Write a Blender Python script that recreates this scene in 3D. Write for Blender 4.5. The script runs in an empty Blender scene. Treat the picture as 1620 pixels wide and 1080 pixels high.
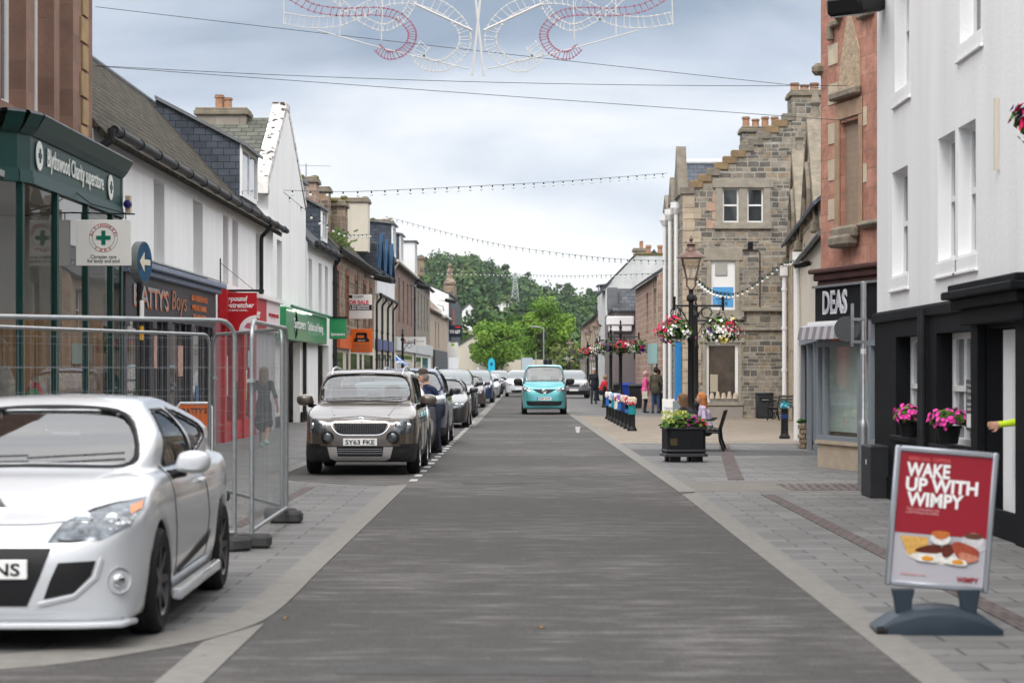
import bpy, bmesh, math, random
import numpy as np
from mathutils import Vector, Matrix, geometry
from mathutils.bvhtree import BVHTree
R = math.radians
random.seed(7)
scene = bpy.context.scene
col = scene.collection
# ---------------------------------------------------------------- camera
H, F, CX, CY = 1.6, 3400.0, 831.0, 587.0       # eye height, focal length in photo pixels, vanishing point of the street
cam = bpy.data.objects.new('camera', bpy.data.cameras.new('camera')); col.objects.link(cam)
cam.location = (0, 0, H); cam.rotation_euler = (R(90), 0, 0)
cam.data.sensor_width = 36; cam.data.sensor_fit = 'HORIZONTAL'
cam.data.lens = 36 * F / 1620
cam.data.shift_x = -(CX - 810) / 1620; cam.data.shift_y = (CY - 540) / 1620
cam.data.clip_start = 0.2; cam.data.clip_end = 6000
cam.data.dof.use_dof = True; cam.data.dof.focus_distance = 42; cam.data.dof.aperture_fstop = 3.2
scene.camera = cam
# ---------------------------------------------------------------- sky, sun, exposure
SUN_EL, SUN_ROT = 50, 196
wd = bpy.data.worlds.new('World'); scene.world = wd; wd.use_nodes = True
nt = wd.node_tree; nt.nodes.clear()
def N(t, **k):
    n = nt.nodes.new(t)
    for a, b in k.items(): setattr(n, a, b)
    return n
def lk(a, b): nt.links.new(a, b)
out = N('ShaderNodeOutputWorld'); bg = N('ShaderNodeBackground'); lk(bg.outputs[0], out.inputs[0]); bg.inputs[1].default_value = 0.1
sky = N('ShaderNodeTexSky', sky_type='NISHITA'); sky.sun_disc = False; sky.sun_elevation = R(SUN_EL); sky.sun_rotation = R(SUN_ROT)
tc = N('ShaderNodeTexCoord'); sep = N('ShaderNodeSeparateXYZ'); lk(tc.outputs['Generated'], sep.inputs[0])
mp = N('ShaderNodeMapping'); mp.inputs['Scale'].default_value = (1.0, 1.0, 3.2); mp.inputs['Location'].default_value = (0.37, 0.2, 0.1); lk(tc.outputs['Generated'], mp.inputs[0])
n1 = N('ShaderNodeTexNoise'); n1.inputs['Scale'].default_value = 5.0; n1.inputs['Detail'].default_value = 6; n1.inputs['Roughness'].default_value = 0.5; n1.inputs['Distortion'].default_value = 0.3; lk(mp.outputs[0], n1.inputs['Vector'])
n2 = N('ShaderNodeTexNoise'); n2.inputs['Scale'].default_value = 2.3; n2.inputs['Detail'].default_value = 4; lk(mp.outputs[0], n2.inputs['Vector'])
r1 = N('ShaderNodeValToRGB')                    # cloud tone by elevation
e = r1.color_ramp.elements; e[0].position = 0.0; e[0].color = (9.8, 9.9, 10.0, 1); e[1].position = 0.18; e[1].color = (3.1, 3.75, 4.7, 1)
x = e.new(0.075); x.color = (8.4, 8.6, 8.9, 1); x = e.new(0.12); x.color = (5.6, 6.2, 7.1, 1); x = e.new(0.26); x.color = (4.2, 4.8, 5.8, 1); x = e.new(0.45); x.color = (19.6, 19.7, 20.0, 1)
a1 = N('ShaderNodeMath', operation='MULTIPLY_ADD'); lk(n1.outputs[0], a1.inputs[0]); a1.inputs[1].default_value = 0.24; a1.inputs[2].default_value = -0.12
a2 = N('ShaderNodeMath', operation='ADD'); lk(sep.outputs[2], a2.inputs[0]); lk(a1.outputs[0], a2.inputs[1]); lk(a2.outputs[0], r1.inputs[0])
r2 = N('ShaderNodeValToRGB'); lk(n2.outputs[0], r2.inputs[0]); e = r2.color_ramp.elements
e[0].position = 0.36; e[0].color = (0.82, 0.84, 0.88, 1); e[1].position = 0.64; e[1].color = (1.22, 1.18, 1.13, 1)
mul = N('ShaderNodeMix', data_type='RGBA', blend_type='MULTIPLY'); mul.inputs[0].default_value = 1; lk(r1.outputs[0], mul.inputs[6]); lk(r2.outputs[0], mul.inputs[7])
mx = N('ShaderNodeMix', data_type='RGBA'); mx.inputs[0].default_value = 0.92; lk(sky.outputs[0], mx.inputs[6]); lk(mul.outputs[2], mx.inputs[7]); lk(mx.outputs[2], bg.inputs[0])
sun = bpy.data.objects.new('sun', bpy.data.lights.new('sun', 'SUN')); col.objects.link(sun)
sun.data.energy = 1.5; sun.data.angle = R(22); sun.data.color = (1, 0.97, 0.93)
sd = Vector((math.sin(R(SUN_ROT)) * math.cos(R(SUN_EL)), math.cos(R(SUN_ROT)) * math.cos(R(SUN_EL)), math.sin(R(SUN_EL))))
sun.rotation_euler = sd.to_track_quat('Z', 'Y').to_euler()
scene.view_settings.view_transform = 'Standard'; scene.view_settings.look = 'None'
scene.view_settings.exposure = 0.33; scene.view_settings.gamma = 1
# ---------------------------------------------------------------- materials
MATS = {}
def material(name, color, rough=0.6, metal=0.0, var=0.0, vs=2.0, bump=0.0, bs=30.0, coat=0.0, spec=None, pat=None, emit=0, alt=None, amt=0.5, streak=0.0):
    """procedural material; pat = (kind, width, height, mortar, mortar_colour, distortion)"""
    if name in MATS: return MATS[name]
    m = bpy.data.materials.new(name); m.use_nodes = True; t = m.node_tree; b = t.nodes['Principled BSDF']
    nn = lambda ty, **k: [n := t.nodes.new(ty), [setattr(n, a, v) for a, v in k.items()]][0]
    L = t.links.new
    b.inputs['Base Color'].default_value = (*color, 1); b.inputs['Roughness'].default_value = rough
    b.inputs['Metallic'].default_value = metal; b.inputs['Coat Weight'].default_value = coat; b.inputs['Coat Roughness'].default_value = 0.04
    b.inputs['Specular IOR Level'].default_value = spec if spec is not None else (.5 if (metal or coat or rough < .45) else .18)
    if emit: b.inputs['Emission Color'].default_value = (*color, 1); b.inputs['Emission Strength'].default_value = emit
    geo = nn('ShaderNodeNewGeometry'); cur = None; hgt = None
    if pat:
        kind, w, h, mo, mc, dist = pat
        sp = nn('ShaderNodeSeparateXYZ'); L(geo.outputs['Position'], sp.inputs[0]); cb = nn('ShaderNodeCombineXYZ')
        if kind == 'floor': L(sp.outputs[0], cb.inputs[0]); L(sp.outputs[1], cb.inputs[1])
        else:
            sn = nn('ShaderNodeSeparateXYZ'); L(geo.outputs['True Normal'], sn.inputs[0])
            ax = nn('ShaderNodeMath', operation='ABSOLUTE'); L(sn.outputs[0], ax.inputs[0]); ay = nn('ShaderNodeMath', operation='ABSOLUTE'); L(sn.outputs[1], ay.inputs[0])
            gt = nn('ShaderNodeMath', operation='GREATER_THAN'); L(ax.outputs[0], gt.inputs[0]); L(ay.outputs[0], gt.inputs[1])
            mm = nn('ShaderNodeMix'); L(gt.outputs[0], mm.inputs[0]); L(sp.outputs[0], mm.inputs[2]); L(sp.outputs[1], mm.inputs[3])
            L(mm.outputs[0], cb.inputs[0]); L(sp.outputs[2], cb.inputs[1])
        vec = cb.outputs[0]
        if dist:
            nz = nn('ShaderNodeTexNoise'); nz.inputs['Scale'].default_value = 2.4; nz.inputs['Detail'].default_value = 3; L(geo.outputs['Position'], nz.inputs['Vector'])
            sb = nn('ShaderNodeVectorMath', operation='SUBTRACT'); L(nz.outputs['Color'], sb.inputs[0]); sb.inputs[1].default_value = (.5, .5, .5)
            sc = nn('ShaderNodeVectorMath', operation='SCALE'); L(sb.outputs[0], sc.inputs[0]); sc.inputs['Scale'].default_value = dist
            ad = nn('ShaderNodeVectorMath', operation='ADD'); L(vec, ad.inputs[0]); L(sc.outputs[0], ad.inputs[1]); vec = ad.outputs[0]
        if kind == 'rubble':            # courses of uneven height
            sv = nn('ShaderNodeSeparateXYZ'); L(vec, sv.inputs[0]); acc = sv.outputs[1]
            for fr_, am_ in ((6.3, .055), (17.7, .022)):
                s1_ = nn('ShaderNodeMath', operation='MULTIPLY'); L(sv.outputs[1], s1_.inputs[0]); s1_.inputs[1].default_value = fr_
                s2_ = nn('ShaderNodeMath', operation='SINE'); L(s1_.outputs[0], s2_.inputs[0]); s3_ = nn('ShaderNodeMath', operation='MULTIPLY_ADD'); L(s2_.outputs[0], s3_.inputs[0]); s3_.inputs[1].default_value = am_; L(acc, s3_.inputs[2]); acc = s3_.outputs[0]
            cv = nn('ShaderNodeCombineXYZ'); L(sv.outputs[0], cv.inputs[0]); L(acc, cv.inputs[1]); vec = cv.outputs[0]
        br = nn('ShaderNodeTexBrick'); L(vec, br.inputs['Vector'])
        br.inputs['Scale'].default_value = 1; br.inputs['Brick Width'].default_value = w; br.inputs['Row Height'].default_value = h
        br.inputs['Mortar Size'].default_value = mo; br.inputs['Mortar Smooth'].default_value = 0.25; br.inputs['Bias'].default_value = 0
        c2 = alt if alt else tuple(c * 0.72 for c in color)
        br.inputs['Color1'].default_value = (*color, 1); br.inputs['Color2'].default_value = (*c2, 1); br.inputs['Mortar'].default_value = (*mc, 1)
        cur = br.outputs['Color']; hgt = br.outputs['Fac']
        if kind == 'rubble':
            br.squash = .62; br.squash_frequency = 2; br.offset_frequency = 3; br.offset = .37; br.inputs['Color1'].default_value = (0, 0, 0, 1); br.inputs['Color2'].default_value = (1, 1, 1, 1); br.inputs['Mortar'].default_value = (.5, .5, .5, 1)
            rp = nn('ShaderNodeValToRGB'); L(cur, rp.inputs[0]); e_ = rp.color_ramp.elements; e_[0].color = (*alt, 1); e_[1].color = (*[c * 1.18 for c in color], 1)
            for p_, c_ in ((.22, alt), (.42, tuple((a_ + b_) * .5 for a_, b_ in zip(color, alt))), (.70, color), (.88, (color[0] * .95, color[1] * .80, color[2] * .62))): q_ = e_.new(p_); q_.color = (*c_, 1)
            mx_ = nn('ShaderNodeMix', data_type='RGBA'); L(br.outputs['Fac'], mx_.inputs[0]); L(rp.outputs[0], mx_.inputs[6]); mx_.inputs[7].default_value = (*mc, 1); cur = mx_.outputs[2]
    elif alt:
        nz = nn('ShaderNodeTexNoise'); nz.inputs['Scale'].default_value = vs * .45; nz.inputs['Detail'].default_value = 5; L(geo.outputs['Position'], nz.inputs['Vector'])
        rp = nn('ShaderNodeValToRGB'); rp.color_ramp.elements[0].position = 0.5 - .16; rp.color_ramp.elements[1].position = 0.5 + .16
        rp.color_ramp.elements[0].color = (*color, 1); rp.color_ramp.elements[1].color = (*[c + (a - c) * amt * 2 for c, a in zip(color, alt)], 1)
        L(nz.outputs[0], rp.inputs[0]); cur = rp.outputs[0]
    if var or streak:
        nz = nn('ShaderNodeTexNoise'); nz.inputs['Scale'].default_value = vs; nz.inputs['Detail'].default_value = 8; nz.inputs['Roughness'].default_value = 0.62
        src = geo.outputs['Position']
        if streak:
            mpn = nn('ShaderNodeMapping'); mpn.inputs['Scale'].default_value = (1, 1, streak); L(src, mpn.inputs[0]); src = mpn.outputs[0]
        L(src, nz.inputs['Vector'])
        mr = nn('ShaderNodeMapRange'); mr.inputs['From Min'].default_value = 0.3; mr.inputs['From Max'].default_value = 0.7
        mr.inputs['To Min'].default_value = 1 - var; mr.inputs['To Max'].default_value = 1 + var * 0.8; L(nz.outputs[0], mr.inputs[0])
        mu = nn('ShaderNodeVectorMath', operation='SCALE'); L(mr.outputs[0], mu.inputs['Scale'])
        if cur: L(cur, mu.inputs[0])
        else: mu.inputs[0].default_value = color
        cur = mu.outputs[0]
    if cur: L(cur, b.inputs['Base Color'])
    if bump or hgt:
        last = None
        if bump:
            nb = nn('ShaderNodeTexNoise'); nb.inputs['Scale'].default_value = bs; nb.inputs['Detail'].default_value = 4; L(geo.outputs['Position'], nb.inputs['Vector'])
            bp = nn('ShaderNodeBump'); bp.inputs['Strength'].default_value = bump; bp.inputs['Distance'].default_value = 0.02; L(nb.outputs[0], bp.inputs['Height']); last = bp
        if hgt:
            b2 = nn('ShaderNodeBump', invert=True); b2.inputs['Strength'].default_value = 0.6; b2.inputs['Distance'].default_value = 0.015; L(hgt, b2.inputs['Height'])
            if last: L(last.outputs[0], b2.inputs['Normal'])
            last = b2
        L(last.outputs[0], b.inputs['Normal'])
    MATS[name] = m
    return m
def glass_material(name, tint, gloss, rough=0.0, edge=.45):
    """thin window glass: part see-through, part mirror"""
    if name in MATS: return MATS[name]
    m = bpy.data.materials.new(name); m.use_nodes = True; t = m.node_tree; t.nodes.clear()
    o = t.nodes.new('ShaderNodeOutputMaterial'); a = t.nodes.new('ShaderNodeBsdfTransparent'); g = t.nodes.new('ShaderNodeBsdfGlossy'); x = t.nodes.new('ShaderNodeMixShader'); lw = t.nodes.new('ShaderNodeLayerWeight')
    a.inputs[0].default_value = (*tint, 1); g.inputs['Roughness'].default_value = rough; lw.inputs[0].default_value = 0.35
    mr = t.nodes.new('ShaderNodeMapRange'); mr.inputs['To Min'].default_value = gloss; mr.inputs['To Max'].default_value = min(1, gloss + edge); t.links.new(lw.outputs['Fresnel'], mr.inputs[0])
    t.links.new(mr.outputs[0], x.inputs[0]); t.links.new(a.outputs[0], x.inputs[1]); t.links.new(g.outputs[0], x.inputs[2]); t.links.new(x.outputs[0], o.inputs[0])
    MATS[name] = m
    return m
mt = material
# ---------------------------------------------------------------- scene graph helpers
def setp(o, label=None, cat=None, group=None, kind=None):
    if label: o['label'] = label
    if cat: o['category'] = cat
    if group: o['group'] = group
    if kind: o['kind'] = kind
    return o
def thing(name, label, cat, loc=(0, 0, 0), rz=0.0, group=None):
    o = bpy.data.objects.new(name, None); col.objects.link(o); o.empty_display_size = 0.2
    o.location = loc; o.rotation_euler = (0, 0, rz)
    return setp(o, label, cat, group)
def W(px, py, D): return Vector(((px - CX) / F * D, D, H - (py - CY) / F * D))
def gd(py): return H * F / (py - CY)
class MB:
    def __init__(s): s.v = []; s.f = []; s.m = []
    def add(s, vs, fs, m=0):
        n = len(s.v); s.v += [tuple(p) for p in vs]; s.f += [tuple(i + n for i in f) for f in fs]; s.m += [m] * len(fs); return s
    def box(s, x0, x1, y0, y1, z0, z1, m=0):
        return s.add([(x, y, z) for z in (z0, z1) for y in (y0, y1) for x in (x0, x1)], [(0, 2, 3, 1), (4, 5, 7, 6), (0, 1, 5, 4), (2, 6, 7, 3), (0, 4, 6, 2), (1, 3, 7, 5)], m)
    def cbox(s, c, a, b, d, m=0):           # centre and three half-vectors
        c, a, b, d = map(Vector, (c, a, b, d))
        vs = [c + i * a + j * b + k * d for k in (-1, 1) for j in (-1, 1) for i in (-1, 1)]
        return s.add(vs, [(0, 2, 3, 1), (4, 5, 7, 6), (0, 1, 5, 4), (2, 6, 7, 3), (0, 4, 6, 2), (1, 3, 7, 5)], m)
    def quad(s, a, b, c, d, m=0): return s.add([a, b, c, d], [(0, 1, 2, 3)], m)
    def poly(s, pts, m=0): return s.add(pts, [tuple(range(len(pts)))], m)
    def prism(s, pts, vec, m=0):
        n = len(pts); vec = Vector(vec); p = [Vector(q) for q in pts]
        return s.add(p + [q + vec for q in p], [tuple(range(n - 1, -1, -1)), tuple(range(n, 2 * n))] + [(i, (i + 1) % n, n + (i + 1) % n, n + i) for i in range(n)], m)
    def tube(s, pts, r, n=8, m=0, closed=False):
        P = [Vector(p) for p in pts]; k = len(P); rs = r if isinstance(r, (list, tuple)) else [r] * k; vs = []; up = None
        for i, p in enumerate(P):
            a = P[(i - 1) % k] if (closed or i > 0) else p; b = P[(i + 1) % k] if (closed or i < k - 1) else p
            t = (b - a).normalized()
            if up is None: up = Vector((0, 0, 1)) if abs(t.z) < 0.9 else Vector((1, 0, 0))
            q = t.cross(up)
            if q.length < 1e-4: q = t.cross(Vector((0.3, 1, 0.2)))
            q.normalize(); up = q.cross(t).normalized()
            vs += [p + rs[i] * (math.cos(2 * math.pi * j / n) * q + math.sin(2 * math.pi * j / n) * up) for j in range(n)]
        fs = [(i * n + j, i * n + (j + 1) % n, ((i + 1) % k) * n + (j + 1) % n, ((i + 1) % k) * n + j) for i in range(k if closed else k - 1) for j in range(n)]
        if not closed: fs += [tuple(range(n - 1, -1, -1)), tuple(range((k - 1) * n, k * n))]
        return s.add(vs, fs, m)
    def lathe(s, prof, c=(0, 0, 0), n=16, m=0, axis='z', cap=True):
        vs = []
        for r, z in prof:
            for j in range(n):
                a = 2 * math.pi * j / n; x, y = r * math.cos(a), r * math.sin(a)
                vs.append((c[0] + x, c[1] + y, c[2] + z) if axis == 'z' else ((c[0] + z, c[1] + x, c[2] + y) if axis == 'x' else (c[0] + y, c[1] + z, c[2] + x)))
        k = len(prof); fs = [(i * n + j, i * n + (j + 1) % n, (i + 1) * n + (j + 1) % n, (i + 1) * n + j) for i in range(k - 1) for j in range(n)]
        if cap: fs += [tuple(range(n - 1, -1, -1)), tuple(range((k - 1) * n, k * n))]
        return s.add(vs, fs, m)
    def ball(s, c, r, nu=8, nv=6, m=0, sc=(1, 1, 1)):
        return s.lathe([(max(1e-4, r * math.sin(math.pi * i / nv)), -r * math.cos(math.pi * i / nv)) for i in range(nv + 1)], (0, 0, 0), nu, m).move(c, sc, (nv + 1) * nu)
    def move(s, c, sc, k):
        for i in range(len(s.v) - k, len(s.v)):
            v = s.v[i]; s.v[i] = (c[0] + v[0] * sc[0], c[1] + v[1] * sc[1], c[2] + v[2] * sc[2])
        return s
    def build(s, name, mats, parent=None, world=False, smooth=False, bevel=0.0, label=None):
        if not isinstance(mats, (list, tuple)): mats = [mats]
        me = bpy.data.meshes.new(name); vs = s.v
        if world and parent is not None:
            inv = (Matrix.Translation(parent.location) @ Matrix.Rotation(parent.rotation_euler[2], 4, 'Z')).inverted()
            if parent.parent is not None: inv = inv @ Matrix.Identity(4)
            vs = [tuple(inv @ Vector(p)) for p in vs]
        me.from_pydata(vs, [], s.f); 
        for m in mats: me.materials.append(m)
        me.polygons.foreach_set('material_index', s.m)
        bm = bmesh.new(); bm.from_mesh(me); bmesh.ops.recalc_face_normals(bm, faces=bm.faces)
        if bevel: bmesh.ops.bevel(bm, geom=[e for e in bm.edges if e.is_manifold and e.calc_face_angle(0) > 0.5], offset=bevel, segments=1, affect='EDGES', clamp_overlap=True)
        bm.to_mesh(me); bm.free()
        if smooth:
            me.polygons.foreach_set('use_smooth', [True] * len(me.polygons))
            try: me.set_sharp_from_angle(angle=R(40))
            except Exception: pass
        o = bpy.data.objects.new(name, me); col.objects.link(o)
        if parent is not None: o.parent = parent
        if label: o['label'] = label
        return o
def sub(o, parent):
    """move a part that was built in the frame of its thing one level down (parents' parts have identity transforms)"""
    o.parent = parent; return o
def copy_tree(o, loc=None, rz=None, label=None, parent=None, group=None):
    c = o.copy(); col.objects.link(c)
    if parent is not None: c.parent = parent
    for ch in o.children: copy_tree(ch, parent=c)
    if loc is not None: c.location = loc
    if rz is not None: c.rotation_euler = (0, 0, rz)
    if label: c['label'] = label
    if group: c['group'] = group
    return c
def text_mesh(txt, size, bold=0.0, extrude=0.004, width=None, shear=0.0, align='CENTER', spacing=1.0, line=1.0):
    """text as (verts, faces), centred on the origin in the xy plane, extruded along z; width squeezes it to fit"""
    cu = bpy.data.curves.new('t', 'FONT'); cu.body = txt; cu.size = size; cu.extrude = extrude; cu.offset = bold * size; cu.shear = shear
    cu.align_x = align; cu.align_y = 'CENTER'; cu.resolution_u = 3; cu.space_character = spacing; cu.space_line = line
    ob = bpy.data.objects.new('t', cu); col.objects.link(ob)
    me = bpy.data.meshes.new_from_object(ob.evaluated_get(bpy.context.evaluated_depsgraph_get()))
    vs = [v.co.copy() for v in me.vertices]; fs = [tuple(p.vertices) for p in me.polygons]
    bpy.data.objects.remove(ob); bpy.data.curves.remove(cu); bpy.data.meshes.remove(me)
    if vs:
        x0, x1 = min(v.x for v in vs), max(v.x for v in vs); y0, y1 = min(v.y for v in vs), max(v.y for v in vs)
        k = width / (x1 - x0) if width else 1
        for v in vs: v.x = (v.x - (x0 + x1) / 2) * k; v.y -= (y0 + y1) / 2
    return vs, fs
def put_text(name, txt, size, c, ux, uz, m, parent, world=True, **k):
    """ux: reading direction, uz: up direction, the text faces ux x uz"""
    vs, fs = text_mesh(txt, size, **k); c, ux, uz = Vector(c), Vector(ux).normalized(), Vector(uz).normalized(); n = ux.cross(uz)
    b = MB(); b.add([c + v.x * ux + v.y * uz + v.z * n for v in vs], fs)
    return b.build(name, m, parent, world=world)
# ---------------------------------------------------------------- implicit surfaces (bodies of cars, people)
def poly_sdf(poly, X, Y):
    P = np.asarray(poly, float); Q = np.roll(P, -1, 0); d = np.full(X.shape, 1e9); ins = np.zeros(X.shape, bool)
    for (ax, ay), (bx, by) in zip(P, Q):
        ex, ey = bx - ax, by - ay; L2 = ex * ex + ey * ey
        if L2 < 1e-12: continue
        t = np.clip(((X - ax) * ex + (Y - ay) * ey) / L2, 0, 1); d = np.minimum(d, (X - ax - t * ex) ** 2 + (Y - ay - t * ey) ** 2)
        if abs(ey) > 1e-12: ins ^= ((ay > Y) != (by > Y)) & (X < ex * (Y - ay) / ey + ax)
    return np.where(ins, -1, 1) * np.sqrt(d)
def smin(a, b, k): h = np.maximum(k - np.abs(a - b), 0) / k; return np.minimum(a, b) - h * h * k * .25
def smax(a, b, k): return -smin(-a, -b, k)
def spline(P, n=6, closed=True):
    P = [np.array(p, float) for p in P]; k = len(P); o = []
    for i in range(k if closed else k - 1):
        p0, p1, p2, p3 = (P[(i - 1) % k], P[i], P[(i + 1) % k], P[(i + 2) % k]) if closed else (P[max(i - 1, 0)], P[i], P[i + 1], P[min(i + 2, k - 1)])
        for j in range(n):
            t = j / n; o.append(.5 * (2 * p1 + (p2 - p0) * t + (2 * p0 - 5 * p1 + 4 * p2 - p3) * t * t + (3 * p1 - p0 - 3 * p2 + p3) * t ** 3))
    if not closed: o.append(P[-1])
    return o
def surfnet(S, org, h):
    nx, ny, nz = S.shape; c = (nx - 1, ny - 1, nz - 1); acc = np.zeros(c + (3,)); cnt = np.zeros(c); inside = S < 0
    cr = []
    for ax in range(3):
        a = [slice(None)] * 3; b = [slice(None)] * 3; a[ax] = slice(0, -1); b[ax] = slice(1, None)
        A, B = S[tuple(a)], S[tuple(b)]; X = inside[tuple(a)] != inside[tuple(b)]; cr.append((X, inside[tuple(a)]))
        t = np.where(X, A / np.where(X, A - B, 1), 0); o1, o2 = [k for k in range(3) if k != ax]
        for i in (0, 1):
            for j in (0, 1):
                s = [slice(None)] * 3; s[o1] = slice(i, i + c[o1]); s[o2] = slice(j, j + c[o2]); x = X[tuple(s)]; cnt += x
                acc[..., ax] += np.where(x, t[tuple(s)], 0); acc[..., o1] += x * i; acc[..., o2] += x * j
    mask = cnt > 0; idx = np.full(c, -1); idx[mask] = np.arange(mask.sum()); g = np.stack(np.nonzero(mask), 1)
    V = (g + acc[mask] / cnt[mask][:, None]) * h + np.array(org); Fs = []
    for ax in range(3):
        X, ia = cr[ax]; o1, o2 = [(1, 2), (2, 0), (0, 1)][ax]; I = np.stack(np.nonzero(X), 1)
        ok = (I[:, o1] > 0) & (I[:, o2] > 0) & (I[:, o1] < c[o1]) & (I[:, o2] < c[o2]); I = I[ok]
        def at(d1, d2): J = I.copy(); J[:, o1] -= d1; J[:, o2] -= d2; return idx[J[:, 0], J[:, 1], J[:, 2]]
        q = np.stack([at(1, 1), at(0, 1), at(0, 0), at(1, 0)], 1); fl = ~ia[I[:, 0], I[:, 1], I[:, 2]]; q[fl] = q[fl][:, ::-1]; Fs.append(q)
    return V, np.concatenate(Fs)
def np_mesh(name, V, Fq, mats, parent=None, smooth=True, mi=None):
    me = bpy.data.meshes.new(name); me.from_pydata(V.tolist(), [], Fq.tolist())
    for m in (mats if isinstance(mats, (list, tuple)) else [mats]): me.materials.append(m)
    if mi is not None: me.polygons.foreach_set('material_index', np.asarray(mi, np.int32))
    if smooth: me.polygons.foreach_set('use_smooth', [True] * len(me.polygons))
    o = bpy.data.objects.new(name, me); col.objects.link(o)
    if parent is not None: o.parent = parent
    return o
# ---------------------------------------------------------------- ground, road, pavements
ROADM = mt('asphalt', (.084, .080, .0775), .85, 0, .08, 6, .25, 220, spec=.12)
t = ROADM.node_tree; g = t.nodes.new('ShaderNodeNewGeometry'); mpn = t.nodes.new('ShaderNodeMapping'); mpn.inputs['Scale'].default_value = (1.0, 3.2, 1); t.links.new(g.outputs['Position'], mpn.inputs[0])
nz = t.nodes.new('ShaderNodeTexNoise'); nz.inputs['Scale'].default_value = 1.6; nz.inputs['Detail'].default_value = 7; nz.inputs['Roughness'].default_value = .68; t.links.new(mpn.outputs[0], nz.inputs['Vector'])
nz2 = t.nodes.new('ShaderNodeTexNoise'); nz2.inputs['Scale'].default_value = .22; nz2.inputs['Detail'].default_value = 2; t.links.new(g.outputs['Position'], nz2.inputs['Vector'])
mu = t.nodes.new('ShaderNodeMath'); mu.operation = 'MULTIPLY_ADD'; t.links.new(nz2.outputs[0], mu.inputs[0]); mu.inputs[1].default_value = .55; t.links.new(nz.outputs[0], mu.inputs[2])
rp = t.nodes.new('ShaderNodeValToRGB'); rp.color_ramp.elements[0].position = .77; rp.color_ramp.elements[1].position = .96; rp.color_ramp.elements[0].color = (0, 0, 0, 1); rp.color_ramp.elements[1].color = (.75, .75, .75, 1); t.links.new(mu.outputs[0], rp.inputs[0])
bs = t.nodes['Principled BSDF']; src = bs.inputs['Base Color'].links[0].from_socket
mi_ = t.nodes.new('ShaderNodeMix'); mi_.data_type = 'RGBA'; t.links.new(rp.outputs[0], mi_.inputs[0]); t.links.new(src, mi_.inputs[6]); mi_.inputs[7].default_value = (.19, .183, .175, 1)
vz = t.nodes.new('ShaderNodeTexVoronoi'); vz.inputs['Scale'].default_value = 55; t.links.new(g.outputs['Position'], vz.inputs['Vector'])   # pale aggregate
m2 = t.nodes.new('ShaderNodeMapRange'); m2.inputs['From Min'].default_value = .0; m2.inputs['From Max'].default_value = .5; m2.inputs['To Min'].default_value = 1.32; m2.inputs['To Max'].default_value = .78; t.links.new(vz.outputs['Distance'], m2.inputs[0])
sc_ = t.nodes.new('ShaderNodeVectorMath'); sc_.operation = 'SCALE'; t.links.new(mi_.outputs[2], sc_.inputs[0]); t.links.new(m2.outputs[0], sc_.inputs['Scale']); t.links.new(sc_.outputs[0], bs.inputs['Base Color'])
PAVEG = mt('grey_paving', (.165, .163, .158), .7, 0, .16, 1.3, .15, 60, pat=('floor', .62, .31, .012, (.07, .07, .07), 0), alt=(.118, .117, .114), spec=.2)
PAVES = mt('sandy_paving', (.24, .20, .155), .8, 0, .2, 1.1, .15, 60, pat=('floor', .45, .3, .008, (.14, .12, .10), .02), alt=(.20, .172, .14))
KERB = mt('kerb_granite', (.185, .177, .162), .8, 0, .14, 9, .2, 150, pat=('floor', 6, .9, .006, (.12, .115, .11), 0), alt=(.185, .178, .165))
BAY = mt('bay_asphalt', (.07, .07, .07), .88, 0, .25, 3, .3, 200)
BRICKD = mt('drain_brick', (.125, .10, .095), .75, 0, .2, 6, pat=('floor', .10, .20, .01, (.06, .05, .05), 0))
GRASS = mt('far_ground', (.07, .09, .04), .95, 0, .3, .02)
PAINTW = mt('road_paint', (.42, .42, .40), .7, 0, .25, 14)
def sheet(name, pts, z, m):
    b = MB(); b.prism([(x, y, z - .03) for x, y in pts], (0, 0, .03)); o = b.build(name, m); return setp(o, kind='structure')
b = MB(); b.quad((-1500, -200, -.06), (1500, -200, -.06), (1500, 2500, -.06), (-1500, 2500, -.06)); setp(b.build('ground', GRASS), kind='structure')
sheet('road', [(-40, -6), (12, -6), (12, 3), (2.15, 3), (2.15, 28), (1.75, 80), (1.5, 235), (-12, 235), (-12, 270), (-60, 270), (-60, 226), (-3.9, 226), (-3.9, 30.45), (-1.78, 30.35), (-1.78, 14), (-2.4, 12.6), (-4.6, 11.5), (-40, 11.5)], 0, ROADM)
def arc(P, n=6): return [tuple(q) for q in spline(P, n, False)]
ci = arc([(-1.9, 17), (-1.9, 14.9), (-1.98, 13.9), (-2.26, 13.0), (-2.95, 12.1), (-4.6, 11.3), (-9, 10.6)]); co = arc([(-1.65, 17), (-1.65, 14.3), (-1.78, 13.2), (-2.13, 12.3), (-2.8, 11.5), (-4.6, 10.7), (-9, 10.0)])
sheet('pavement_left', [(-30, 10.6)] + ci[::-1] + [(-1.9, 30.0), (-2.6, 30.3), (-3.4, 31.2), (-3.75, 33), (-3.75, 226), (-30, 226)], .004, PAVEG)
sheet('pavement_right', [(2.24, 3), (2.24, 28.0), (1.81, 80), (1.5, 235), (30, 235), (30, 3)], .004, PAVEG)
sheet('kerb_left', co + ci[::-1] + [(-1.9, 30.0), (-1.65, 30.2)][0:0] + [], .009, KERB)
sheet('kerb_left_line', [(-1.9, 17), (-1.65, 17), (-1.65, 30.2), (-1.9, 30.0)], .009, KERB)
sheet('kerb_left_front', [(-1.9, 4), (-1.65, 4), (-1.65, 13.6), (-1.9, 12.7)], .008, KERB)
sheet('kerb_bay', arc([(-1.9, 30.0), (-2.6, 30.25), (-3.35, 31.1), (-3.7, 33), (-3.72, 36)], 4) + arc([(-3.9, 36), (-3.88, 33), (-3.55, 31.0), (-2.7, 30.05), (-1.9, 29.85)], 4), .008, KERB)
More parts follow.
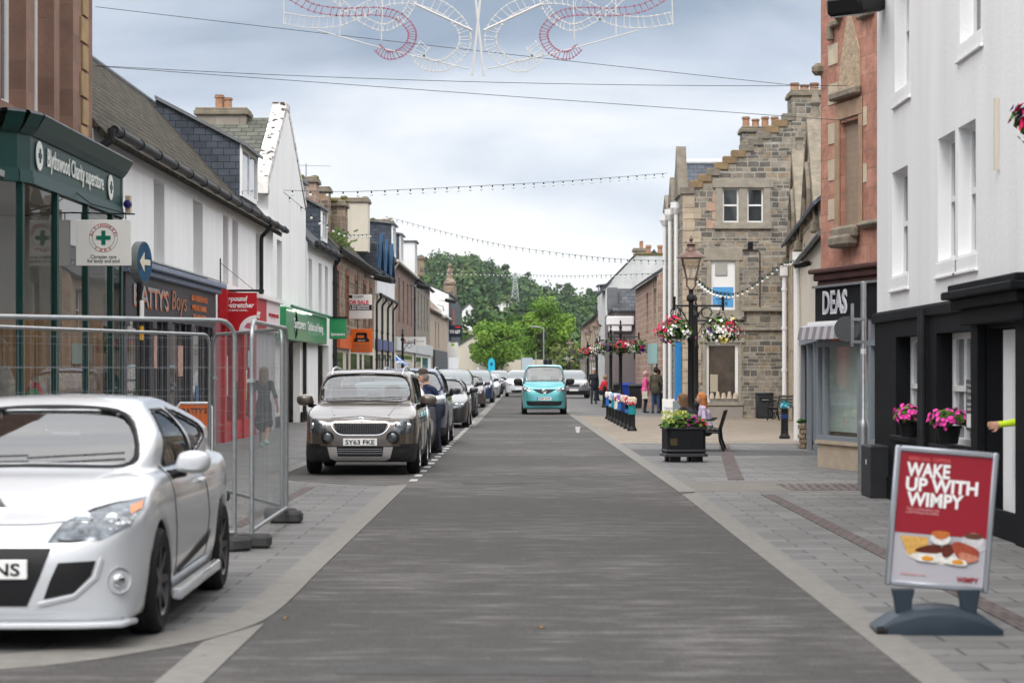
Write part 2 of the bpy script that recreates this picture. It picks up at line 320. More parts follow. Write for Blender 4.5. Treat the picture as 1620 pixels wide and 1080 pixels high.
sheet('kerb_bay_line', [(-3.72, 36), (-3.72, 226), (-3.9, 226), (-3.9, 36)], .008, KERB)
sheet('kerb_right', [(2.03, 3), (2.27, 3), (2.27, 28.2), (2.03, 27.9)], .009, KERB)
sheet('kerb_right_far', [(2.03, 28.3), (2.27, 28.5), (1.84, 80), (1.55, 235), (1.35, 235), (1.60, 80)], .009, KERB)
sheet('kerb_left_far', [(-1.72, 62), (-1.45, 62), (-1.45, 226), (-1.72, 226)], .006, KERB)
sheet('crossing_band', [(2.27, 28.5), (6.4, 28.3), (6.4, 30.9), (2.24, 31.1)], .008, mt('worn_band', (.155, .145, .13), .85, 0, .18, 3, .2, 120))
sheet('asphalt_band', [(2.1, 40.5), (5.6, 41.0), (5.6, 43.2), (2.08, 44.0)], .008, mt('grey_band', (.09, .09, .09), .85, 0, .15, 4, .2, 150))
sheet('sandy_pavement', [(2.02, 47.5), (14, 47.5), (14, 74), (8, 76), (4.8, 76), (1.88, 76)], .008, PAVES)
sheet('pale_edging', [(2.4, 47.2), (9, 47.2), (9, 47.6), (2.4, 47.6)], .012, KERB)
sheet('drain_channel', [(3.05, 12), (3.22, 12), (3.22, 27.8), (3.05, 27.8)], .012, BRICKD)
sheet('drain_channel_far', [(2.98, 31.6), (3.22, 31.6), (4.46, 47.2), (4.24, 47.2)], .013, BRICKD)
sheet('drain_channel_left', [(-3.05, 22), (-2.9, 22), (-2.9, 29.6), (-3.05, 29.6)], .008, BRICKD)
sheet('drain_grate', [(3.55, 28.75), (4.75, 28.75), (4.75, 30.4), (3.55, 30.4)], .012, mt('grate_iron', (.13, .10, .10), .6, 0, .15, 5, pat=('floor', .12, .9, .02, (.02, .02, .02), 0)))
b = MB(); y = 31.2
for k in range(26): b.prism([(-1.69, y, .002), (-1.58, y, .002), (-1.58, y + .55, .002), (-1.69, y + .55, .002)], (0, 0, .006)); y += 1.45
setp(b.build('parking_line', PAINTW), kind='structure')
sheet('tarmac_patch', [(.3, 11.4), (1.5, 11.5), (1.5, 12.0), (.3, 11.9)], .004, BAY) if 0 else None
def add_spots(m, scale, size, amt, seed):
    t = m.node_tree; bs = t.nodes['Principled BSDF']; src = bs.inputs['Base Color'].links[0].from_socket; g = t.nodes.new('ShaderNodeNewGeometry'); v = t.nodes.new('ShaderNodeTexVoronoi'); v.inputs['Scale'].default_value = scale; t.links.new(g.outputs['Position'], v.inputs['Vector'])
    s = t.nodes.new('ShaderNodeSeparateColor'); t.links.new(v.outputs['Color'], s.inputs[0]); a = t.nodes.new('ShaderNodeMath'); a.operation = 'MULTIPLY'; a.inputs[1].default_value = size; t.links.new(s.outputs[0], a.inputs[0])
    c = t.nodes.new('ShaderNodeMath'); c.operation = 'LESS_THAN'; t.links.new(v.outputs['Distance'], c.inputs[0]); t.links.new(a.outputs[0], c.inputs[1]); d = t.nodes.new('ShaderNodeMath'); d.operation = 'MULTIPLY_ADD'; d.inputs[1].default_value = amt; d.inputs[2].default_value = 1; t.links.new(c.outputs[0], d.inputs[0])
    k = t.nodes.new('ShaderNodeVectorMath'); k.operation = 'SCALE'; t.links.new(src, k.inputs[0]); t.links.new(d.outputs[0], k.inputs['Scale']); t.links.new(k.outputs[0], bs.inputs['Base Color'])
add_spots(PAVEG, 4.5, .14, -.35, 1); add_spots(ROADM, 2.2, .07, .55, 2); add_spots(KERB, 5, .13, -.3, 3)
JOINT = mt('road_joint', (.15, .145, .135), .9, 0, .4, 6)
for y0, y1, w in ((33.2, 33.32, 2.0), (50.8, 51.1, 1.8), (41.0, 41.2, 1.9)): sheet('road_joint', [(-1.3, y0), (w, y0 - .1), (w, y1 - .1), (-1.3, y1)], .004, JOINT)
sheet('tarmac_patch', [(-1.0, 11.35), (.35, 11.3), (.35, 11.62), (-1.0, 11.68)], .004, BAY); sheet('tarmac_patch', [(-.9, 30.6), (.2, 30.55), (.2, 30.72), (-.9, 30.78)], .004, BAY)
random.seed(3)
o = MB(); o.lathe([(.045, 0), (.07, .15), (.066, .15), (.04, .01)], (0, 0, 0), 14, cap=False); o = o.build('paper_cup', mt('white_card', (.8, .8, .8), .6)); o.location = (1.37, 56, 0); setp(o, 'small white paper cup standing upside on the empty road', 'litter')
for k, (x, y) in enumerate([(-1.55, 13.9), (-2.55, 14.6), (.1, 13.4)]):
    b = MB(); b.poly([(x + .02 * math.cos(a) * (1 + .4 * math.sin(3 * a)), y + .035 * math.sin(a), .012 + .008 * math.cos(2 * a)) for a in [R(30 * i) for i in range(12)]]); setp(b.build('fallen_leaf', mt('dead_leaf', (.22, .13, .05), .8)), ['dry brown leaf on the kerb strip at the corner', 'dry brown leaf on the paving beside the white coupe', 'dry brown leaf in the middle of the road'][k], 'leaf')
# ---------------------------------------------------------------- buildings
WHITEW = mt('white_harling', (.82, .82, .815), .85, 0, .07, 1.6, .35, 38, streak=.25)
WHITES = mt('white_smooth', (.81, .815, .82), .8, 0, .075, 1.3, .18, 24, streak=.14)
CREAMW = mt('cream_wall', (.60, .55, .46), .85, 0, .10, 1.5, .15, 30, streak=.3)
SLATE = mt('slate_roof', (.115, .12, .13), .7, 0, .35, 2.2, .2, 40, pat=('slate', .30, .17, .012, (.03, .03, .03), .01), alt=(.065, .072, .085))
MOSSY = mt('mossy_slate', (.090, .078, .060), .9, 0, .75, 4.5, .8, 24, pat=('slate', .26, .17, .02, (.018, .016, .013), .04), alt=(.055, .052, .034))
SLATEB = mt('blue_slate', (.085, .10, .125), .55, 0, .3, 2.5, .2, 40, pat=('slate', .30, .17, .010, (.025, .028, .03), .01), alt=(.055, .065, .085))
REDST = mt('red_sandstone', (.50, .26, .19), .85, 0, .34, 3.1, .6, 14, pat=('ashlar', .62, .30, .008, (.30, .19, .15), .03), alt=(.37, .18, .13))
BRST = mt('brown_sandstone', (.27, .165, .125), .85, 0, .2, 2, .3, 22, pat=('ashlar', .80, .42, .008, (.22, .16, .12), .01), alt=(.20, .12, .09))
TANST = mt('dressed_tan_stone', (.33, .245, .155), .8, 0, .16, 2.5, .2, 25, pat=('ashlar', 3, .50, .006, (.40, .33, .25), 0), alt=(.26, .19, .12))
RUBBLE = mt('grey_rubble', (.285, .25, .20), .9, 0, .32, 4.2, .6, 16, pat=('rubble', .40, .145, .017, (.34, .315, .27), .06), alt=(.125, .115, .10))
BRRUB = mt('brown_rubble', (.285, .22, .16), .9, 0, .3, 3, .4, 16, pat=('rubble', .42, .20, .018, (.34, .28, .22), .07), alt=(.14, .105, .08))
PINKST = mt('pink_rubble', (.42, .28, .22), .9, 0, .25, 3, .4, 16, pat=('ashlar', .5, .26, .022, (.44, .38, .32), .04), alt=(.33, .21, .165))
GREYST = mt('grey_ashlar', (.30, .27, .23), .85, 0, .2, 2, .2, 25, pat=('ashlar', .7, .35, .008, (.2, .18, .15), .01), alt=(.24, .215, .18))
SANDST = mt('pale_ashlar', (.47, .39, .29), .85, 0, .18, 2.2, .2, 25, pat=('ashlar', .55, .28, .008, (.30, .25, .19), .01), alt=(.40, .33, .25))
DRESS = mt('weathered_dressing', (.22, .19, .145), .85, 0, .35, 4, .4, 20)
QUOIN = mt('pale_quoins', (.52, .44, .33), .85, 0, .2, 3, .3, 20)
BLACKW = mt('black_shop_paint', (.009, .0095, .011), .65, 0, .25, 3, .08, 30, spec=.08)
LEAD = mt('lead', (.16, .17, .18), .55, 0, .2, 4)
GUTTER = mt('cast_iron_black', (.022, .023, .025), .5, 0, .3, 8)
WPAINT = mt('white_joinery', (.78, .78, .77), .4)
PANE = mt('dark_pane', (.03, .035, .04), .04, 0, spec=.8)
PALEP = mt('curtained_pane', (.30, .32, .34), .06, 0, var=.3, vs=2, spec=.8)
TERRA = mt('terracotta', (.38, .215, .135), .8, 0, .25, 6)
MOSS = mt('moss', (.12, .105, .03), .95, 0, .4, 12, .8, 60)
TAUPE = mt('taupe_wall', (.19, .165, .165), .85, 0, .08, 1.5, .1, 30)
GREYPT = mt('grey_joinery', (.20, .225, .25), .5)
class Bld:
    """a building with its street front from p0 (near) to p1 (far); side -1: west side of the street, +1: east side"""
    def __init__(s, name, label, p0, p1, side, depth, eave, cat='building', **k):
        s.p0 = Vector((*p0, 0)); s.p1 = Vector((*p1, 0)); s.U = (s.p1 - s.p0).normalized(); s.L = (s.p1 - s.p0).length
        n = Vector((s.U.y, -s.U.x, 0)); s.N = (n if n.y < 0 else -n) if side == 0 else (n if n.x * side < 0 else -n); s.depth = depth; s.eave = eave
        s.root = thing(name, label, cat, tuple(s.p0))
    def pt(s, u, w, z): return s.p0 + u * s.U + w * s.N + Vector((0, 0, z))
    def u_at(s, px):                       # distance along the front that the photo shows at column px
        k = (px - CX) / F; return (k * s.p0.y - s.p0.x) / (s.U.x - k * s.U.y)
    def front(s, b, u0, u1, z0, z1, holes, w=0.0, rec=.18, m=0):
        us = sorted({u0, u1, *[h[0] for h in holes], *[h[1] for h in holes]}); zs = sorted({z0, z1, *[h[2] for h in holes], *[h[3] for h in holes]})
        us = [u for u in us if u0 <= u <= u1]; zs = [z for z in zs if z0 <= z <= z1]
        for i in range(len(us) - 1):
            for j in range(len(zs) - 1):
                cu, cz = (us[i] + us[i + 1]) / 2, (zs[j] + zs[j + 1]) / 2
                if any(h[0] < cu < h[1] and h[2] < cz < h[3] for h in holes): continue
                b.quad(s.pt(us[i], w, zs[j]), s.pt(us[i + 1], w, zs[j]), s.pt(us[i + 1], w, zs[j + 1]), s.pt(us[i], w, zs[j + 1]), m)
        for h in holes:
            a, c, d, e = h[:4]; q = w - rec
            b.quad(s.pt(a, w, d), s.pt(a, q, d), s.pt(a, q, e), s.pt(a, w, e), m); b.quad(s.pt(c, w, d), s.pt(c, q, d), s.pt(c, q, e), s.pt(c, w, e), m)
            b.quad(s.pt(a, w, e), s.pt(a, q, e), s.pt(c, q, e), s.pt(c, w, e), m); b.quad(s.pt(a, w, d), s.pt(a, q, d), s.pt(c, q, d), s.pt(c, w, d), m)
    def ub(s, b, u0, u1, w0, w1, z0, z1, m=0):
        c = s.pt((u0 + u1) / 2, (w0 + w1) / 2, (z0 + z1) / 2); return b.cbox(c, s.U * (u1 - u0) / 2, s.N * (w1 - w0) / 2, (0, 0, (z1 - z0) / 2), m)
    def part(s, name, m, boxes, bevel=0, label=None, parent=None):
        if len(boxes) > 1 and name in ('shop_window', 'pale_block', 'quoins', 'pink_quoin', 'plinth', 'display_table', 'boarding', 'corner_quoins', 'dark_hall', 'doorway_dark'):
            return [s.part(name.rstrip('s') if name.endswith('quoins') else name, m, [q], bevel, label, parent) for q in boxes][0]
        b = MB(); [s.ub(b, *q) for q in boxes]; o = b.build(name, m, s.root, world=True, bevel=bevel, label=label)
        if parent: o.parent = parent
        return o
    def walls(s, m, z0=0, holes=(), rec=.18, gables='parallel', ridge=None, ridge_w=None, top=None, label=None):
        b = MB(); e = s.eave; d = s.depth; s.front(b, 0, s.L, z0, e, list(holes), 0, rec)
        if gables == 'parallel' and ridge:
            rw = -(ridge_w or d / 2); r = ridge; P = lambda u: [s.pt(u, 0, z0), s.pt(u, 0, e), s.pt(u, rw, r), s.pt(u, -d, e if ridge_w is None else e), s.pt(u, -d, z0)]
            b.poly(P(0)); b.poly(P(s.L)); b.quad(s.pt(0, -d, z0), s.pt(s.L, -d, z0), s.pt(s.L, -d, e), s.pt(0, -d, e))
        else:
            for u in (0, s.L): b.quad(s.pt(u, 0, z0), s.pt(u, -d, z0), s.pt(u, -d, e), s.pt(u, 0, e))
            b.quad(s.pt(0, -d, z0), s.pt(s.L, -d, z0), s.pt(s.L, -d, e), s.pt(0, -d, e))
            if gables == 'flat': b.quad(s.pt(0, 0, e), s.pt(s.L, 0, e), s.pt(s.L, -d, e), s.pt(0, -d, e))
        # keep winding free: recalculated at build
        return b.build('wall', m, s.root, world=True, label=label)
    def roof(s, m, ridge, u0=0, u1=None, over=.22, rw=None, th=.10, name='roof', ends=.0):
        u1 = s.L if u1 is None else u1; rw = rw or s.depth / 2; e = s.eave; sl = (ridge - e) / rw; b = MB(); u0 -= ends; u1 += ends
        A = [(over, e - over * sl + .03), (-rw, ridge + .03), (-2 * rw - over, e - over * sl + .03)]
        b.prism([s.pt(u0, A[0][0], A[0][1]), s.pt(u0, A[1][0], A[1][1]), s.pt(u0, A[1][0], A[1][1] + th * 1.3), s.pt(u0, A[0][0] + .02, A[0][1] + th)], s.U * (u1 - u0))
        b.prism([s.pt(u0, A[1][0] - .002, A[1][1]), s.pt(u0, A[2][0], A[2][1]), s.pt(u0, A[2][0], A[2][1] + th), s.pt(u0, A[1][0] - .002, A[1][1] + th * 1.3)], s.U * (u1 - u0))
        o = b.build(name, m, s.root, world=True)
        b = MB(); b.tube([s.pt(u0, -rw, ridge + th * 1.4 + .02), s.pt(u1, -rw, ridge + th * 1.4 + .02)], .07, 8); q = b.build('ridge', LEAD, s.root, world=True); q.parent = o
        return o
    def gutter(s, u0=0, u1=None, w=.30, z=None, r=.075, lumps=True, m=None, down=()):
        u1 = s.L if u1 is None else u1; z = s.eave - .03 if z is None else z; b = MB(); b.tube([s.pt(u0, w, z), s.pt(u1, w, z)], r, 10)
        u = u0 + .5
        while lumps and u < u1: b.tube([s.pt(u - .05, w, z), s.pt(u + .05, w, z)], r * 1.25, 10); u += 1.8
        b.build('gutter', m or GUTTER, s.root, world=True, smooth=True)
        for (du, zb) in down:
            b = MB(); b.tube([s.pt(du, w, z), s.pt(du, w - .02, z - .15), s.pt(du, .10, z - .38), s.pt(du, .09, z - .5), s.pt(du, .09, zb)], .052, 8)
            for zz in np.arange(zb + .6, z - .6, 1.3): b.tube([s.pt(du, .09, zz), s.pt(du, .09, zz + .09)], .07, 8)
            b.build('downpipe', m or GUTTER, s.root, world=True, smooth=True)
    def window(s, u0, u1, z0, z1, rec=.18, w=0.0, bars=1, fr=None, pane=None, sash=True, t=.055, label=None):
        q = w - rec; b = MB(); D = .05
        s.ub(b, u0, u0 + t, q - D, q, z0, z1); s.ub(b, u1 - t, u1, q - D, q, z0, z1); s.ub(b, u0 + t, u1 - t, q - D, q, z1 - t, z1); s.ub(b, u0 + t, u1 - t, q - D, q + .02, z0, z0 + t)
        if sash: s.ub(b, u0 + t, u1 - t, q - D, q + .012, (z0 + z1) / 2 - .03, (z0 + z1) / 2 + .03)
        for k in range(1, bars): uu = u0 + (u1 - u0) * k / bars; s.ub(b, uu - .02, uu + .02, q - D, q - .005, z0 + t, z1 - t)
        f = b.build('window', fr or WPAINT, s.root, world=True, label=label)
        b = MB(); b.quad(s.pt(u0 + .01, q - D * .6, z0 + .01), s.pt(u1 - .01, q - D * .6, z0 + .01), s.pt(u1 - .01, q - D * .6, z1 - .01), s.pt(u0 + .01, q - D * .6, z1 - .01))
        p = b.build('pane', pane or PANE, s.root, world=True); p.parent = f
        return f
    def chimney(s, u0, u1, w0, w1, z0, z1, m, pots=2, pot_h=.45, cap=None, capm=None, moss=False, pr=.11, along='u', spread=1.0):
        b = MB(); s.ub(b, u0, u1, w0, w1, z0, z1); c = b.build('chimney', m, s.root, world=True)
        b = MB(); s.ub(b, u0 - .08, u1 + .08, w0 - .08, w1 + .08, z1, z1 + .14); s.ub(b, u0 - .04, u1 + .04, w0 - .04, w1 + .04, z1 + .14, z1 + .22); q = b.build('cap', capm or DRESS, s.root, world=True, bevel=.02); q.parent = c
        for k in range(pots):
            f = .5 + ((k + .5) / pots - .5) * spread; uu = u0 + (u1 - u0) * f if along == 'u' else (u0 + u1) / 2; ww = (w0 + w1) / 2 if along == 'u' else w0 + (w1 - w0) * f; h = pot_h * (1 if k % 3 != 1 else .8)
            p = s.pt(uu, ww, z1 + .22); b = MB(); b.lathe([(pr, 0), (pr * .92, h * .8), (pr * 1.2, h * .82), (pr * 1.2, h * .9), (pr * .95, h * .92), (pr * 1.1, h), (pr * .8, h), (pr * .75, h * .6)], tuple(p), 12, cap=False); q = b.build('chimney_pot', TERRA, s.root, world=True, smooth=True); q.parent = c
        if moss:
            b = MB(); rr = random.Random(5)
            for k in range(14): p = s.pt(rr.uniform(u0, u1), rr.uniform(w0, w1), z1 + .2); b.ball(p, rr.uniform(.08, .2), 6, 4, 0, (1, 1, .6))
            q = b.build('moss', MOSS, s.root, world=True); q.parent = c
        return c
    def text(s, name, txt, size, u, z, w, m, parent=None, width=None, **k):
        ux = s.U if s.N.x > 0 else -s.U
        # readable from the street: reading direction x up must equal the outward normal
        if ux.cross(Vector((0, 0, 1))).dot(s.N) < 0: ux = -ux
        o = put_text(name, txt, size, s.pt(u, w, z), ux, (0, 0, 1), m, s.root, width=width, **k)
        if parent: o.parent = parent
        return o
# ---------------------------------------------------------------- vehicles
RUB = mt('tyre_rubber', (0.018, 0.018, 0.018), 0.75)
TRIM = mt('black_trim', (0.012, 0.012, 0.013), 0.5, spec=.2)
CABIN = mt('cabin_cloth', (0.035, 0.035, 0.04), 0.85)
CHROME = mt('chrome', (0.75, 0.76, 0.78), 0.12, 1.0)
ALLOY = mt('alloy', (0.42, 0.43, 0.45), 0.3, 1.0)
DALLOY = mt('dark_alloy', (0.06, 0.06, 0.065), 0.35, 0.8)
LAMP = mt('lamp_reflector', (0.17, 0.185, 0.20), 0.2, 0.75, var=0.8, vs=18)
LENS = glass_material('lamp_lens', (0.95, 0.96, 0.97), 0.12, 0.02)
SCREEN = glass_material('windscreen_glass', (0.66, 0.76, 0.73), 0.20, 0.02)
SIDEG = glass_material('side_glass', (0.30, 0.34, 0.35), 0.14, 0.01)
DARKG = mt('dark_glass', (0.16, 0.19, 0.20), 0.05, 0.0, coat=1.0)
PLATE = mt('number_plate_white', (0.80, 0.80, 0.78), 0.4)
PLATET = mt('number_plate_black', (0.01, 0.01, 0.012), 0.5)
AMBER = mt('amber_lens', (0.55, 0.17, 0.05), 0.25)
def body_spec(L, W, Hh, hz, cz, cy, ry, re, belt, cl=0.18, tail=None, wr=0.32, wy=None, roofw=0.60, nose=0.0, ghw=None):
    hw = W / 2; tail = tail or (L - 0.12); ghw = ghw or hw - 0.10
    side = [(.30, cl), (.05, cl + .05), (.0, .40), (.02 + nose * .2, .56), (.10 + nose * .5, hz - .07), (.26 + nose, hz + .01), ((cy + .3) * .5, (hz + cz) / 2 + .035), (cy - .1, cz), (cy + .5, cz + .01), (cy + 1.2, belt), (re, belt + .03), (L - .25, belt + .01), (L - .07, belt - .14), (L, .55), (L - .05, cl + .12), (L - .28, cl + .02), (L * .5, cl - .01)]
    gh = [(cy - .30, cz - .12), (cy + .02, cz + .035), (cy + (ry - cy) * .5, cz + (Hh - cz) * .60), (ry, Hh - .045), (ry + .45, Hh - .005), ((ry + re) / 2 + .2, Hh), (re, Hh - .06), (re + (tail - re) * .5, Hh - .06 - (Hh - belt) * .42), (tail, belt + .02), (tail - .05, belt - .15), (cy, cz - .2)]
    plan = [(0, -.0), (hw * .45, .012), (hw * .76, .10), (hw * .91, .28), (hw * .985, .62), (hw, 1.2), (hw, L - 1.3), (hw * .97, L - .6), (hw * .88, L - .18), (hw * .55, L - .02), (0, L)]
    planG = [(0, cy - .35), (ghw * .55, cy - .22), (ghw * .88, cy + .05), (ghw * .97, cy + .5), (ghw, cy + 1.2), (ghw * .98, re - .2), (ghw * .88, tail - .2), (ghw * .6, tail), (0, tail + .02)]
    front = [(0, 0.0), (hw * .80, .06), (hw * .955, .30), (hw * .995, .52), (hw * .995, .70), (hw * .965, belt - .14), (hw * .89, belt - .01), (hw * .70, belt + .10), (0, belt + .2)]
    frontG = [(0, .4), (ghw * 1.03, .5), (ghw * 1.0, belt - .02), (ghw * .93, belt + (Hh - belt) * .42), (roofw, Hh - .085), (roofw * .80, Hh - .015), (0, Hh + .02)]
    return dict(L=L, W=W, H=Hh, side=side, gh=gh, plan=plan, planG=planG, front=front, frontG=frontG, wr=wr, wy=wy or (.87, L - .78), cy=cy, ry=ry, re=re, cz=cz, belt=belt, tail=tail, hz=hz, roofw=roofw, ghw=ghw, cl=cl)
def mirror2(P): return P + [(-x, y) for x, y in P[::-1] if x > 1e-6]
class Car:
    def __init__(s, name, label, x, y, sp, paint, res=0.035, cut=True, black=None, group=None, rim=ALLOY, wins=None, cat='car', bodylabel=None):
        s.sp = sp; s.root = thing(name, label, cat, (x, y, 0), 0, group); L, Wd, Hh = sp['L'], sp['W'], sp['H']
        xs = np.arange(0, Wd / 2 + .12, res); ys = np.arange(-.12, L + .12, res); zs = np.arange(.02, Hh + .12, res)
        Y2, Z2 = np.meshgrid(ys, zs, indexing='ij'); Xa, Ya = np.meshgrid(xs, ys, indexing='ij'); Xb, Zb = np.meshgrid(xs, zs, indexing='ij')
        def solid(a, b, c, k):
            A = poly_sdf(spline(sp[a], 5), Y2, Z2)[None]; B = poly_sdf([tuple(q) for q in mirror2([tuple(p) for p in spline(sp[b], 5, False)])], Xa, Ya)[:, :, None]
            C = poly_sdf([tuple(q) for q in mirror2([tuple(p) for p in spline(sp[c], 5, False)])], Xb, Zb)[:, None, :]
            return smax(smax(A, B, k), C, k)
        f = smin(solid('side', 'plan', 'front', .05), solid('gh', 'planG', 'frontG', .05), .035)
        X3, Y3, Z3 = xs[:, None, None], ys[None, :, None], zs[None, None, :]
        wr = sp['wr']; S = f
        for wy in sp['wy']: S = smax(S, -np.maximum(np.sqrt((Y3 - wy) ** 2 + (Z3 - wr) ** 2) - (wr + .045), (Wd / 2 - .30) - X3 + 0 * Y3), .012)
        cy, ry, re, cz, belt, rw, gw = sp['cy'], sp['ry'], sp['re'], sp['cz'], sp['belt'], sp['roofw'], sp['ghw']
        s.wins = wins or dict(screen=[(0, cz + .045), (gw * .86, cz + .03), (gw * .93, cz + .09), (rw * .98, Hh - .14), (rw * .86, Hh - .10), (0, Hh - .075)],
                      side=[[(cy + .42, belt + .04), (cy + 1.62, belt + .035), (cy + 1.60, Hh - .13), (ry + .12, Hh - .15)], [(cy + 1.70, belt + .035), (re + .1, belt + .06), (re - .05, Hh - .17), (cy + 1.69, Hh - .13)]],
                      rear=[(0, belt + .12), (gw * .80, belt + .12), (rw * .9, Hh - .17), (0, Hh - .13)])
        def full(A): return np.concatenate([A[:0:-1], A], 0)
        org = (-xs[-1], ys[0], zs[0])
        V0, F0 = surfnet(full(f), org, res); s.bvh = BVHTree.FromPolygons(V0.tolist(), F0.tolist())
        if cut:
            cav = np.maximum(np.maximum(f + .05, .62 - Z3), np.maximum(cy + .05 - Y3, Y3 - (L - .35)))
            S = np.maximum(S, -cav)
            fr = poly_sdf([tuple(q) for q in mirror2(s.wins['screen'])], Xb, Zb)[:, None, :] + .022; S = smax(S, -np.maximum(fr, Y3 - (ry + .25)), .004)
            rr = poly_sdf([tuple(q) for q in mirror2(s.wins['rear'])], Xb, Zb)[:, None, :]; S = smax(S, -np.maximum(rr, (re - .1) - Y3), .004)
            for w in s.wins['side']: S = smax(S, -np.maximum(poly_sdf(w, Y2, Z2)[None] + .006, .35 - X3 + 0 * Y3), .004)
        V, Fq = surfnet(full(S), org, res); C = V[Fq].mean(1)
        mi = np.zeros(len(Fq), int)
        if black is not None: mi[black(C)] = 1
        und = C[:, 2] < sp['cl'] + .02; mi[und] = 1
        if cut:
            pts = C; ix = np.clip(((np.abs(pts[:, 0]) - xs[0]) / res).round().astype(int), 0, len(xs) - 1); iy = np.clip(((pts[:, 1] - ys[0]) / res).round().astype(int), 0, len(ys) - 1); iz = np.clip(((pts[:, 2] - zs[0]) / res).round().astype(int), 0, len(zs) - 1)
            mi[(f[ix, iy, iz] < -.03)] = 2
        for wy in sp['wy']: mi[(np.hypot(C[:, 1] - wy, C[:, 2] - wr) < wr + .042) & (np.abs(C[:, 0]) < Wd / 2 - .015)] = 1
        s.body = np_mesh('body', V, Fq, [paint, TRIM, CABIN], s.root, mi=mi)
        if bodylabel: s.body['label'] = bodylabel
        s.cut = cut; s.paint = paint
        off = -.014 if cut else .006
        s.decal('windscreen', mirror2(s.wins['screen']), 'f', SCREEN if cut else DARKG, off, .06, grow=.012)
        for w in s.wins['side']:
            for sg in ((1, -1) if cut else (1, -1)): s.decal('side_window', w, 's', SIDEG if cut else DARKG, off, .06, sg=sg, grow=.012)
        if cut:
            s.decal('rear_window', mirror2(s.wins['rear']), 'r', SIDEG, off, .06, grow=.012)
            s.seam('window_seal', mirror2(s.wins['screen']), 'f', .018 if s.sp['L'] < 4.31 and s.sp['H'] < 1.5 else .012, closed=True)
            for w in s.wins['side']:
                for sg in (1, -1): s.seam('window_seal', w, 's', .009, closed=True, sg=sg)
            s.seats()
        s.wheels(rim)
    def ray(s, p, ax, sg=1):
        if ax == 'f': o, d = Vector((p[0], -3, p[1])), Vector((0, 1, 0))
        elif ax == 'r': o, d = Vector((p[0], s.sp['L'] + 3, p[1])), Vector((0, -1, 0))
        elif ax == 's': o, d = Vector((3 * sg, p[0], p[1])), Vector((-sg, 0, 0))
        else: o, d = Vector((p[0], p[1], 4)), Vector((0, 0, -1))
        h = s.bvh.ray_cast(o, d)
        if h[0] is None: return None
        n = h[1]; n = n if n.dot(d) < 0 else -n
        return h[0], n
    def decal(s, name, poly, ax, m, off=.006, step=.05, sg=1, grow=0, parent=None, label=None, thick=0):
        P = [Vector(p) for p in poly]; c = sum(P, Vector((0, 0))) / len(P); P = [p + (p - c).normalized() * grow for p in P]; B = []
        for i, p in enumerate(P):
            q = P[(i + 1) % len(P)]; k = max(1, int((q - p).length / step)); B += [p + (q - p) * j / k for j in range(k)]
        x0, x1 = min(p.x for p in B), max(p.x for p in B); y0, y1 = min(p.y for p in B), max(p.y for p in B); I = []
        for i in range(1, int((x1 - x0) / step) + 1):
            for j in range(1, int((y1 - y0) / step) + 1):
                q = Vector((x0 + i * step, y0 + j * step)); ins = False; dm = 9
                for a in range(len(B)):
                    u, v = B[a], B[(a + 1) % len(B)]
                    if (u.y > q.y) != (v.y > q.y) and q.x < (v.x - u.x) * (q.y - u.y) / (v.y - u.y) + u.x: ins = not ins
                    dm = min(dm, (q - u).length)
                if ins and dm > step * .4: I.append(q)
        r = geometry.delaunay_2d_cdt(B + I, [], [list(range(len(B)))], 1, 1e-5); vs, ok = [], []
        for p in r[0]:
            h = s.ray(p, ax, sg); ok.append(h is not None); vs.append(h[0] + h[1] * off if h else Vector((0, 0, 0)))
        fs = [tuple(f) for f in r[2] if all(ok[i] for i in f) and max((vs[f[0]] - vs[f[1]]).length, (vs[f[1]] - vs[f[2]]).length) < step * 7]
        if not fs: return None
        b = MB(); b.add(vs, fs); o = b.build(name, m, parent or s.root, smooth=True, label=label)
        if thick:
            pass
        return o
    def seam(s, name, line, ax, r=.005, closed=False, sg=1, m=None, step=.06, off=0.0, parent=None, n=5):
        P = [Vector(p) for p in line]; B = []
        for i in range(len(P) if closed else len(P) - 1):
            p, q = P[i], P[(i + 1) % len(P)]; k = max(1, int((q - p).length / step)); B += [p + (q - p) * j / k for j in range(k)]
        if not closed: B.append(P[-1])
        pts = [h[0] + h[1] * off for h in (s.ray(p, ax, sg) for p in B) if h]
        for _ in range(3 if closed else 0): pts = [(pts[i - 1] + pts[i] * 2 + pts[(i + 1) % len(pts)]) / 4 for i in range(len(pts))]
        if len(pts) < 2: return None
        b = MB(); b.tube(pts, r, n, closed=closed); return b.build(name, m or TRIM, parent or s.root, smooth=True)
    def seats(s):
        sp = s.sp; y = sp['cy'] + 1.05; b = sp['belt'] - .12
        for sx in (-.36, .36):
            m = MB(); m.cbox((sx, y + .12, b - .05), (.24, 0, 0), (0, .06, .02), (0, .05, .26)); m.cbox((sx, y - .15, b - .3), (.24, 0, 0), (0, .26, 0), (0, 0, .07)); m.cbox((sx, y + .21, b + .32), (.13, 0, 0), (0, .045, .02), (0, .02, .10))
            m.build('seat', CABIN, s.root, bevel=.035, smooth=True)
        m = MB(); m.cbox((0, y + 1.0, b - .08), (.60, 0, 0), (0, .06, .02), (0, .05, .26))
        for sx in (-.42, 0, .42): m.cbox((sx, y + 1.06, b + .23), (.12, 0, 0), (0, .04, 0), (0, .02, .07))
        m.build('rear_seat', CABIN, s.root, bevel=.03, smooth=True)
        m = MB(); m.tube([(.36 + .18 * math.cos(a * R(30)), sp['cy'] + .52 + .05 * math.sin(a * R(30)), sp['cz'] - .03 + .17 * math.sin(a * R(30))) for a in range(12)], .014, 6, closed=True); m.build('steering_wheel', TRIM, s.root, smooth=True)
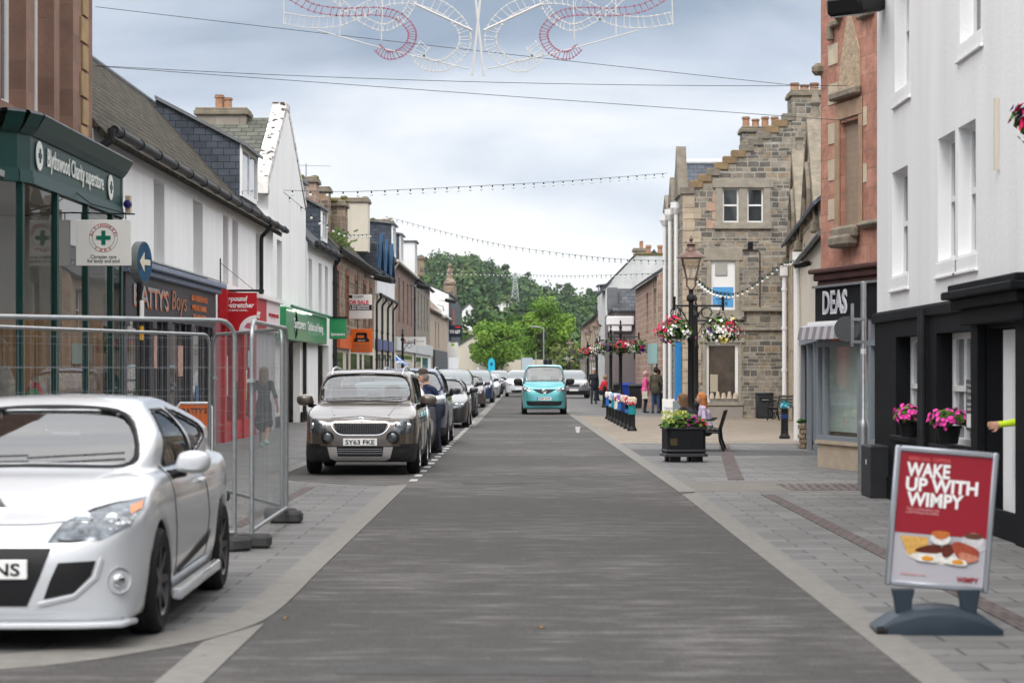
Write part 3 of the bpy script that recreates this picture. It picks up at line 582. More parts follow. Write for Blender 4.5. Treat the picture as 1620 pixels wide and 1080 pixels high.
        m = MB(); m.cbox((0, sp['ry'] - .06, sp['H'] - .17), (.12, 0, 0), (0, .02, 0), (0, 0, .035)); m.build('rear_view_mirror', TRIM, s.root, bevel=.01)
        m = MB(); m.cbox((0, sp['cy'] + .32, sp['cz'] - .06), (sp['ghw'] - .1, 0, 0), (0, .22, .02), (0, -.0, .03)); m.build('dashboard', CABIN, s.root, bevel=.02)
    def wheels(s, rim):
        sp = s.sp; r = sp['wr']; w = .205; hw = sp['W'] / 2; first = None
        for wy in sp['wy']:
            for sg in (1, -1):
                loc = (sg * (hw - .115), wy, r)
                if first is None:
                    b = MB(); b.lathe([(r * .66, -w / 2 + .01), (r * .9, -w / 2), (r * .975, -w / 2 + .02), (r, -w / 2 + .05), (r, w / 2 - .05), (r * .975, w / 2 - .02), (r * .9, w / 2), (r * .66, w / 2 - .01)], n=36, axis='x', cap=False)
                    for gx in (-.045, 0, .045): b.lathe([(r * 1.003, gx - .004), (r * 1.003, gx + .004)], n=36, axis='x', cap=False)
                    t = b.build('wheel', RUB, s.root, smooth=True)
                    b = MB(); b.lathe([(r * .67, w / 2 - .005), (r * .655, w / 2 - .02), (r * .62, w / 2 - .03), (r * .61, -w / 2 + .02)], n=36, axis='x', cap=False)
                    b.lathe([(.001, w / 2 - .02), (r * .16, w / 2 - .022), (r * .2, w / 2 - .045)], n=20, axis='x', cap=False)
                    for k in range(7):
                        a = k * 2 * math.pi / 7; c, n_ = Vector((0, math.cos(a), math.sin(a))), Vector((0, -math.sin(a), math.cos(a)))
                        b.prism([c * r * .12 - n_ * .030 + Vector((w / 2 - .045, 0, 0)), c * r * .64 - n_ * .018 + Vector((w / 2 - .03, 0, 0)), c * r * .64 + n_ * .018 + Vector((w / 2 - .03, 0, 0)), c * r * .12 + n_ * .030 + Vector((w / 2 - .045, 0, 0))], (.022, 0, 0))
                    q = b.build('rim', rim, t, smooth=True)
                    b = MB(); b.lathe([(.001, 0), (r * .42, 0), (r * .42, .012)], (w / 2 - .10, 0, 0), n=24, axis='x'); b.build('brake_disc', ALLOY, t)
                    t.location = loc; first = t
                else:
                    t = first.copy(); col.objects.link(t); t.location = loc
                    for ch in first.children: c = ch.copy(); col.objects.link(c); c.parent = t
                    if sg < 0: t.rotation_euler = (0, 0, math.pi)
        # the first was the +x side; nothing else to flip
    def mirrors(s, paint, y=None, z=None, x=None, blk=True, sz=1.0):
        sp = s.sp; y = y or sp['cy'] + .42; z = z or sp['belt'] + .06; x = x or sp['W'] / 2 + .10
        for sg in (1, -1):
            b = MB(); P = spline([(-.115, -.055), (-.12, .02), (-.08, .085), (.04, .095), (.115, .06), (.12, -.02), (.06, -.07)], 3)
            rings = [(-.10, .55), (-.08, .82), (-.03, 1.0), (.05, 1.0), (.07, .93)]
            vs = [(sg * (x + p[0] * k * sz), y + dy * sz, z + p[1] * k * sz) for dy, k in rings for p in P]; n = len(P)
            fs = [(i * n + j, i * n + (j + 1) % n, (i + 1) * n + (j + 1) % n, (i + 1) * n + j) for i in range(4) for j in range(n)] + [tuple(range(n)), tuple(range(4 * n, 5 * n))]
            b.add(vs, fs); mir = b.build('door_mirror', paint, s.root, smooth=True)
            b = MB(); b.tube([(sg * (x - .05), y + .0, z - .06 * sz), (sg * (x - .16), y + .02, z - .085 * sz), (sg * (sp['ghw'] + .02), y + .0, z - .09 * sz)], [.035 * sz, .03, .04], 8); b.build('mirror_arm', TRIM, mir, smooth=True)
    def plate(s, txt, z, w=.52, h=.111, x=0, blue=False, tx=None, tw=None):
        hh = s.ray((x, z), 'f'); y = hh[0].y - .018 if hh else 0
        b = MB(); b.box(x - w / 2, x + w / 2, y - .006, y + .012, z - h / 2, z + h / 2); p = b.build('number_plate', PLATE, s.root, bevel=.004)
        if blue: b = MB(); b.box(x - w / 2 + .002, x - w / 2 + .045, y - .0075, y - .006, z - h / 2 + .004, z + h / 2 - .004); b.build('blue_band', mt('plate_blue', (.03, .09, .5), .4), p)
        put_text('plate_lettering', txt, .088 * 1.12, (x + (tx if tx is not None else (.02 if blue else 0)), y - .0075, z), (1, 0, 0), (0, 0, 1), PLATET, p, world=False, bold=.02, width=tw or (w * .86 if not blue else w * .80), extrude=.0015)
    def wipers(s):
        for a, b_ in (((-.62, .02), (-.02, .045)), ((-.02, .02), (.58, .06))): s.seam('wiper', [(a[0], s.sp['cz'] + .06 + a[1]), (b_[0], s.sp['cz'] + .05 + b_[1])], 'f', .006, off=.008)
    def headlight(s, poly, ax='f', amber=None):
        for sg in (1, -1):
            P = [(sg * p[0], p[1]) for p in poly]
            l = s.decal('headlight', P, ax, LAMP, .004, .03)
            if l is None: continue
            s.seam('headlight_rim', P, ax, .009, closed=True, parent=l)
            c = sum((Vector(p) for p in P), Vector((0, 0))) / len(P)
            for k, (dx, rr) in enumerate(((-.10, .052), (.06, .045))):
                h = s.ray((c.x + sg * dx, c.y + .005), ax)
                if h: b = MB(); b.ball(h[0] + h[1] * .0, rr, 14, 8, 0, (1, .35, 1)); b.build('lamp_bulb', CHROME, l, smooth=True)
            if amber: s.decal('indicator', [(sg * p[0], p[1]) for p in amber], ax, AMBER, .008, .03, parent=l)
def paint(name, c, flake=0.25, rough=.28): return mt(name, c, rough, flake, coat=1.0, spec=.3)
# ---------------------------------------------------------------- the vehicles in the photo
WHITEP = paint('white_paint', (.50, .515, .535), 0)
BRONZE = paint('bronze_paint', (.088, .070, .054), .35)
TEAL = paint('teal_paint', (.085, .36, .38), .35)
NAVYP = paint('navy_paint', (.02, .04, .10), .3)
BLACKP = paint('black_paint', (.014, .015, .018), .1)
SILVERP = paint('silver_paint', (.42, .44, .46), .6)
PURPLEP = paint('brown_purple_paint', (.085, .06, .06), .4)
GREYP = paint('grey_paint', (.17, .17, .18), .5)
BLUEP = paint('pale_blue_paint', (.30, .38, .48), .5)
# white coupe in the left foreground
sp = body_spec(4.30, 1.80, 1.45, .77, .97, 1.12, 1.98, 3.30, .99, cl=.15, tail=4.12, wr=.325, wy=(.90, 3.54), roofw=.57, nose=.12, ghw=.80)
sp['gh'] = [(.75, .84), (1.12, 1.0), (1.50, 1.20), (1.98, 1.385), (2.35, 1.445), (2.75, 1.44), (3.35, 1.34), (3.85, 1.18), (4.12, 1.02), (4.1, .85), (1.1, .8)]
wins = dict(screen=[(0, 1.01), (.40, 1.005), (.66, 1.0), (.70, 1.035), (.66, 1.12), (.60, 1.22), (.55, 1.30), (.49, 1.335), (.25, 1.36), (0, 1.365)],
            side=[[(1.52, .99), (2.62, 1.015), (2.60, 1.34), (2.12, 1.335), (1.75, 1.20)], [(2.70, 1.02), (3.50, 1.14), (3.45, 1.20), (2.95, 1.315), (2.69, 1.345)]],
            rear=[(0, 1.12), (.5, 1.12), (.42, 1.30), (0, 1.33)])
c = Car('parked_car', 'white sports coupe parked at the left edge in front of the steel mesh fence', 'x' and -3.10, 12.25, sp, WHITEP, .025, True, rim=DALLOY, wins=wins, black=lambda C: (C[:, 2] < .16))
MEG = c
c.headlight([(.36, .615), (.42, .72), (.56, .795), (.84, .855), (.845, .79), (.80, .70), (.66, .63)], amber=[(.77, .80), (.83, .83), (.835, .79), (.79, .76)])
c.decal('lower_grille', [(-.385, .585), (.385, .585), (.33, .43), (.255, .26), (-.255, .26), (-.33, .43)], 'f', TRIM, .005, .04)
for sg in (1, -1):
    g = c.decal('air_intake', [(sg * .43, .505), (sg * .635, .515), (sg * .61, .43), (sg * .52, .335), (sg * .35, .30), (sg * .385, .40)], 'f', TRIM, .006, .03)
    c.seam('intake_lip', [(sg * .665, .53), (sg * .635, .42), (sg * .52, .315), (sg * .32, .27)], 'f', .016, m=WHITEP, parent=g)
    h = c.ray((sg * .76, .395), 'f'); b = MB(); b.lathe([(.075, .0), (.07, .02), (.045, .012), (.04, -.0)], (0, 0, 0), 20, axis='y', cap=False)
    f = b.build('fog_light', WHITEP, c.root, smooth=True); f.location = h[0] - Vector((0, .025, 0)); f.rotation_euler = (0, 0, sg * R(35))
    b = MB(); b.ball((0, 0.005, 0), .040, 16, 8, 0, (1, .5, 1)); b.build('lamp_lens', CHROME, f, smooth=True)
    c.decal('side_strip', [(1.45, .30), (2.75, .42), (2.86, .50), (1.52, .345)], 's', TRIM, .007, .05, sg=sg)
    b = MB(); b.prism([(sg * .865, 1.32, .16), (sg * .93, 1.34, .155), (sg * .925, 3.10, .185), (sg * .865, 3.12, .19)], (0, 0, .075)); b.build('side_skirt', WHITEP, c.root, bevel=.012, smooth=True)
    c.seam('door_seam', [(1.42, 1.0), (1.38, .75), (1.44, .30), (2.70, .33), (2.80, .62), (2.68, 1.0)], 's', .005, sg=sg)
    h = c.ray((2.48, .86), 's', sg); b = MB(); b.tube([h[0] + Vector((sg * .005, -.09, 0)), h[0] + Vector((sg * .03, -.07, 0)), h[0] + Vector((sg * .03, .07, .004)), h[0] + Vector((sg * .005, .09, .004))], .013, 8); b.build('door_handle', WHITEP, c.root, smooth=True)
b = MB(); b.prism([(-.80, .04, .135), (-.55, -.045, .135), (-.15, -.06, .135), (.15, -.06, .135), (.55, -.045, .135), (.80, .04, .135), (.85, .25, .135), (-.85, .25, .135)], (0, 0, .035)); b.build('front_splitter', WHITEP, c.root, bevel=.01, smooth=True)
c.seam('bonnet_seam', [(-.50, .735), (-.30, .715), (0, .71), (.30, .715), (.50, .735)], 'f', .005)
for sg in (1, -1): c.seam('bonnet_crease', [(sg * .30, .45), (sg * .44, .75), (sg * .56, 1.10)], 't', .006, m=WHITEP, off=-.001)
c.mirrors(WHITEP, y=1.50, z=1.01, x=.975, sz=.86); c.wipers(); c.plate('NS', .47, tx=.145, tw=.15)
b = MB(); h = c.ray((0, .80), 'f'); b.prism([(0, 0, -.06), (.045, 0, 0), (0, 0, .06), (-.045, 0, 0)], (0, .02, 0)); o = b.build('badge', CHROME, c.root, bevel=.005); o.location = h[0] - Vector((0, .012, 0))
# bronze estate with roof rails, first of the parked row
def yeti_black(C): return (C[:, 2] < .50) & (C[:, 1] < .9) & ~((C[:, 2] > .44) & (np.abs(C[:, 0]) < .62)) | (C[:, 2] < .34)
sp = body_spec(4.22, 1.79, 1.64, .90, 1.08, 1.02, 1.62, 3.65, 1.06, cl=.20, tail=4.08, wr=.34, wy=(.87, 3.45), roofw=.665, nose=.02, ghw=.80)
c = Car('parked_car', 'bronze brown estate car with roof rails and round fog lamps, first in the parked row', -2.53, 32.9, sp, BRONZE, .03, True, black=yeti_black)
c.headlight([(.50, .70), (.53, .82), (.66, .86), (.80, .87), (.82, .76), (.78, .66), (.62, .635)])
for sg in (1, -1):
    h = c.ray((sg * .50, .585), 'f'); b = MB(); b.lathe([(.10, .05), (.10, -.01), (.078, -.018), (.074, .0)], n=20, axis='y', cap=False); f = b.build('fog_lamp', TRIM, c.root, smooth=True); f.location = h[0]
    b = MB(); b.ball((0, 0, 0), .074, 18, 8, 0, (1, .3, 1)); b.build('lamp_lens', LAMP, f, smooth=True)
    b = MB(); b.tube([(sg * .56, 1.50, 1.53), (sg * .57, 1.75, 1.635), (sg * .58, 2.5, 1.665), (sg * .57, 3.3, 1.63), (sg * .56, 3.6, 1.52)], .02, 8); b.build('roof_rail', ALLOY, c.root, smooth=True)
    c.seam('door_seam', [(1.32, 1.05), (1.28, .5), (1.4, .32), (2.32, .32), (2.36, 1.05)], 's', .005, sg=sg)
    c.decal('bumper_slot', [(sg * .57, .40), (sg * .82, .43), (sg * .80, .36), (sg * .60, .34)], 'f', RUB, .005, .04)
g = c.decal('grille', [(-.42, .80), (.42, .80), (.345, .635), (-.345, .635)], 'f', TRIM, .006, .04)
c.seam('grille_frame', [(-.50, .815), (-.25, .825), (0, .835), (.25, .825), (.50, .815), (.44, .75), (.365, .62), (-.365, .62), (-.44, .75)], 'f', .009, closed=True, m=CHROME, off=.004, parent=g)
b = MB()
for k in range(21):
    x = -.36 + .036 * k; h = c.ray((x, .72), 'f')
    if h: b.box(x - .006, x + .006, h[0].y - .022, h[0].y, .645 if abs(x) < .32 else .70, .79)
b.build('grille_bars', mt('dark_chrome', (.10, .10, .11), .3, .7), g)
h = c.ray((0, .86), 'f'); b = MB(); b.lathe([(.002, -.02), (.05, -.016), (.058, -.005), (.058, .02)], (0, 0, 0), 20, axis='y'); o = b.build('badge', CHROME, c.root, smooth=True); o.location = (0, h[0].y - .012, .845)
u = c.decal('bumper_guard', [(-.50, .44), (-.36, .44), (-.34, .30), (.34, .30), (.36, .44), (.50, .44), (.46, .27), (.38, .235), (-.38, .235), (-.46, .27)], 'f', mt('silver_plastic', (.36, .35, .34), .4, .4), .012, .03)
g2 = c.decal('lower_grille', [(-.36, .425), (.36, .425), (.33, .305), (-.33, .305)], 'f', RUB, .010, .04)
for z in (.34, .375, .405): c.seam('grille_bar', [(-.34, z), (.34, z)], 'f', .006, off=.012, parent=g2, m=mt('dark_chrome', (.1, .1, .11), .3, .7))
for sg in (1, -1): c.seam('bonnet_crease', [(sg * .42, .30), (sg * .50, .65), (sg * .58, 1.0)], 't', .012, m=BRONZE, off=-.003)
c.seam('bonnet_seam', [(-.46, .875), (0, .905), (.46, .875)], 'f', .006)
c.mirrors(BRONZE, y=1.42, z=1.13, x=.985, sz=1.05); c.wipers(); c.plate('SY63 FKE', .515)
YETI = c
# flag clipped to the window of the bronze car
t = thing('flag', 'small blue flag with white diagonal cross clipped above the bronze car roof', 'flag', (W(629, 586, 34.9)))
b = MB(); b.tube([(.0, 0, -.05), (-.02, 0, .03), (-.045, 0, .28)], .005, 6); b.build('pole', PLATE, t)
FB = mt('flag_blue', (.03, .20, .62), .7)
def wv(u, v): return Vector((-.045 + .24 * u + .01 * v, .02 * math.sin(5 * u), .27 - .17 * u - .14 * v + .11 * u * v))
b = MB(); nU, nV = 10, 7
for i in range(nU):
    for j in range(nV):
        u, v = (i + .5) / nU, (j + .5) / nV; wh = abs(u - v) < .14 or abs(u + v - 1) < .14
        b.quad(wv(i / nU, j / nV), wv((i + 1) / nU, j / nV), wv((i + 1) / nU, (j + 1) / nV), wv(i / nU, (j + 1) / nV), 1 if wh else 0)
b.build('cloth', [FB, mt('flag_white', (.8, .8, .8), .7)], t)
# teal van driving towards us
sp = body_spec(4.40, 1.70, 1.86, .98, 1.18, .62, 1.45, 4.1, 1.12, cl=.20, tail=4.33, wr=.32, wy=(.78, 3.6), roofw=.66, nose=.03, ghw=.80)
sp['gh'] = [(.25, 1.0), (.55, 1.18), (.95, 1.50), (1.35, 1.78), (1.9, 1.86), (3.0, 1.87), (4.15, 1.84), (4.32, 1.6), (4.36, 1.1), (.6, .9)]
c = Car('moving_van', 'bright teal small van driving up the middle of the road', .70, 79.2, sp, TEAL, .045, True, cat='van')
c.headlight([(.42, .86), (.52, .93), (.78, 1.06), (.81, .98), (.76, .88), (.58, .84)])
g = c.decal('grille', [(-.45, .93), (.45, .93), (.28, .84), (.12, .77), (-.12, .77), (-.28, .84)], 'f', TRIM, .01, .05)
h = c.ray((0, .86), 'f'); b = MB(); b.tube([(.075 * math.cos(R(30 * k)), -.02, .075 * math.sin(R(30 * k))) for k in range(12)], .014, 6, closed=True); b.box(-.10, .10, -.03, -.012, -.018, .018); o = b.build('badge', CHROME, c.root); o.location = h[0]
c.decal('lower_grille', [(-.66, .50), (.66, .50), (.62, .36), (.50, .33), (-.50, .33), (-.62, .36)], 'f', TRIM, .01, .06)
c.plate('FJ60 EXA', .585, blue=True); c.mirrors(TRIM, y=1.15, z=1.20, x=.97, sz=1.35); c.wipers()
VAN = c
# simpler cars further along
def plain_car(label, x, y, spx, pt, res=.05, cut=False, plate=None, lights=None, rails=False, group='cars parked in the row along the left kerb', big=False, name='parked_car', black=None, mirror=None, rim=ALLOY):
    c = Car(name, label, x, y, spx, pt, res, cut, group=group, black=black, rim=rim); hz = spx['hz']; hw = spx['W'] / 2
    c.headlight(lights or [(.46, hz - .20), (.50, hz - .10), (.76, hz - .02), (.80, hz - .10), (.70, hz - .19)])
    c.decal('grille', [(-.36, hz - .10), (.36, hz - .10), (.30, hz - .24), (-.30, hz - .24)], 'f', TRIM, .01, .06)
    c.decal('lower_grille', [(-.55, .42), (.55, .42), (.46, .29), (-.46, .29)], 'f', TRIM, .01, .06)
    c.mirrors(mirror or pt); 
    if cut: c.wipers()
    h = c.ray((0, .5), 'f'); b = MB(); b.box(-.26, .26, -.02, .0, -.055, .055); o = b.build('number_plate', PLATE, c.root); o.location = (0, h[0].y, .50)
    if rails:
        for sg in (1, -1): b = MB(); b.tube([(sg * .54, spx['ry'] + .1, spx['H'] - .10), (sg * .56, spx['ry'] + .35, spx['H'] + .0), (sg * .56, spx['re'] - .3, spx['H'] - .0), (sg * .54, spx['re'], spx['H'] - .10)], .02, 6); b.build('roof_rail', ALLOY, c.root, smooth=True)
    return c
hatch = lambda: body_spec(4.1, 1.76, 1.47, .76, .98, 1.02, 1.75, 3.3, 1.0, cl=.17, wr=.32)
suv = lambda: body_spec(4.5, 1.84, 1.68, .92, 1.12, 1.15, 1.85, 3.75, 1.10, cl=.22, wr=.36, roofw=.62)
salo = lambda: body_spec(4.6, 1.80, 1.44, .74, .97, 1.25, 2.05, 3.25, .99, cl=.15, wr=.335, tail=4.05)
plain_car('silver car almost hidden behind the bronze estate, showing a silver mirror', -2.62, 38.4, salo(), SILVERP, .045)
plain_car('dark blue off-roader with silver roof rails behind the man in a cap', -2.56, 45.6, suv(), NAVYP, .04, True, rails=True, mirror=BLACKP, black=lambda C: C[:, 2] < .42)
plain_car('black saloon with slanted headlights behind the blue off-roader', -2.48, 60.2, salo(), BLACKP, .045, True, lights=[(.44, .56), (.52, .66), (.78, .74), (.82, .70), (.70, .58)])
plain_car('tall black car parked between the black saloon and the brown hatchback', -2.62, 74, suv(), BLACKP, .05)
plain_car('brown purple hatchback parked beyond the black cars', -2.66, 94, hatch(), PURPLEP, .05, True)
plain_car('dark grey tall car behind the brown purple hatchback', -2.5, 108, suv(), NAVYP, .06, mirror=BLACKP)
for (x, y, spf, pt, lb) in [(-2.4, 128, salo, SILVERP, 'pale silver car far along the parked row, fourth from its end'), (-2.4, 147, hatch, NAVYP, 'dark blue car far along the parked row, third from its end'), (-2.1, 168, suv, GREYP, 'grey car far along the parked row, last but one'), (-1.9, 190, hatch, SILVERP, 'silver car at the far end of the parked row')]:
    plain_car(lb, x, y, spf(), pt, .07)
plain_car('white off-roader driving behind the teal van, partly hidden by it', -.35, 134, suv(), WHITEP, .06, group=None, name='moving_car', mirror=BLACKP)
plain_car('grey compact off-roader behind the teal van, on the right side of the road', 2.85, 126, suv(), GREYP, .06, group=None, name='parked_car', black=lambda C: C[:, 2] < .45)
# ---------------------------------------------------------------- west side of the street
def dormer(B, u0, u1, wf, z0, z1, wb, zb, cheek=SLATE, frame=WPAINT, top=LEAD, bars=1, over=.12):
    b = MB(); zl = z0 - .3
    b.prism([B.pt(u0, wf, zl), B.pt(u0, wf, z1), B.pt(u0, wb, zb), B.pt(u0, wb, zb - .6)], B.U * (u1 - u0)); d = B.root and b.build('dormer', cheek, B.root, world=True)
    b = MB(); sl = (zb - z1) / (wb - wf)
    b.prism([B.pt(u0 - over, wf + over * 1.5, z1 - over * 1.5 * -sl + .02), B.pt(u0 - over, wf + over * 1.5, z1 + over * 1.5 * sl + .10), B.pt(u0 - over, wb, zb + .10), B.pt(u0 - over, wb, zb + .01)], B.U * (u1 - u0 + 2 * over)); q = b.build('dormer_roof', top, B.root, world=True); q.parent = d
    b = MB(); w = wf + .015
    for a, c, e, f in ((u0, u0 + .13, z0, z1), (u1 - .13, u1, z0, z1), (u0, u1, z1 - .12, z1), (u0, u1, z0 - .04, z0 + .08)): B.ub(b, a, c, w - .02, w + .04, e, f)
    for k in range(1, bars + 1): uu = u0 + (u1 - u0) * k / (bars + 1); B.ub(b, uu - .03, uu + .03, w - .02, w + .02, z0, z1)
    q = b.build('frame', frame, B.root, world=True); q.parent = d
    b = MB(); b.quad(B.pt(u0 + .1, w - .005, z0 + .04), B.pt(u1 - .1, w - .005, z0 + .04), B.pt(u1 - .1, w - .005, z1 - .1), B.pt(u0 + .1, w - .005, z1 - .1)); q = b.build('pane', PALEP, B.root, world=True); q.parent = d
    return d
# --- charity shop
GREEN = mt('dark_green_paint', (.003, .040, .034), .42, 0, .12, 3, spec=.3)
SHOPG = glass_material('shop_glass', (.88, .90, .88), .10, .004, .28)
WOOD = mt('pine_boards', (.36, .20, .085), .6, 0, .2, 3, streak=.1)
SIGNW = mt('sign_white', (.74, .72, .68), .5, 0, .05, 3)
CREAMT = mt('cream_lettering', (.72, .74, .70), .5)
B = Bld('charity_shop', 'brown sandstone building with a curved dark green shopfront at the left edge', (-6.85, 19), (-6.85, 34), -1, 8, 12.5); A0 = B
up = [(9.1, 10.5, 5.15, 9.6), (11.0, 12.25, 5.15, 9.6), (12.6, 13.55, 5.15, 9.6)]
b = MB(); B.front(b, 0, 15, 4.75, 12.5, up, 0, .30); B.front(b, 0, 15, 0, 4.75, [(6.2, 14.6, .0, 4.3)], 0, .12)
for u in (0, 15): b.quad(B.pt(u, 0, 0), B.pt(u, -8, 0), B.pt(u, -8, 12.5), B.pt(u, 0, 12.5))
b.quad(B.pt(0, -8, 0), B.pt(15, -8, 0), B.pt(15, -8, 12.5), B.pt(0, -8, 12.5)); b.quad(B.pt(0, 0, 12.5), B.pt(15, 0, 12.5), B.pt(15, -8, 12.5), B.pt(0, -8, 12.5))
b.build('wall', BRST, B.root, world=True)
for h in up: B.window(*h, rec=.24, bars=1, t=.13)
B.part('corner_quoins', mt('quoin_ochre', (.36, .25, .135), .85, 0, .2, 3, .3), [(14.05 + (k % 2) * .12, 14.55, .001, .035, 5.0 + k * .42, 5.38 + k * .42) for k in range(16)], bevel=.006)
path = [(7.75, -1.6), (7.75, .02), (7.82, .28), (8.02, .46), (8.35, .55), (14.5, .55), (14.5, 0)]
def band(z0, z1, d0, d1, name, m, slope=0):
    b = MB()
    for i in range(len(path) - 1):
        (ua, wa), (ub_, wb) = path[i], path[i + 1]
        if i == len(path) - 2: continue
        na = Vector(((ub_ - ua), (wb - wa))).normalized(); nn = (-na.y, na.x); nn = nn if nn[1] > 0 or nn[0] < 0 else (-nn[0], -nn[1])
        P = [B.pt(ua + nn[0] * d, wa + nn[1] * d, z) for d, z in ((d0, z0), (d1, z1))] ; Q = [B.pt(ub_ + nn[0] * d, wb + nn[1] * d, z) for d, z in ((d0, z0), (d1, z1))]
        I = [B.pt(ua - nn[0] * .05, wa - nn[1] * .05, z) for z in (z0, z1)]; J = [B.pt(ub_ - nn[0] * .05, wb - nn[1] * .05, z) for z in (z0, z1)]
        b.quad(P[0], Q[0], Q[1], P[1]); b.quad(P[1], Q[1], J[1], I[1]); b.quad(P[0], Q[0], J[0], I[0])
        if i == len(path) - 3: b.quad(Q[0], Q[1], J[1], J[0])
    return b.build(name, m, B.root, world=True)
band(4.15, 4.60, 0, 0, 'fascia', GREEN); band(3.98, 4.15, .05, .03, 'lower_moulding', GREEN); band(4.60, 4.68, .03, .10, 'cornice_bed', GREEN); band(4.68, 4.84, .10, .19, 'cornice', GREEN)
band(4.84, 4.88, .20, .17, 'cornice_flashing', mt('old_lead', (.07, .075, .085), .6, 0, .4, 5)); band(.0, .48, .03, .03, 'stall_riser', GREEN)
b = MB(); b.prism([B.pt(u, w, 4.86) for u, w in path] + [B.pt(14.5, -.0, 4.86), B.pt(7.75, -.0, 4.86)][1:] if 0 else [B.pt(7.75, 0, 4.84), B.pt(7.82, .28, 4.84), B.pt(8.02, .46, 4.84), B.pt(8.35, .55, 4.84), B.pt(14.5, .55, 4.84), B.pt(14.5, 0, 4.84)], (0, 0, .04)); b.build('shopfront_roof', LEAD, B.root, world=True)
b = MB(); B.ub(b, 14.48, 14.60, -.1, .56, 0, 4.84); b.build('end_pilaster', GREEN, B.root, world=True)
for u, w in [(7.78, .14), (8.12, .49), (9.85, .55), (11.85, .55), (13.70, .55)]: B.part('mullion', GREEN, [(u - .055, u + .055, w - .06, w + .03, .48, 3.98)])
for i, (a, c) in enumerate([((7.75, -1.6), (7.75, .02)), ((7.82, .28), (8.02, .46)), ((8.35, .55), (9.8, .55)), ((9.9, .55), (11.8, .55)), ((11.9, .55), (13.65, .55)), ((13.75, .55), (14.48, .55))]):
    if i == 3: a, c = (9.9, .55), (11.8, .55)
    b = MB(); b.quad(B.pt(a[0], a[1] - .01, .48), B.pt(c[0], c[1] - .01, .48), B.pt(c[0], c[1] - .01, 3.98), B.pt(a[0], a[1] - .01, 3.98)); b.build('shop_window', SHOPG, B.root, world=True)
B.text('fascia_lettering', 'Blythswood Charity superstore', .34, 11.15, 4.37, .565, CREAMT, width=3.75, bold=.01)
for u in (8.78, 13.55):
    b = MB(); c = B.pt(u, .565, 4.38); b.lathe([(.19, 0), (.19, .012)], tuple(c), 24, axis='x'); d = b.build('emblem', CREAMT, B.root, world=True)
    b = MB(); B.ub(b, u - .03, u + .03, .580, .588, 4.29, 4.47); B.ub(b, u - .085, u + .085, .5805, .5885, 4.35, 4.41); q = b.build('cross', GREEN, B.root, world=True); q.parent = d
# interior
B.part('shop_floor', mt('shop_floor', (.20, .17, .14), .6), [(7.8, 14.4, -5.5, .5, .30, .36)])
B.part('ceiling', mt('shop_ceiling', (.30, .30, .29), .8), [(6.3, 14.5, -5.6, .35, 4.02, 4.10)])
B.part('back_wall', mt('shop_wall', (.42, .42, .42), .8, 0, .1, 2), [(6.2, 14.5, -5.6, -5.5, .3, 4.0)])
B.part('end_wall', mt('shop_wall', (.42, .42, .42), .8), [(14.3, 14.4, -5.5, .35, 2.3, 4.0)]); B.part('boarding', WOOD, [(14.26, 14.38, -5.5, .30, .36, 2.45), (12.6, 12.66, -2.2, -.2, .36, 2.45)])
for k, (u, w) in enumerate([(9.0, -.9), (10.4, -1.0), (9.4, -3.0), (11.5, -2.8)]): B.part('ceiling_light', mt('strip_light', (1, .97, .85), .5, emit=5), [(u, u + .9, w - .25, w + .25, 3.97, 4.01)])
rr = random.Random(11)
B.part('display_table', WOOD, [(8.6, 11.0, -.5, .2, .36, .80), (11.9, 13.9, -.4, .25, .36, .72)], bevel=.01)
for k in range(26):
    u = rr.uniform(8.5, 14); c = [(.02, .10, .30), (.04, .16, .06), (.35, .20, .04), (.30, .03, .03), (.05, .05, .06), (.25, .22, .18), (.03, .12, .28)][k % 7]; hh = rr.uniform(.25, .9) if k % 3 else rr.uniform(.9, 1.7)
    w = rr.uniform(-.3, .15) if k % 3 else rr.uniform(-2.4, -.7); z = .78 if k % 3 else .4
    b = MB(); b.lathe([(.02, 0), (.16, .05), (.19, hh * .4), (.13, hh * .8), (.05, hh)], tuple(B.pt(u, w, z)), 10); b.build('goods', mt('goods_%d' % (k % 7), c, .8, 0, .4, 9), B.root, world=True, smooth=True)
# --- long white building with the hair shop and the discount shop
A = Bld('white_house', 'long two storey white harled building with mossy slate roof and heavy black gutter', (-6.85, 34.05), (-6.85, 58.4), -1, 5.2, 5.45)
hs = [(5.55, 6.75, 3.6, 5.15), (10.25, 11.6, 3.6, 5.15), (14.65, 15.55, 3.6, 5.15), (16.2, 17.2, 3.6, 5.15), (20.6, 21.6, 3.6, 5.15)]
A.walls(WHITEW, holes=hs, rec=.22, ridge=8.25)
for h in hs: A.window(*h, rec=.2, bars=1)
A.roof(MOSSY, 8.25, ends=.02); A.gutter(0, 24.6, w=.34, down=[(21.0, 3.0)])
b = MB(); b.tube([A.pt(-.1, .32, 5.42), A.pt(-.12, .30, 5.25), A.pt(-.1, .1, 5.1), A.pt(-.12, -.05, 4.9)], .07, 8); b.build('gutter_elbow', GUTTER, A.root, world=True, smooth=True)
dormer(A, 19.4, 22.6, -.25, 6.0, 7.25, -2.35, 8.35, SLATEB, bars=1)
dormer(A, 24.2, 24.3, -.2, 6, 6.1, -.6, 6.2) if 0 else None
CHAR = mt('charcoal_shop_paint', (.028, .027, .034), .5, 0, .1, 3, spec=.3); ORANGE = mt('orange_lettering', (.62, .17, .05), .5); SILV = mt('silver_lettering', (.30, .32, .34), .4)
A.part('shop_fascia', CHAR, [(1.6, 12.0, .02, .22, 2.52, 3.25)]); A.part('shop_cornice', mt('blue_grey_cornice', (.20, .235, .31), .55, 0, .15, 3), [(1.4, 12.2, .02, .32, 3.25, 3.36), (1.3, 12.3, .02, .42, 3.36, 3.47)], bevel=.02)
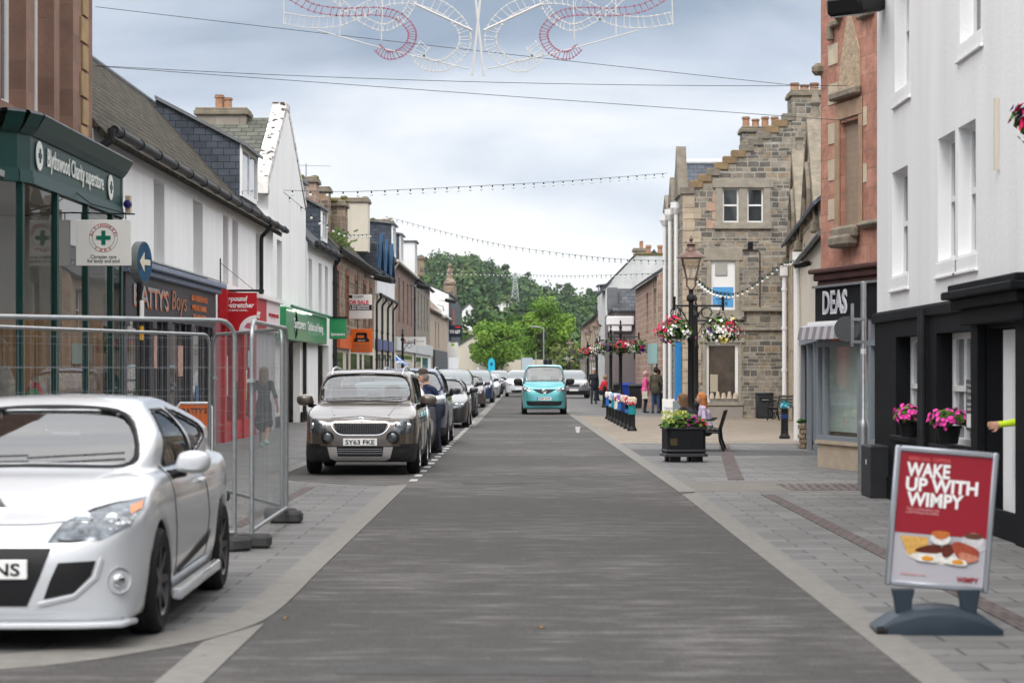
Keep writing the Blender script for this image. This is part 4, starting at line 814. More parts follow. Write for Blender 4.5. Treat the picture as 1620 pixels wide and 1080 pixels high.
b = MB(); b.prism([A.pt(1.3, .42, 3.475), A.pt(12.3, .42, 3.475), A.pt(12.3, .0, 3.62), A.pt(1.3, .0, 3.62)], (0, 0, .015)); b.build('cornice_flashing', LEAD, A.root, world=True)
A.part('stall_riser', CHAR, [(1.8, 11.8, .02, .10, 0, .55)]); 
for u in (1.7, 4.3, 6.0, 8.8, 11.6): A.part('pilaster', CHAR, [(u - .17, u + .17, .02, .20, 0, 2.52), (u - .21, u + .21, .02, .24, 2.36, 2.52), (u - .21, u + .21, .02, .24, 0, .3)], bevel=.01)
for (u0, u1) in ((1.9, 4.1), (4.5, 5.8), (6.2, 8.6), (9.0, 11.4)): b = MB(); b.quad(A.pt(u0, .06, .5), A.pt(u1, .06, .5), A.pt(u1, .06, 2.5), A.pt(u0, .06, 2.5)); b.build('shop_window', mt('shop_pane', (.09, .075, .07), .03, 0, .6, 1.4, spec=.9), A.root, world=True)
for u, w_, z, t_, m_, s_ in ((3.05, 1.0, 2.88, 'BA', ORANGE, .50), (4.75, 1.5, 2.88, "TTY'S", ORANGE, .50)): A.text('shop_lettering', t_, s_, u, z, .232, m_, width=w_ * 1.45, bold=.012)
for u, w_, t_ in ((3.0, 1.0, 'BA'), (4.7, 1.5, "TTY'S")): A.text('shop_lettering', t_, .50, u - .03, 2.91, .237, SILV, width=w_ * 1.42, bold=-.004)
A.text('shop_lettering', 'Boys', .52, 7.05, 2.88, .236, mt('rust_lettering', (.36, .16, .09), .5), width=1.75, shear=.15)
for k, t_ in enumerate(('BARBERING', 'MENS HAIR', 'SHAVES')): A.text('small_lettering', t_, .16, 9.6, 3.06 - k * .19, .236, ORANGE, width=2.1 - .2 * k, bold=.02)
for u, z in ((5.2, 1.9), (8.2, 1.75)): A.part('window_poster', mt('poster_pink', (.50, .30, .24), .6, 0, .5, 8), [(u - .3, u + .3, .065, .075, z - .25, z + .35)])
A.part('pink_wall', mt('dusty_pink_render', (.30, .085, .10), .8, 0, .12, 3, streak=.2), [(12.15, 13.75, .01, .06, 0, 2.75)])
REDP = mt('red_shop_paint', (.42, .010, .016), .45, 0, .08, 3)
A.part('red_fascia', REDP, [(13.8, 21.2, .02, .20, 2.62, 3.42)]); A.part('fascia_panel', mt('pink_white_panel', (.70, .60, .62), .5), [(21.2, 24.2, .02, .20, 2.62, 3.42)])
A.text('panel_lettering', 'every penny counts', .2, 22.7, 3.05, .212, REDP, width=2.2); A.text('fascia_lettering', 'poundstretcher', .34, 17.5, 3.0, .212, CREAMT, width=4.6, bold=.02)
for u in (14.1, 15.6, 17.4, 19.4): A.part('red_pilaster', REDP, [(u - .18, u + .18, .02, .14, 0, 2.62)])
A.part('red_riser', REDP, [(13.9, 19.4, .02, .09, 0, .45)])
for u0, u1 in ((14.3, 15.4), (15.8, 17.2), (17.6, 19.2)): b = MB(); b.quad(A.pt(u0, .05, .4), A.pt(u1, .05, .4), A.pt(u1, .05, 2.6), A.pt(u0, .05, 2.6)); b.build('shop_window', mt('shop_pane', (.09, .075, .07), .03), A.root, world=True)
for k, (u, z, w_, h_, c_) in enumerate(((14.85, 1.5, .35, .9, (.5, .46, .44)), (16.5, 1.7, .5, .7, (.55, .02, .03)), (18.1, 1.2, .4, .6, (.5, .4, .1)), (18.8, 1.9, .3, .4, (.5, .5, .5)))): A.part('window_poster', mt('shop_poster_%d' % k, c_, .6, 0, .5, 9), [(u - w_ / 2, u + w_ / 2, .052, .06, z - h_ / 2, z + h_ / 2)])
for k in range(7): A.part('hanging_stock', mt('goods_%d' % k, (.2, .2, .2), .8), [(2.1 + k * 1.35, 2.45 + k * 1.35, .061, .07, .7 + .2 * (k % 3), 1.3 + .3 * (k % 2))])
A.part('shutter', mt('lilac_grey_shutter', (.42, .40, .42), .6, 0, .05, 4), [(19.8, 24.2, .02, .07, .05, 2.6)]); A.part('roof_edge_light', WPAINT, [(19.5, 24.3, .2, .30, 3.42, 3.52)])
# --- tall white gable
G = Bld('gabled_house', 'tall white gable facing the street with mossy crumbling coping and chimney behind', (-7.05, 59.0), (-7.05, 69.0), -1, 7, 6.7)
hs = [(2.0, 3.3, 3.5, 5.35)]
b = MB(); G.front(b, 0, 10, 0, 6.7, hs + [(2.9, 8.3, .0, 2.5)], 0, .22); b.poly([G.pt(0, 0, 6.7), G.pt(10, 0, 6.7), G.pt(5.0, 0, 9.35), G.pt(4.3, 0, 9.35)])
for u in (0, 10): b.quad(G.pt(u, 0, 0), G.pt(u, -7, 0), G.pt(u, -7, 6.7), G.pt(u, 0, 6.7))
b.poly([G.pt(0, -7, 0), G.pt(10, -7, 0), G.pt(10, -7, 6.7), G.pt(4.65, -7, 9.1), G.pt(0, -7, 6.7)]); b.build('wall', WHITEW, G.root, world=True)
for h in hs: G.window(*h, rec=.2)
b = MB(); b.prism([G.pt(-.1, -.32, 6.66), G.pt(4.65, -.32, 8.98), G.pt(4.65, -.32, 9.10), G.pt(-.1, -.32, 6.80)], -G.N * 6.6); b.prism([G.pt(10.1, -.32, 6.66), G.pt(4.66, -.32, 8.98), G.pt(4.66, -.32, 9.10), G.pt(10.1, -.32, 6.80)], -G.N * 6.6); b.build('roof', mt('green_grey_slate', (.135, .14, .115), .8, 0, .3, 2.2, .3, 40, pat=('slate', .36, .145, .014, (.04, .04, .035), .012), alt=(.095, .10, .08)), G.root, world=True)
cop = mt('spotted_coping', (.66, .64, .62), .9, 0, .12, 4, .8, 22, alt=(.06, .045, .035), amt=.5)
rp_ = [n for n in cop.node_tree.nodes if n.type == 'VALTORGB'][0]; rp_.color_ramp.elements[0].position = .575; rp_.color_ramp.elements[1].position = .61
for nn in cop.node_tree.nodes:
    if nn.type == 'TEX_NOISE' and abs(nn.inputs['Scale'].default_value - 1.8) < .01: nn.inputs['Scale'].default_value = 5
b = MB(); b.prism([G.pt(-.35, .02, 6.45), G.pt(-.2, .02, 6.95), G.pt(4.2, .02, 9.42), G.pt(4.3, .02, 9.2), G.pt(.1, .02, 6.75), G.pt(.05, .02, 6.45)], -G.N * .40); b.prism([G.pt(10.2, .02, 6.75), G.pt(10.2, .02, 6.95), G.pt(5.1, .02, 9.42), G.pt(5.05, .02, 9.2)], -G.N * .38); G.ub(b, 4.15, 5.15, -.38, .03, 9.3, 9.5); b.build('coping', cop, G.root, world=True, bevel=.01)
G.chimney(4.1, 5.1, -2.6, -1.15, 8.7, 9.12, GREYST, 2, .42, along='w', pr=.13, spread=.34)
G.part('plinth', BLACKW, [(0, 2.6, .02, .06, 0, .32), (8.3, 10, .02, .06, 0, .32)])
G.part('alcove', CREAMW, [(2.7, 8.5, -.6, -.5, 0, 2.5)]); G.part('alcove_ceiling', WHITES, [(2.7, 8.5, -.6, 0, 2.5, 2.52)])
b = MB(); b.tube([G.pt(8.9, .08, 2.5), G.pt(8.9, .08, .1)], .06, 8); b.build('downpipe', GUTTER, G.root, world=True)
# --- white house with dormers beside it
C_ = Bld('dormer_house', 'white house with small slate dormers above the green optician sign', (-7.0, 69.02), (-6.92, 77.2), -1, 5.6, 5.75)
hs = [(.4, 1.4, 3.5, 5.25), (3.4, 4.4, 3.5, 5.25), (5.5, 6.5, 3.5, 5.25)]
C_.walls(WHITEW, holes=hs + [(3.2, 6.8, 0, 2.5)], rec=.22, ridge=8.6)
for h in hs: C_.window(*h, rec=.2)
C_.part('alcove', CREAMW, [(3.0, 7.0, -.6, -.5, 0, 2.5)])
C_.roof(SLATE, 8.6); C_.gutter(down=[(7.9, .2)]); dormer(C_, .6, 2.2, -.35, 6.3, 7.75, -1.8, 8.15, SLATEB); dormer(C_, 6.0, 7.8, -.2, 6.2, 7.3, -1.3, 7.9, SLATEB)
C_.chimney(5.2, 6.2, -2.2, -1.0, 7.2, 8.35, BRRUB, 1, .5, moss=True, pr=.13)
C_.part('skew', WHITES, [(7.95, 8.2, -.2, .1, 5.6, 5.9)])
b = MB(); b.prism([C_.pt(7.95, .25, 5.65), C_.pt(7.95, -2.8, 8.6), C_.pt(7.95, -2.8, 8.85), C_.pt(7.95, .25, 5.9)], C_.U * .22); b.build('skew_coping', LEAD, C_.root, world=True)
# optician's green fascia across the two white houses
t = thing('shop_fascia', 'long green optician shop fascia with white lettering and strip light on the white houses', 'sign', (-6.72, 60.4, 2.5))
SG = mt('bright_green_sign', (.008, .24, .075), .3, 0, .05, 2, coat=.4)
b = MB(); b.box(-.30, .0, 0, 12.4, 0, .92); b.build('panel', SG, t, bevel=.02); b = MB(); b.tube([(.14, .2, .93), (.14, 12.2, .93)], .05, 8); b.build('lamp_trough', mt('green_trough', (.01, .16, .07), .4), t); b = MB(); b.box(.07, .13, 1.0, 6.0, .84, .87); b.build('strip_light', mt('tube_light', (1, 1, .9), .5, emit=2.0), t)
b = MB(); b.lathe([(.42, 0), (.42, .012), (.36, .012), (.36, 0)], (0, 2.6, .46), 28, axis='x'); b.build('ring', mt('green_ring', (.002, .10, .04), .4), t)
put_text('sign_lettering', 'Specsavers', .42, (.012, 3.6, .46), (0, 1, 0), (0, 0, 1), WPAINT, t, world=False, width=3.2, bold=.01); put_text('sign_lettering', 'Opticians and Hearing', .40, (.012, 8.4, .46), (0, 1, 0), (0, 0, 1), WPAINT, t, world=False, width=5.0, bold=.01)
# --- brown stone house
D_ = Bld('stone_house', 'brown rubble stone house with red window surrounds and a tall chimney at the eaves', (-6.92, 77.25), (-6.9, 98), -1, 5.6, 6.05)
hs = [(1.2, 2.3, 3.6, 5.3), (5.6, 6.6, 3.6, 5.3), (10.0, 11.0, 3.6, 5.3), (14.5, 15.5, 3.6, 5.3), (18.2, 19.2, 3.6, 5.3)]
D_.walls(BRRUB, holes=hs, rec=.2, ridge=9.0); rs = mt('red_dressing', (.27, .11, .075), .85, 0, .2, 4)
for h in hs: D_.window(*h, rec=.18); D_.part('window_surround', rs, [(h[0] - .2, h[0], .002, .03, h[2] - .15, h[3] + .2), (h[1], h[1] + .2, .002, .03, h[2] - .15, h[3] + .2), (h[0], h[1], .002, .03, h[3], h[3] + .2)])
D_.roof(MOSSY, 9.0); D_.gutter(lumps=False, down=[(.15, .2)]); D_.chimney(6.2, 7.6, -.85, -.10, 5.6, 8.0, BRRUB, 0, .3, moss=True); D_.chimney(2.0, 3.2, -1.9, -.8, 7.0, 8.55, PINKST, 0, .3, moss=True); D_.chimney(5.0, 5.8, -1.3, -.6, 6.9, 8.45, BRRUB, 0); D_.chimney(19.6, 20.9, -2.2, -.2, 7.0, 9.2, CREAMW, 0, .3, moss=True)
D_.part('shop_front', CREAMW, [(0, 20.7, .01, .06, 0, 2.6)]); 
for u0, u1 in ((1.0, 3.4), (5.0, 5.9), (7.0, 10), (11.5, 12.6), (14, 19)): D_.part('shop_window', PANE, [(u0, u1, .062, .075, .5, 2.3)])
D_.part('orange_fascia', mt('orange_sign', (.62, .12, .03), .5), [(.5, 6.5, .08, .22, 2.45, 2.95)]); D_.part('timber_board', mt('dull_wood', (.16, .09, .05), .7), [(7.5, 17, .08, .2, 2.5, 2.9)])
b = MB(); b.tube([D_.pt(.4, -1.0, 7.5), D_.pt(.4, -1.0, 9.1)], .02, 5); b.tube([D_.pt(.4, -1.7, 9.05), D_.pt(.4, -.1, 9.0)], .012, 5)
for k in range(12): b.tube([D_.pt(.25, -1.5 + k * .12, 9.03), D_.pt(.55, -1.5 + k * .12, 9.03)], .006, 4)
b.build('television_aerial', ALLOY, D_.root, world=True)
b = MB(); rr = random.Random(2)
for k in range(60): c = D_.pt(4.8 + rr.gauss(0, .5), -.1 + rr.gauss(0, .25), 6.3 + rr.random() * .7); b.cbox(c, (rr.uniform(.03, .09), .02, .03), (.01, .05, 0), (0, .01, .03))
b.build('gutter_weeds', mt('weed_green', (.10, .16, .04), .9), D_.root, world=True)
# --- blue gabled house
E_ = Bld('blue_trimmed_house', 'cream house with blue bargeboards, steep little gables and four black downpipes', (-6.9, 98.05), (-6.88, 111), -1, 5.6, 6.3)
BLUET = mt('blue_bargeboard', (.012, .055, .12), .6); E_.walls(CREAMW, ridge=8.0, holes=[(1.5, 2.6, 3.4, 5.2), (5.5, 6.6, 3.4, 5.2), (9.6, 10.7, 3.4, 5.2)])
for u in (1.5, 5.5, 9.6): E_.window(u, u + 1.1, 3.4, 5.2)
E_.roof(SLATE, 8.0)
for k, u in enumerate((.4, 4.4, 8.4)):
    b = MB(); b.prism([E_.pt(u, .12, 6.2), E_.pt(u, .12, 7.45), E_.pt(u, -2.2, 7.6), E_.pt(u, -2.2, 6.2)], E_.U * 2.8); d = b.build('gablet', SLATEB, E_.root, world=True)
    b = MB(); b.prism([E_.pt(u - .12, .13, 6.05), E_.pt(u + 1.4, .13, 7.75), E_.pt(u + 1.4, .13, 8.0), E_.pt(u - .12, .13, 6.35)], E_.N * .14); b.prism([E_.pt(u + 2.92, .13, 6.05), E_.pt(u + 1.4, .13, 7.75), E_.pt(u + 1.4, .13, 8.0), E_.pt(u + 2.92, .13, 6.35)], E_.N * .14); q = b.build('bargeboard', BLUET, E_.root, world=True); q.parent = d
E_.part('white_boarding', WHITES, [(u * .9 + .1, u * .9 + .85, .02, .14, 5.15 + (u % 2) * .12, 6.15) for u in range(14)]); E_.gutter(lumps=False, z=5.1, down=[(.5, .2), (4.2, .2), (8.3, .2), (12.4, .2)])
E_.part('blue_band', mt('dull_blue', (.10, .12, .24), .6), [(.6, 12.2, .02, .10, 2.6, 3.1)]); E_.part('shop_window', PANE, [(1, 3.6, .02, .05, .4, 2.4), (5, 7.6, .02, .05, .4, 2.4), (9, 11.6, .02, .05, .4, 2.4)])
# --- tall pink-brown and grey tenements
for nm, lb, y0, y1, m_, hs_ in (('tenement', 'tall pinkish brown sandstone tenement with cream downpipe and white dormers', 111.1, 132, mt('pink_brown_ashlar', (.27, .185, .15), .85, 0, .2, 2, .2, 25, pat=('ashlar', .7, .35, .008, (.2, .15, .12), .01), alt=(.21, .14, .115)), 5), ('tenement', 'grey brown sandstone tenement with a row of tall narrow windows and black downpipe', 132.05, 155, GREYST, 5)):
    T = Bld(nm, lb, (-6.9, y0), (-6.88, y1), -1, 6, 7.35); hs = [(1.5 + k * 4.2, 2.7 + k * 4.2, 4.3, 6.7) for k in range(hs_)]; hs = [h for h in hs if h[1] < T.L - .4]
    T.walls(m_, holes=hs, rec=.2, ridge=9.9); [T.window(*h) for h in hs]; T.roof(SLATE if y0 < 120 else MOSSY, 9.9); T.gutter(lumps=False, down=[(.4, .2)], m=None if y0 > 120 else CREAMW)
    T.part('shop_front', CREAMW if y0 < 120 else WHITES, [(.5, T.L - .5, .01, .08, 0, 3.0)]); T.part('fascia', mt('pale_fascia', (.55, .58, .58), .5), [(.5, T.L - .5, .08, .25, 2.7, 3.4)]); T.part('shop_window', PANE, [(2, 8, .082, .09, .5, 2.5), (10, 18, .082, .09, .5, 2.5)])
    if y0 < 120: dormer(T, 3, 6, -.2, 7.8, 9.4, -1.9, 9.6, SLATEB); dormer(T, 10, 13, -.2, 7.8, 9.3, -1.9, 9.6, SLATEB); T.chimney(19.3, 20.6, -3.4, -1.2, 8.5, 10.6, BRRUB, 0, moss=True)
    else: dormer(T, 6, 9, -.25, 7.8, 9.9, -1.9, 9.9, WHITES); T.chimney(21.5, 22.8, -2.6, -.4, 8.4, 9.6, BRRUB, 0)
G2 = Bld('beige_house', 'beige rendered house with two narrow upper windows and dark grey shopfront', (-6.9, 155.1), (-6.7, 185), -1, 6, 6.1)
hs = [(8, 9.6, 3.4, 5.4), (13, 14.6, 3.4, 5.4)]; G2.walls(mt('beige_render', (.46, .38, .30), .85, 0, .1, 2), holes=hs, ridge=9.0); [G2.window(*h) for h in hs]; G2.roof(BRRUB, 9.0); G2.gutter(lumps=False, m=WPAINT)
G2.part('shop_front', mt('slate_grey_front', (.07, .08, .09), .5), [(4, 26, .02, .2, 0, 3.2)])
G3 = Bld('far_white_house', 'far white house with grey slate upper storey beside the thin stone turret', (-6.6, 185.1), (-6.4, 205), -1, 6, 8.2); G3.walls(WHITES, ridge=9.5); G3.roof(SLATE, 9.5); G3.part('slate_cladding', SLATEB, [(0, 19, .02, .25, 4.2, 7.8)]); G3.part('orange_panel', mt('orange_sign', (.6, .12, .03), .5), [(2, 3, .26, .34, 4.6, 7.0)])
T = Bld('stone_turret', 'slender brown stone turret with ball finial rising above the far rooftops', (-6.85, 205.1), (-6.6, 206.6), -1, 1.0, 9.8, cat='turret'); T.walls(BRRUB, gables='flat')
b = MB(); b.lathe([(.45, 9.8), (.6, 9.9), (.6, 10.1), (.28, 10.5), (.32, 11.2), (.12, 11.5), (.2, 11.7), (.02, 11.95)], tuple(T.pt(.7, -.5, 0)), 10); b.build('finial', BRRUB, T.root, world=True)
# --- cottages at the end of the street
E1 = Bld('end_cottage', 'cream gabled cottage at the far end of the street, half hidden by bright trees', (-9.0, 236), (-2.5, 236), 0, 14, 3.4)
b = MB(); E1.front(b, 0, 6.5, 0, 3.4, [], 0); b.poly([E1.pt(0, 0, 3.4), E1.pt(6.5, 0, 3.4), E1.pt(4.2, 0, 5.6), E1.pt(3.6, 0, 5.6)]); b.quad(E1.pt(6.5, 0, 0), E1.pt(6.5, -14, 0), E1.pt(6.5, -14, 3.4), E1.pt(6.5, 0, 3.4)); b.build('wall', CREAMW, E1.root, world=True)
b = MB(); b.prism([E1.pt(-.3, .1, 3.2), E1.pt(3.9, .1, 5.75), E1.pt(3.9, .1, 5.95), E1.pt(-.3, .1, 3.4)], -E1.N * 14); b.prism([E1.pt(6.8, .1, 3.1), E1.pt(3.9, .1, 5.75), E1.pt(3.9, .1, 5.95), E1.pt(6.8, .1, 3.3)], -E1.N * 14); b.build('roof', SLATE, E1.root, world=True); E1.chimney(3.5, 4.3, -.6, 0, 5.4, 6.3, CREAMW, 1, .4)
E2 = Bld('end_wall_house', 'low cream wall of a house behind the turquoise sign at the street end', (-2.4, 240), (4, 240), 0, 8, 2.9); E2.walls(CREAMW, gables='flat')
# ---------------------------------------------------------------- east side of the street
W1 = Bld('white_pub', 'white rendered building with black painted ground floor and entrance on the right edge', (4.6, 2), (4.6, 28.1), 1, 5, 12); y0 = 2
hs = [(25.85 - y0, 26.95 - y0, 2.78, 4.08), (21.95 - y0, 22.85 - y0, 2.82, 4.18), (23.0 - y0, 23.95 - y0, 2.82, 4.18), (25.75 - y0, 26.75 - y0, 5.06, 6.6), (21.7 - y0, 22.75 - y0, 5.06, 6.6), (17.5 - y0, 18.6 - y0, 2.82, 4.18)]
b = MB(); W1.front(b, 0, W1.L, 2.36, 12, hs, 0, .20)
for u in (0, W1.L): b.quad(W1.pt(u, 0, 2.36), W1.pt(u, -5, 2.36), W1.pt(u, -5, 12), W1.pt(u, 0, 12))
b.quad(W1.pt(0, -5, 2.36), W1.pt(W1.L, -5, 2.36), W1.pt(W1.L, -5, 12), W1.pt(0, -5, 12)); b.build('wall', WHITES, W1.root, world=True, label='smooth white upper wall')
for h in hs: W1.window(*h, rec=.14, bars=1); W1.part('sill', WHITES, [(h[0] - .12, h[1] + .12, .002, .035, h[2] - .20, h[2] - .17), (h[0] - .10, h[1] + .10, .002, .012, h[2] - .17, h[2] - .02)], bevel=.004)
W1.part('old_pipe', mt('stained_pipe', (.55, .50, .42), .8), [(20.85 - y0, 20.88 - y0, .002, .05, 3.55, 4.25)])
lo = [(24.75 - y0, 26.5 - y0, .82, 2.02), (22.0 - y0, 23.9 - y0, .80, 2.02), (19.76 - y0, 21.25 - y0, .02, 2.02)]
b = MB(); W1.front(b, 0, W1.L, 0, 2.36, lo, .03, .24)
for u in (0, W1.L): b.quad(W1.pt(u, .03, 0), W1.pt(u, -5, 0), W1.pt(u, -5, 2.36), W1.pt(u, .03, 2.36))
b.quad(W1.pt(0, .03, 2.36), W1.pt(W1.L, .03, 2.36), W1.pt(W1.L, 0, 2.36), W1.pt(0, 0, 2.36)); b.build('lower_wall', BLACKW, W1.root, world=True, label='black painted ground floor wall')
for h in lo[:2]: W1.window(*h, rec=.18, w=.03, bars=3, t=.07, pane=PALEP); W1.part('window_sill', BLACKW, [(h[0] - .1, h[1] + .1, .0, .10, h[2] - .07, h[2])], bevel=.01)
W1.part('plaster_band', BLACKW, [(0, W1.L, .032, .07, 2.22, 2.34), (0, W1.L, .032, .06, 0, .28)], bevel=.01)
W1.part('pilaster', BLACKW, [(21.3 - y0, 21.62 - y0, .032, .12, 0, 2.2)], bevel=.01); W1.part('pilaster', BLACKW, [(19.3 - y0, 19.75 - y0, .032, .10, 0, 2.2)], bevel=.01)
W1.part('door_hood', BLACKW, [(19.0 - y0, 21.75 - y0, .035, .20, 2.06, 2.22), (18.9 - y0, 21.85 - y0, .036, .28, 2.22, 2.32), (18.8 - y0, 21.95 - y0, .037, .36, 2.32, 2.40), (18.85 - y0, 21.9 - y0, .037, .30, 2.40, 2.47)], bevel=.012)
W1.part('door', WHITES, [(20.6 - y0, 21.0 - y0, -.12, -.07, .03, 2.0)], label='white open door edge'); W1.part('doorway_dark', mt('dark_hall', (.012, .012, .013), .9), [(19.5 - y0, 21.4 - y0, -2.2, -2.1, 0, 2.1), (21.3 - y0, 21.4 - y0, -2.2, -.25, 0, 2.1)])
b = MB(); b.tube([W1.pt(24.45 - y0, .09, 2.3), W1.pt(24.45 - y0, .09, .1)], .05, 10); b.build('downpipe', GUTTER, W1.root, world=True, smooth=True)
t = thing('menu_board', 'narrow framed menu board with white writing beside the black doorway', 'menu board', tuple(W1.pt(21.75 - y0, .035, 1.1)))
b = MB(); W1.ub(b, 21.62 - y0, 21.95 - y0, .072, .10, 1.0, 1.52); b.build('frame', mt('board_black', (.03, .03, .03), .4), t, world=True, bevel=.006)
for k, (z, s_) in enumerate(((1.46, .04), (1.40, .06), (1.33, .06), (1.27, .05), (1.22, .05))): put_text('lettering', ['Menu', 'Open', 'Daily', 'Breakfast', 'Lunches'][k], s_, W1.pt(21.785 - y0, .102, z), -W1.U if (-W1.U).cross(Vector((0, 0, 1))).dot(W1.N) > 0 else W1.U, (0, 0, 1), mt('chalk', (.5, .5, .5), .8), t, width=.2, extrude=.001)
b = MB(); W1.ub(b, 21.70 - y0, 21.88 - y0, .101, .106, 1.03, 1.17); b.build('notice', WPAINT, t, world=True)
# --- red sandstone block with the shop called DEAS
R1 = Bld('red_sandstone_house', 'red sandstone building with bricked-up window and the black DEAS shopfront below', (5.56, 33.5), (4.95, 36.0), 1, 5, 12.5)
ua, ub2, uc, ud = R1.u_at(1360), R1.u_at(1330), R1.u_at(1384), R1.u_at(1303)
b = MB(); R1.front(b, -.5, R1.L, 3.10, 12.5, [(ua, ub2, 3.95, 5.65)], 0, .12)
for u in (-.5, R1.L): b.quad(R1.pt(u, 0, 0), R1.pt(u, -5, 0), R1.pt(u, -5, 12.5), R1.pt(u, 0, 12.5))
b.build('wall', REDST, R1.root, world=True)
R1.part('blind_panel', mt('taupe_panel', (.31, .235, .175), .8, 0, .08, 3, pat=('ashlar', .16, .11, .004, (.24, .19, .15), 0), alt=(.29, .22, .165)), [(ua, ub2, -.12, -.08, 3.95, 5.65)])
R1.part('window_frame', mt('buff_dressing', (.36, .25, .17), .85, 0, .2, 4, .3), [(ub2, ub2 + .16, .003, .05, 3.9, 5.75), (ua - .14, ua, .003, .03, 3.9, 5.7), (ua - .14, ub2 + .16, .003, .03, 5.7, 5.98)], bevel=.012)
R1.part('sill', DRESS, [(ua - .05, ub2 + .1, .003, .16, 3.72, 3.95), (ua - .0, ub2 + .02, .003, .24, 3.60, 3.80), (-.5, ua - .1, .003, .12, 3.86, 3.98)], bevel=.05)
R1.part('hood', DRESS, [(ua - .10, ub2 + .22, .003, .14, 6.02, 6.16)], bevel=.03)
R1.part('pale_block', QUOIN, [(R1.u_at(1326), R1.u_at(1311), .002, .012, z, z + .34) for z in (4.1, 4.75, 5.35, 6.0, 6.65)] + [(R1.u_at(1372), ua - .16, .002, .012, z, z + .3) for z in (4.6, 5.5)])
b = MB(); b.prism([R1.pt(R1.u_at(1362), .002, 6.16), R1.pt(R1.u_at(1328), .002, 6.16), R1.pt(R1.u_at(1333), .002, 6.7), R1.pt(R1.u_at(1345), .002, 7.45), R1.pt(R1.u_at(1361), .002, 6.75)], R1.N * .03); b.build('carved_panel', mt('carved_pale_stone', (.44, .34, .24), .85, 0, .25, 6, 1.0, 14), R1.root, world=True)
st = [(1316, 7.05, 1320, 7.30), (1320, 7.25, 1330, 7.35), (1328, 7.35, 1334, 7.85), (1334, 7.78, 1345, 7.92), (1350, 7.55, 1362, 7.7), (1348, 7.55, 1352, 8.1), (1362, 7.2, 1384, 7.35), (1362, 7.3, 1366, 7.7)]
R1.part('stepped_string_course', DRESS, [(min(R1.u_at(a), R1.u_at(c)), max(R1.u_at(a), R1.u_at(c)), .003, .10, z0, z1) for a, z0, c, z1 in st], bevel=.02)
R1.part('corner_boss', DRESS, [(R1.L - .1, R1.L + .12, -.15, .14, 6.55, 6.75)], bevel=.06); R1.part('base_course', mt('dark_maroon', (.085, .035, .03), .6, 0, .35, 5), [(-.5, R1.L + .05, .003, .12, 3.10, 3.22), (-.5, R1.L + .10, .003, .20, 3.22, 3.30), (-.5, R1.L + .02, .003, .06, 2.98, 3.10)], bevel=.02)
R1.part('shop_fascia', BLACKW, [(-.5, R1.L, .002, .10, 2.42, 2.98)]); R1.part('fascia_capping', LEAD, [(-.5, R1.L + .03, .0, .15, 2.98, 3.02)])
um = (R1.u_at(1350) + R1.u_at(1312)) / 2; wd_ = abs(R1.u_at(1350) - R1.u_at(1312))
R1.text('shop_lettering', 'DEAS', .52, um, 2.73, .112, mt('letter_outline', (.66, .66, .68), .4), width=wd_ * 1.02, bold=.03, spacing=1.05); R1.text('shop_lettering', 'DEAS', .46, um, 2.73, .122, mt('letter_fill', (.40, .41, .45), .4), width=wd_ * .92, bold=-.002, spacing=1.12)
R1.part('stone_plinth', mt('tan_plinth', (.40, .33, .25), .85, 0, .15, 3), [(-.5, R1.L, .002, .06, 0, .40), (-.5, R1.L + .02, .002, .10, .40, .46)])
for px in (1310, 1365, 1383): u = R1.u_at(px); R1.part('grey_mullion', GREYPT, [(u - .05, u + .05, .0, .08, .46, 2.42)])
R1.part('grey_mullion', GREYPT, [(R1.L - .08, R1.L + .0, .0, .08, .46, 2.42)]); R1.part('grey_rail', GREYPT, [(-.5, R1.L, .0, .085, .46, .54), (-.5, R1.L, .0, .085, 2.0, 2.08)])
b = MB(); b.quad(R1.pt(-.4, .03, .5), R1.pt(R1.L - .05, .03, .5), R1.pt(R1.L - .05, .03, 2.05), R1.pt(-.4, .03, 2.05)); b.build('shop_window', glass_material('pale_shop_glass', (.9, .94, .92), .08, .01, .12), R1.root, world=True)
R1.part('window_blind', mt('pale_green_blind', (.50, .56, .53), .7, 0, .2, 1.2), [(-.4, R1.L - .1, -.14, -.10, .60, 2.05)]); R1.part('window_display', mt('display_clutter', (.12, .09, .07), .8, 0, .6, 9), [(-.3, R1.L - .2, -.4, -.02, .47, .58)]); R1.part('shop_floor', CABIN, [(-.4, R1.L - .1, -.5, -.02, .44, .47)])
R1.part('poster', mt('poster_red_yellow', (.40, .16, .05), .6, 0, .5, 4), [(R1.L - .45, R1.L - .2, -.3, -.28, 1.35, 1.8)])
# awning
t = thing('awning', 'grey and white striped awning under the DEAS shop name', 'awning', tuple(R1.pt(1.2, .1, 2.3)))
b = MB(); n = 13; u0, u1 = .55, R1.L + .05
for k in range(n):
    a, c = u0 + (u1 - u0) * k / n, u0 + (u1 - u0) * (k + 1) / n
    for (w0, z0), (w1, z1) in (((.12, 2.40), (.36, 2.33)), ((.36, 2.33), (.40, 2.12))): b.quad(R1.pt(a, w0, z0), R1.pt(c, w0, z0), R1.pt(c, w1, z1), R1.pt(a, w1, z1), k % 2 if z1 < 2.3 else 2)
    b.quad(R1.pt(a, .39, 2.12), R1.pt(c, .39, 2.12), R1.pt(c, .36, 2.32), R1.pt(a, .36, 2.32), k % 2)
b.build('canvas', [mt('awning_mauve', (.20, .175, .19), .8), mt('awning_light', (.36, .36, .37), .8), mt('awning_top', (.34, .35, .38), .7)], t, world=True); b = MB(); R1.ub(b, u0, u1, .10, .22, 2.34, 2.42); b.build('cassette', WPAINT, t, world=True)
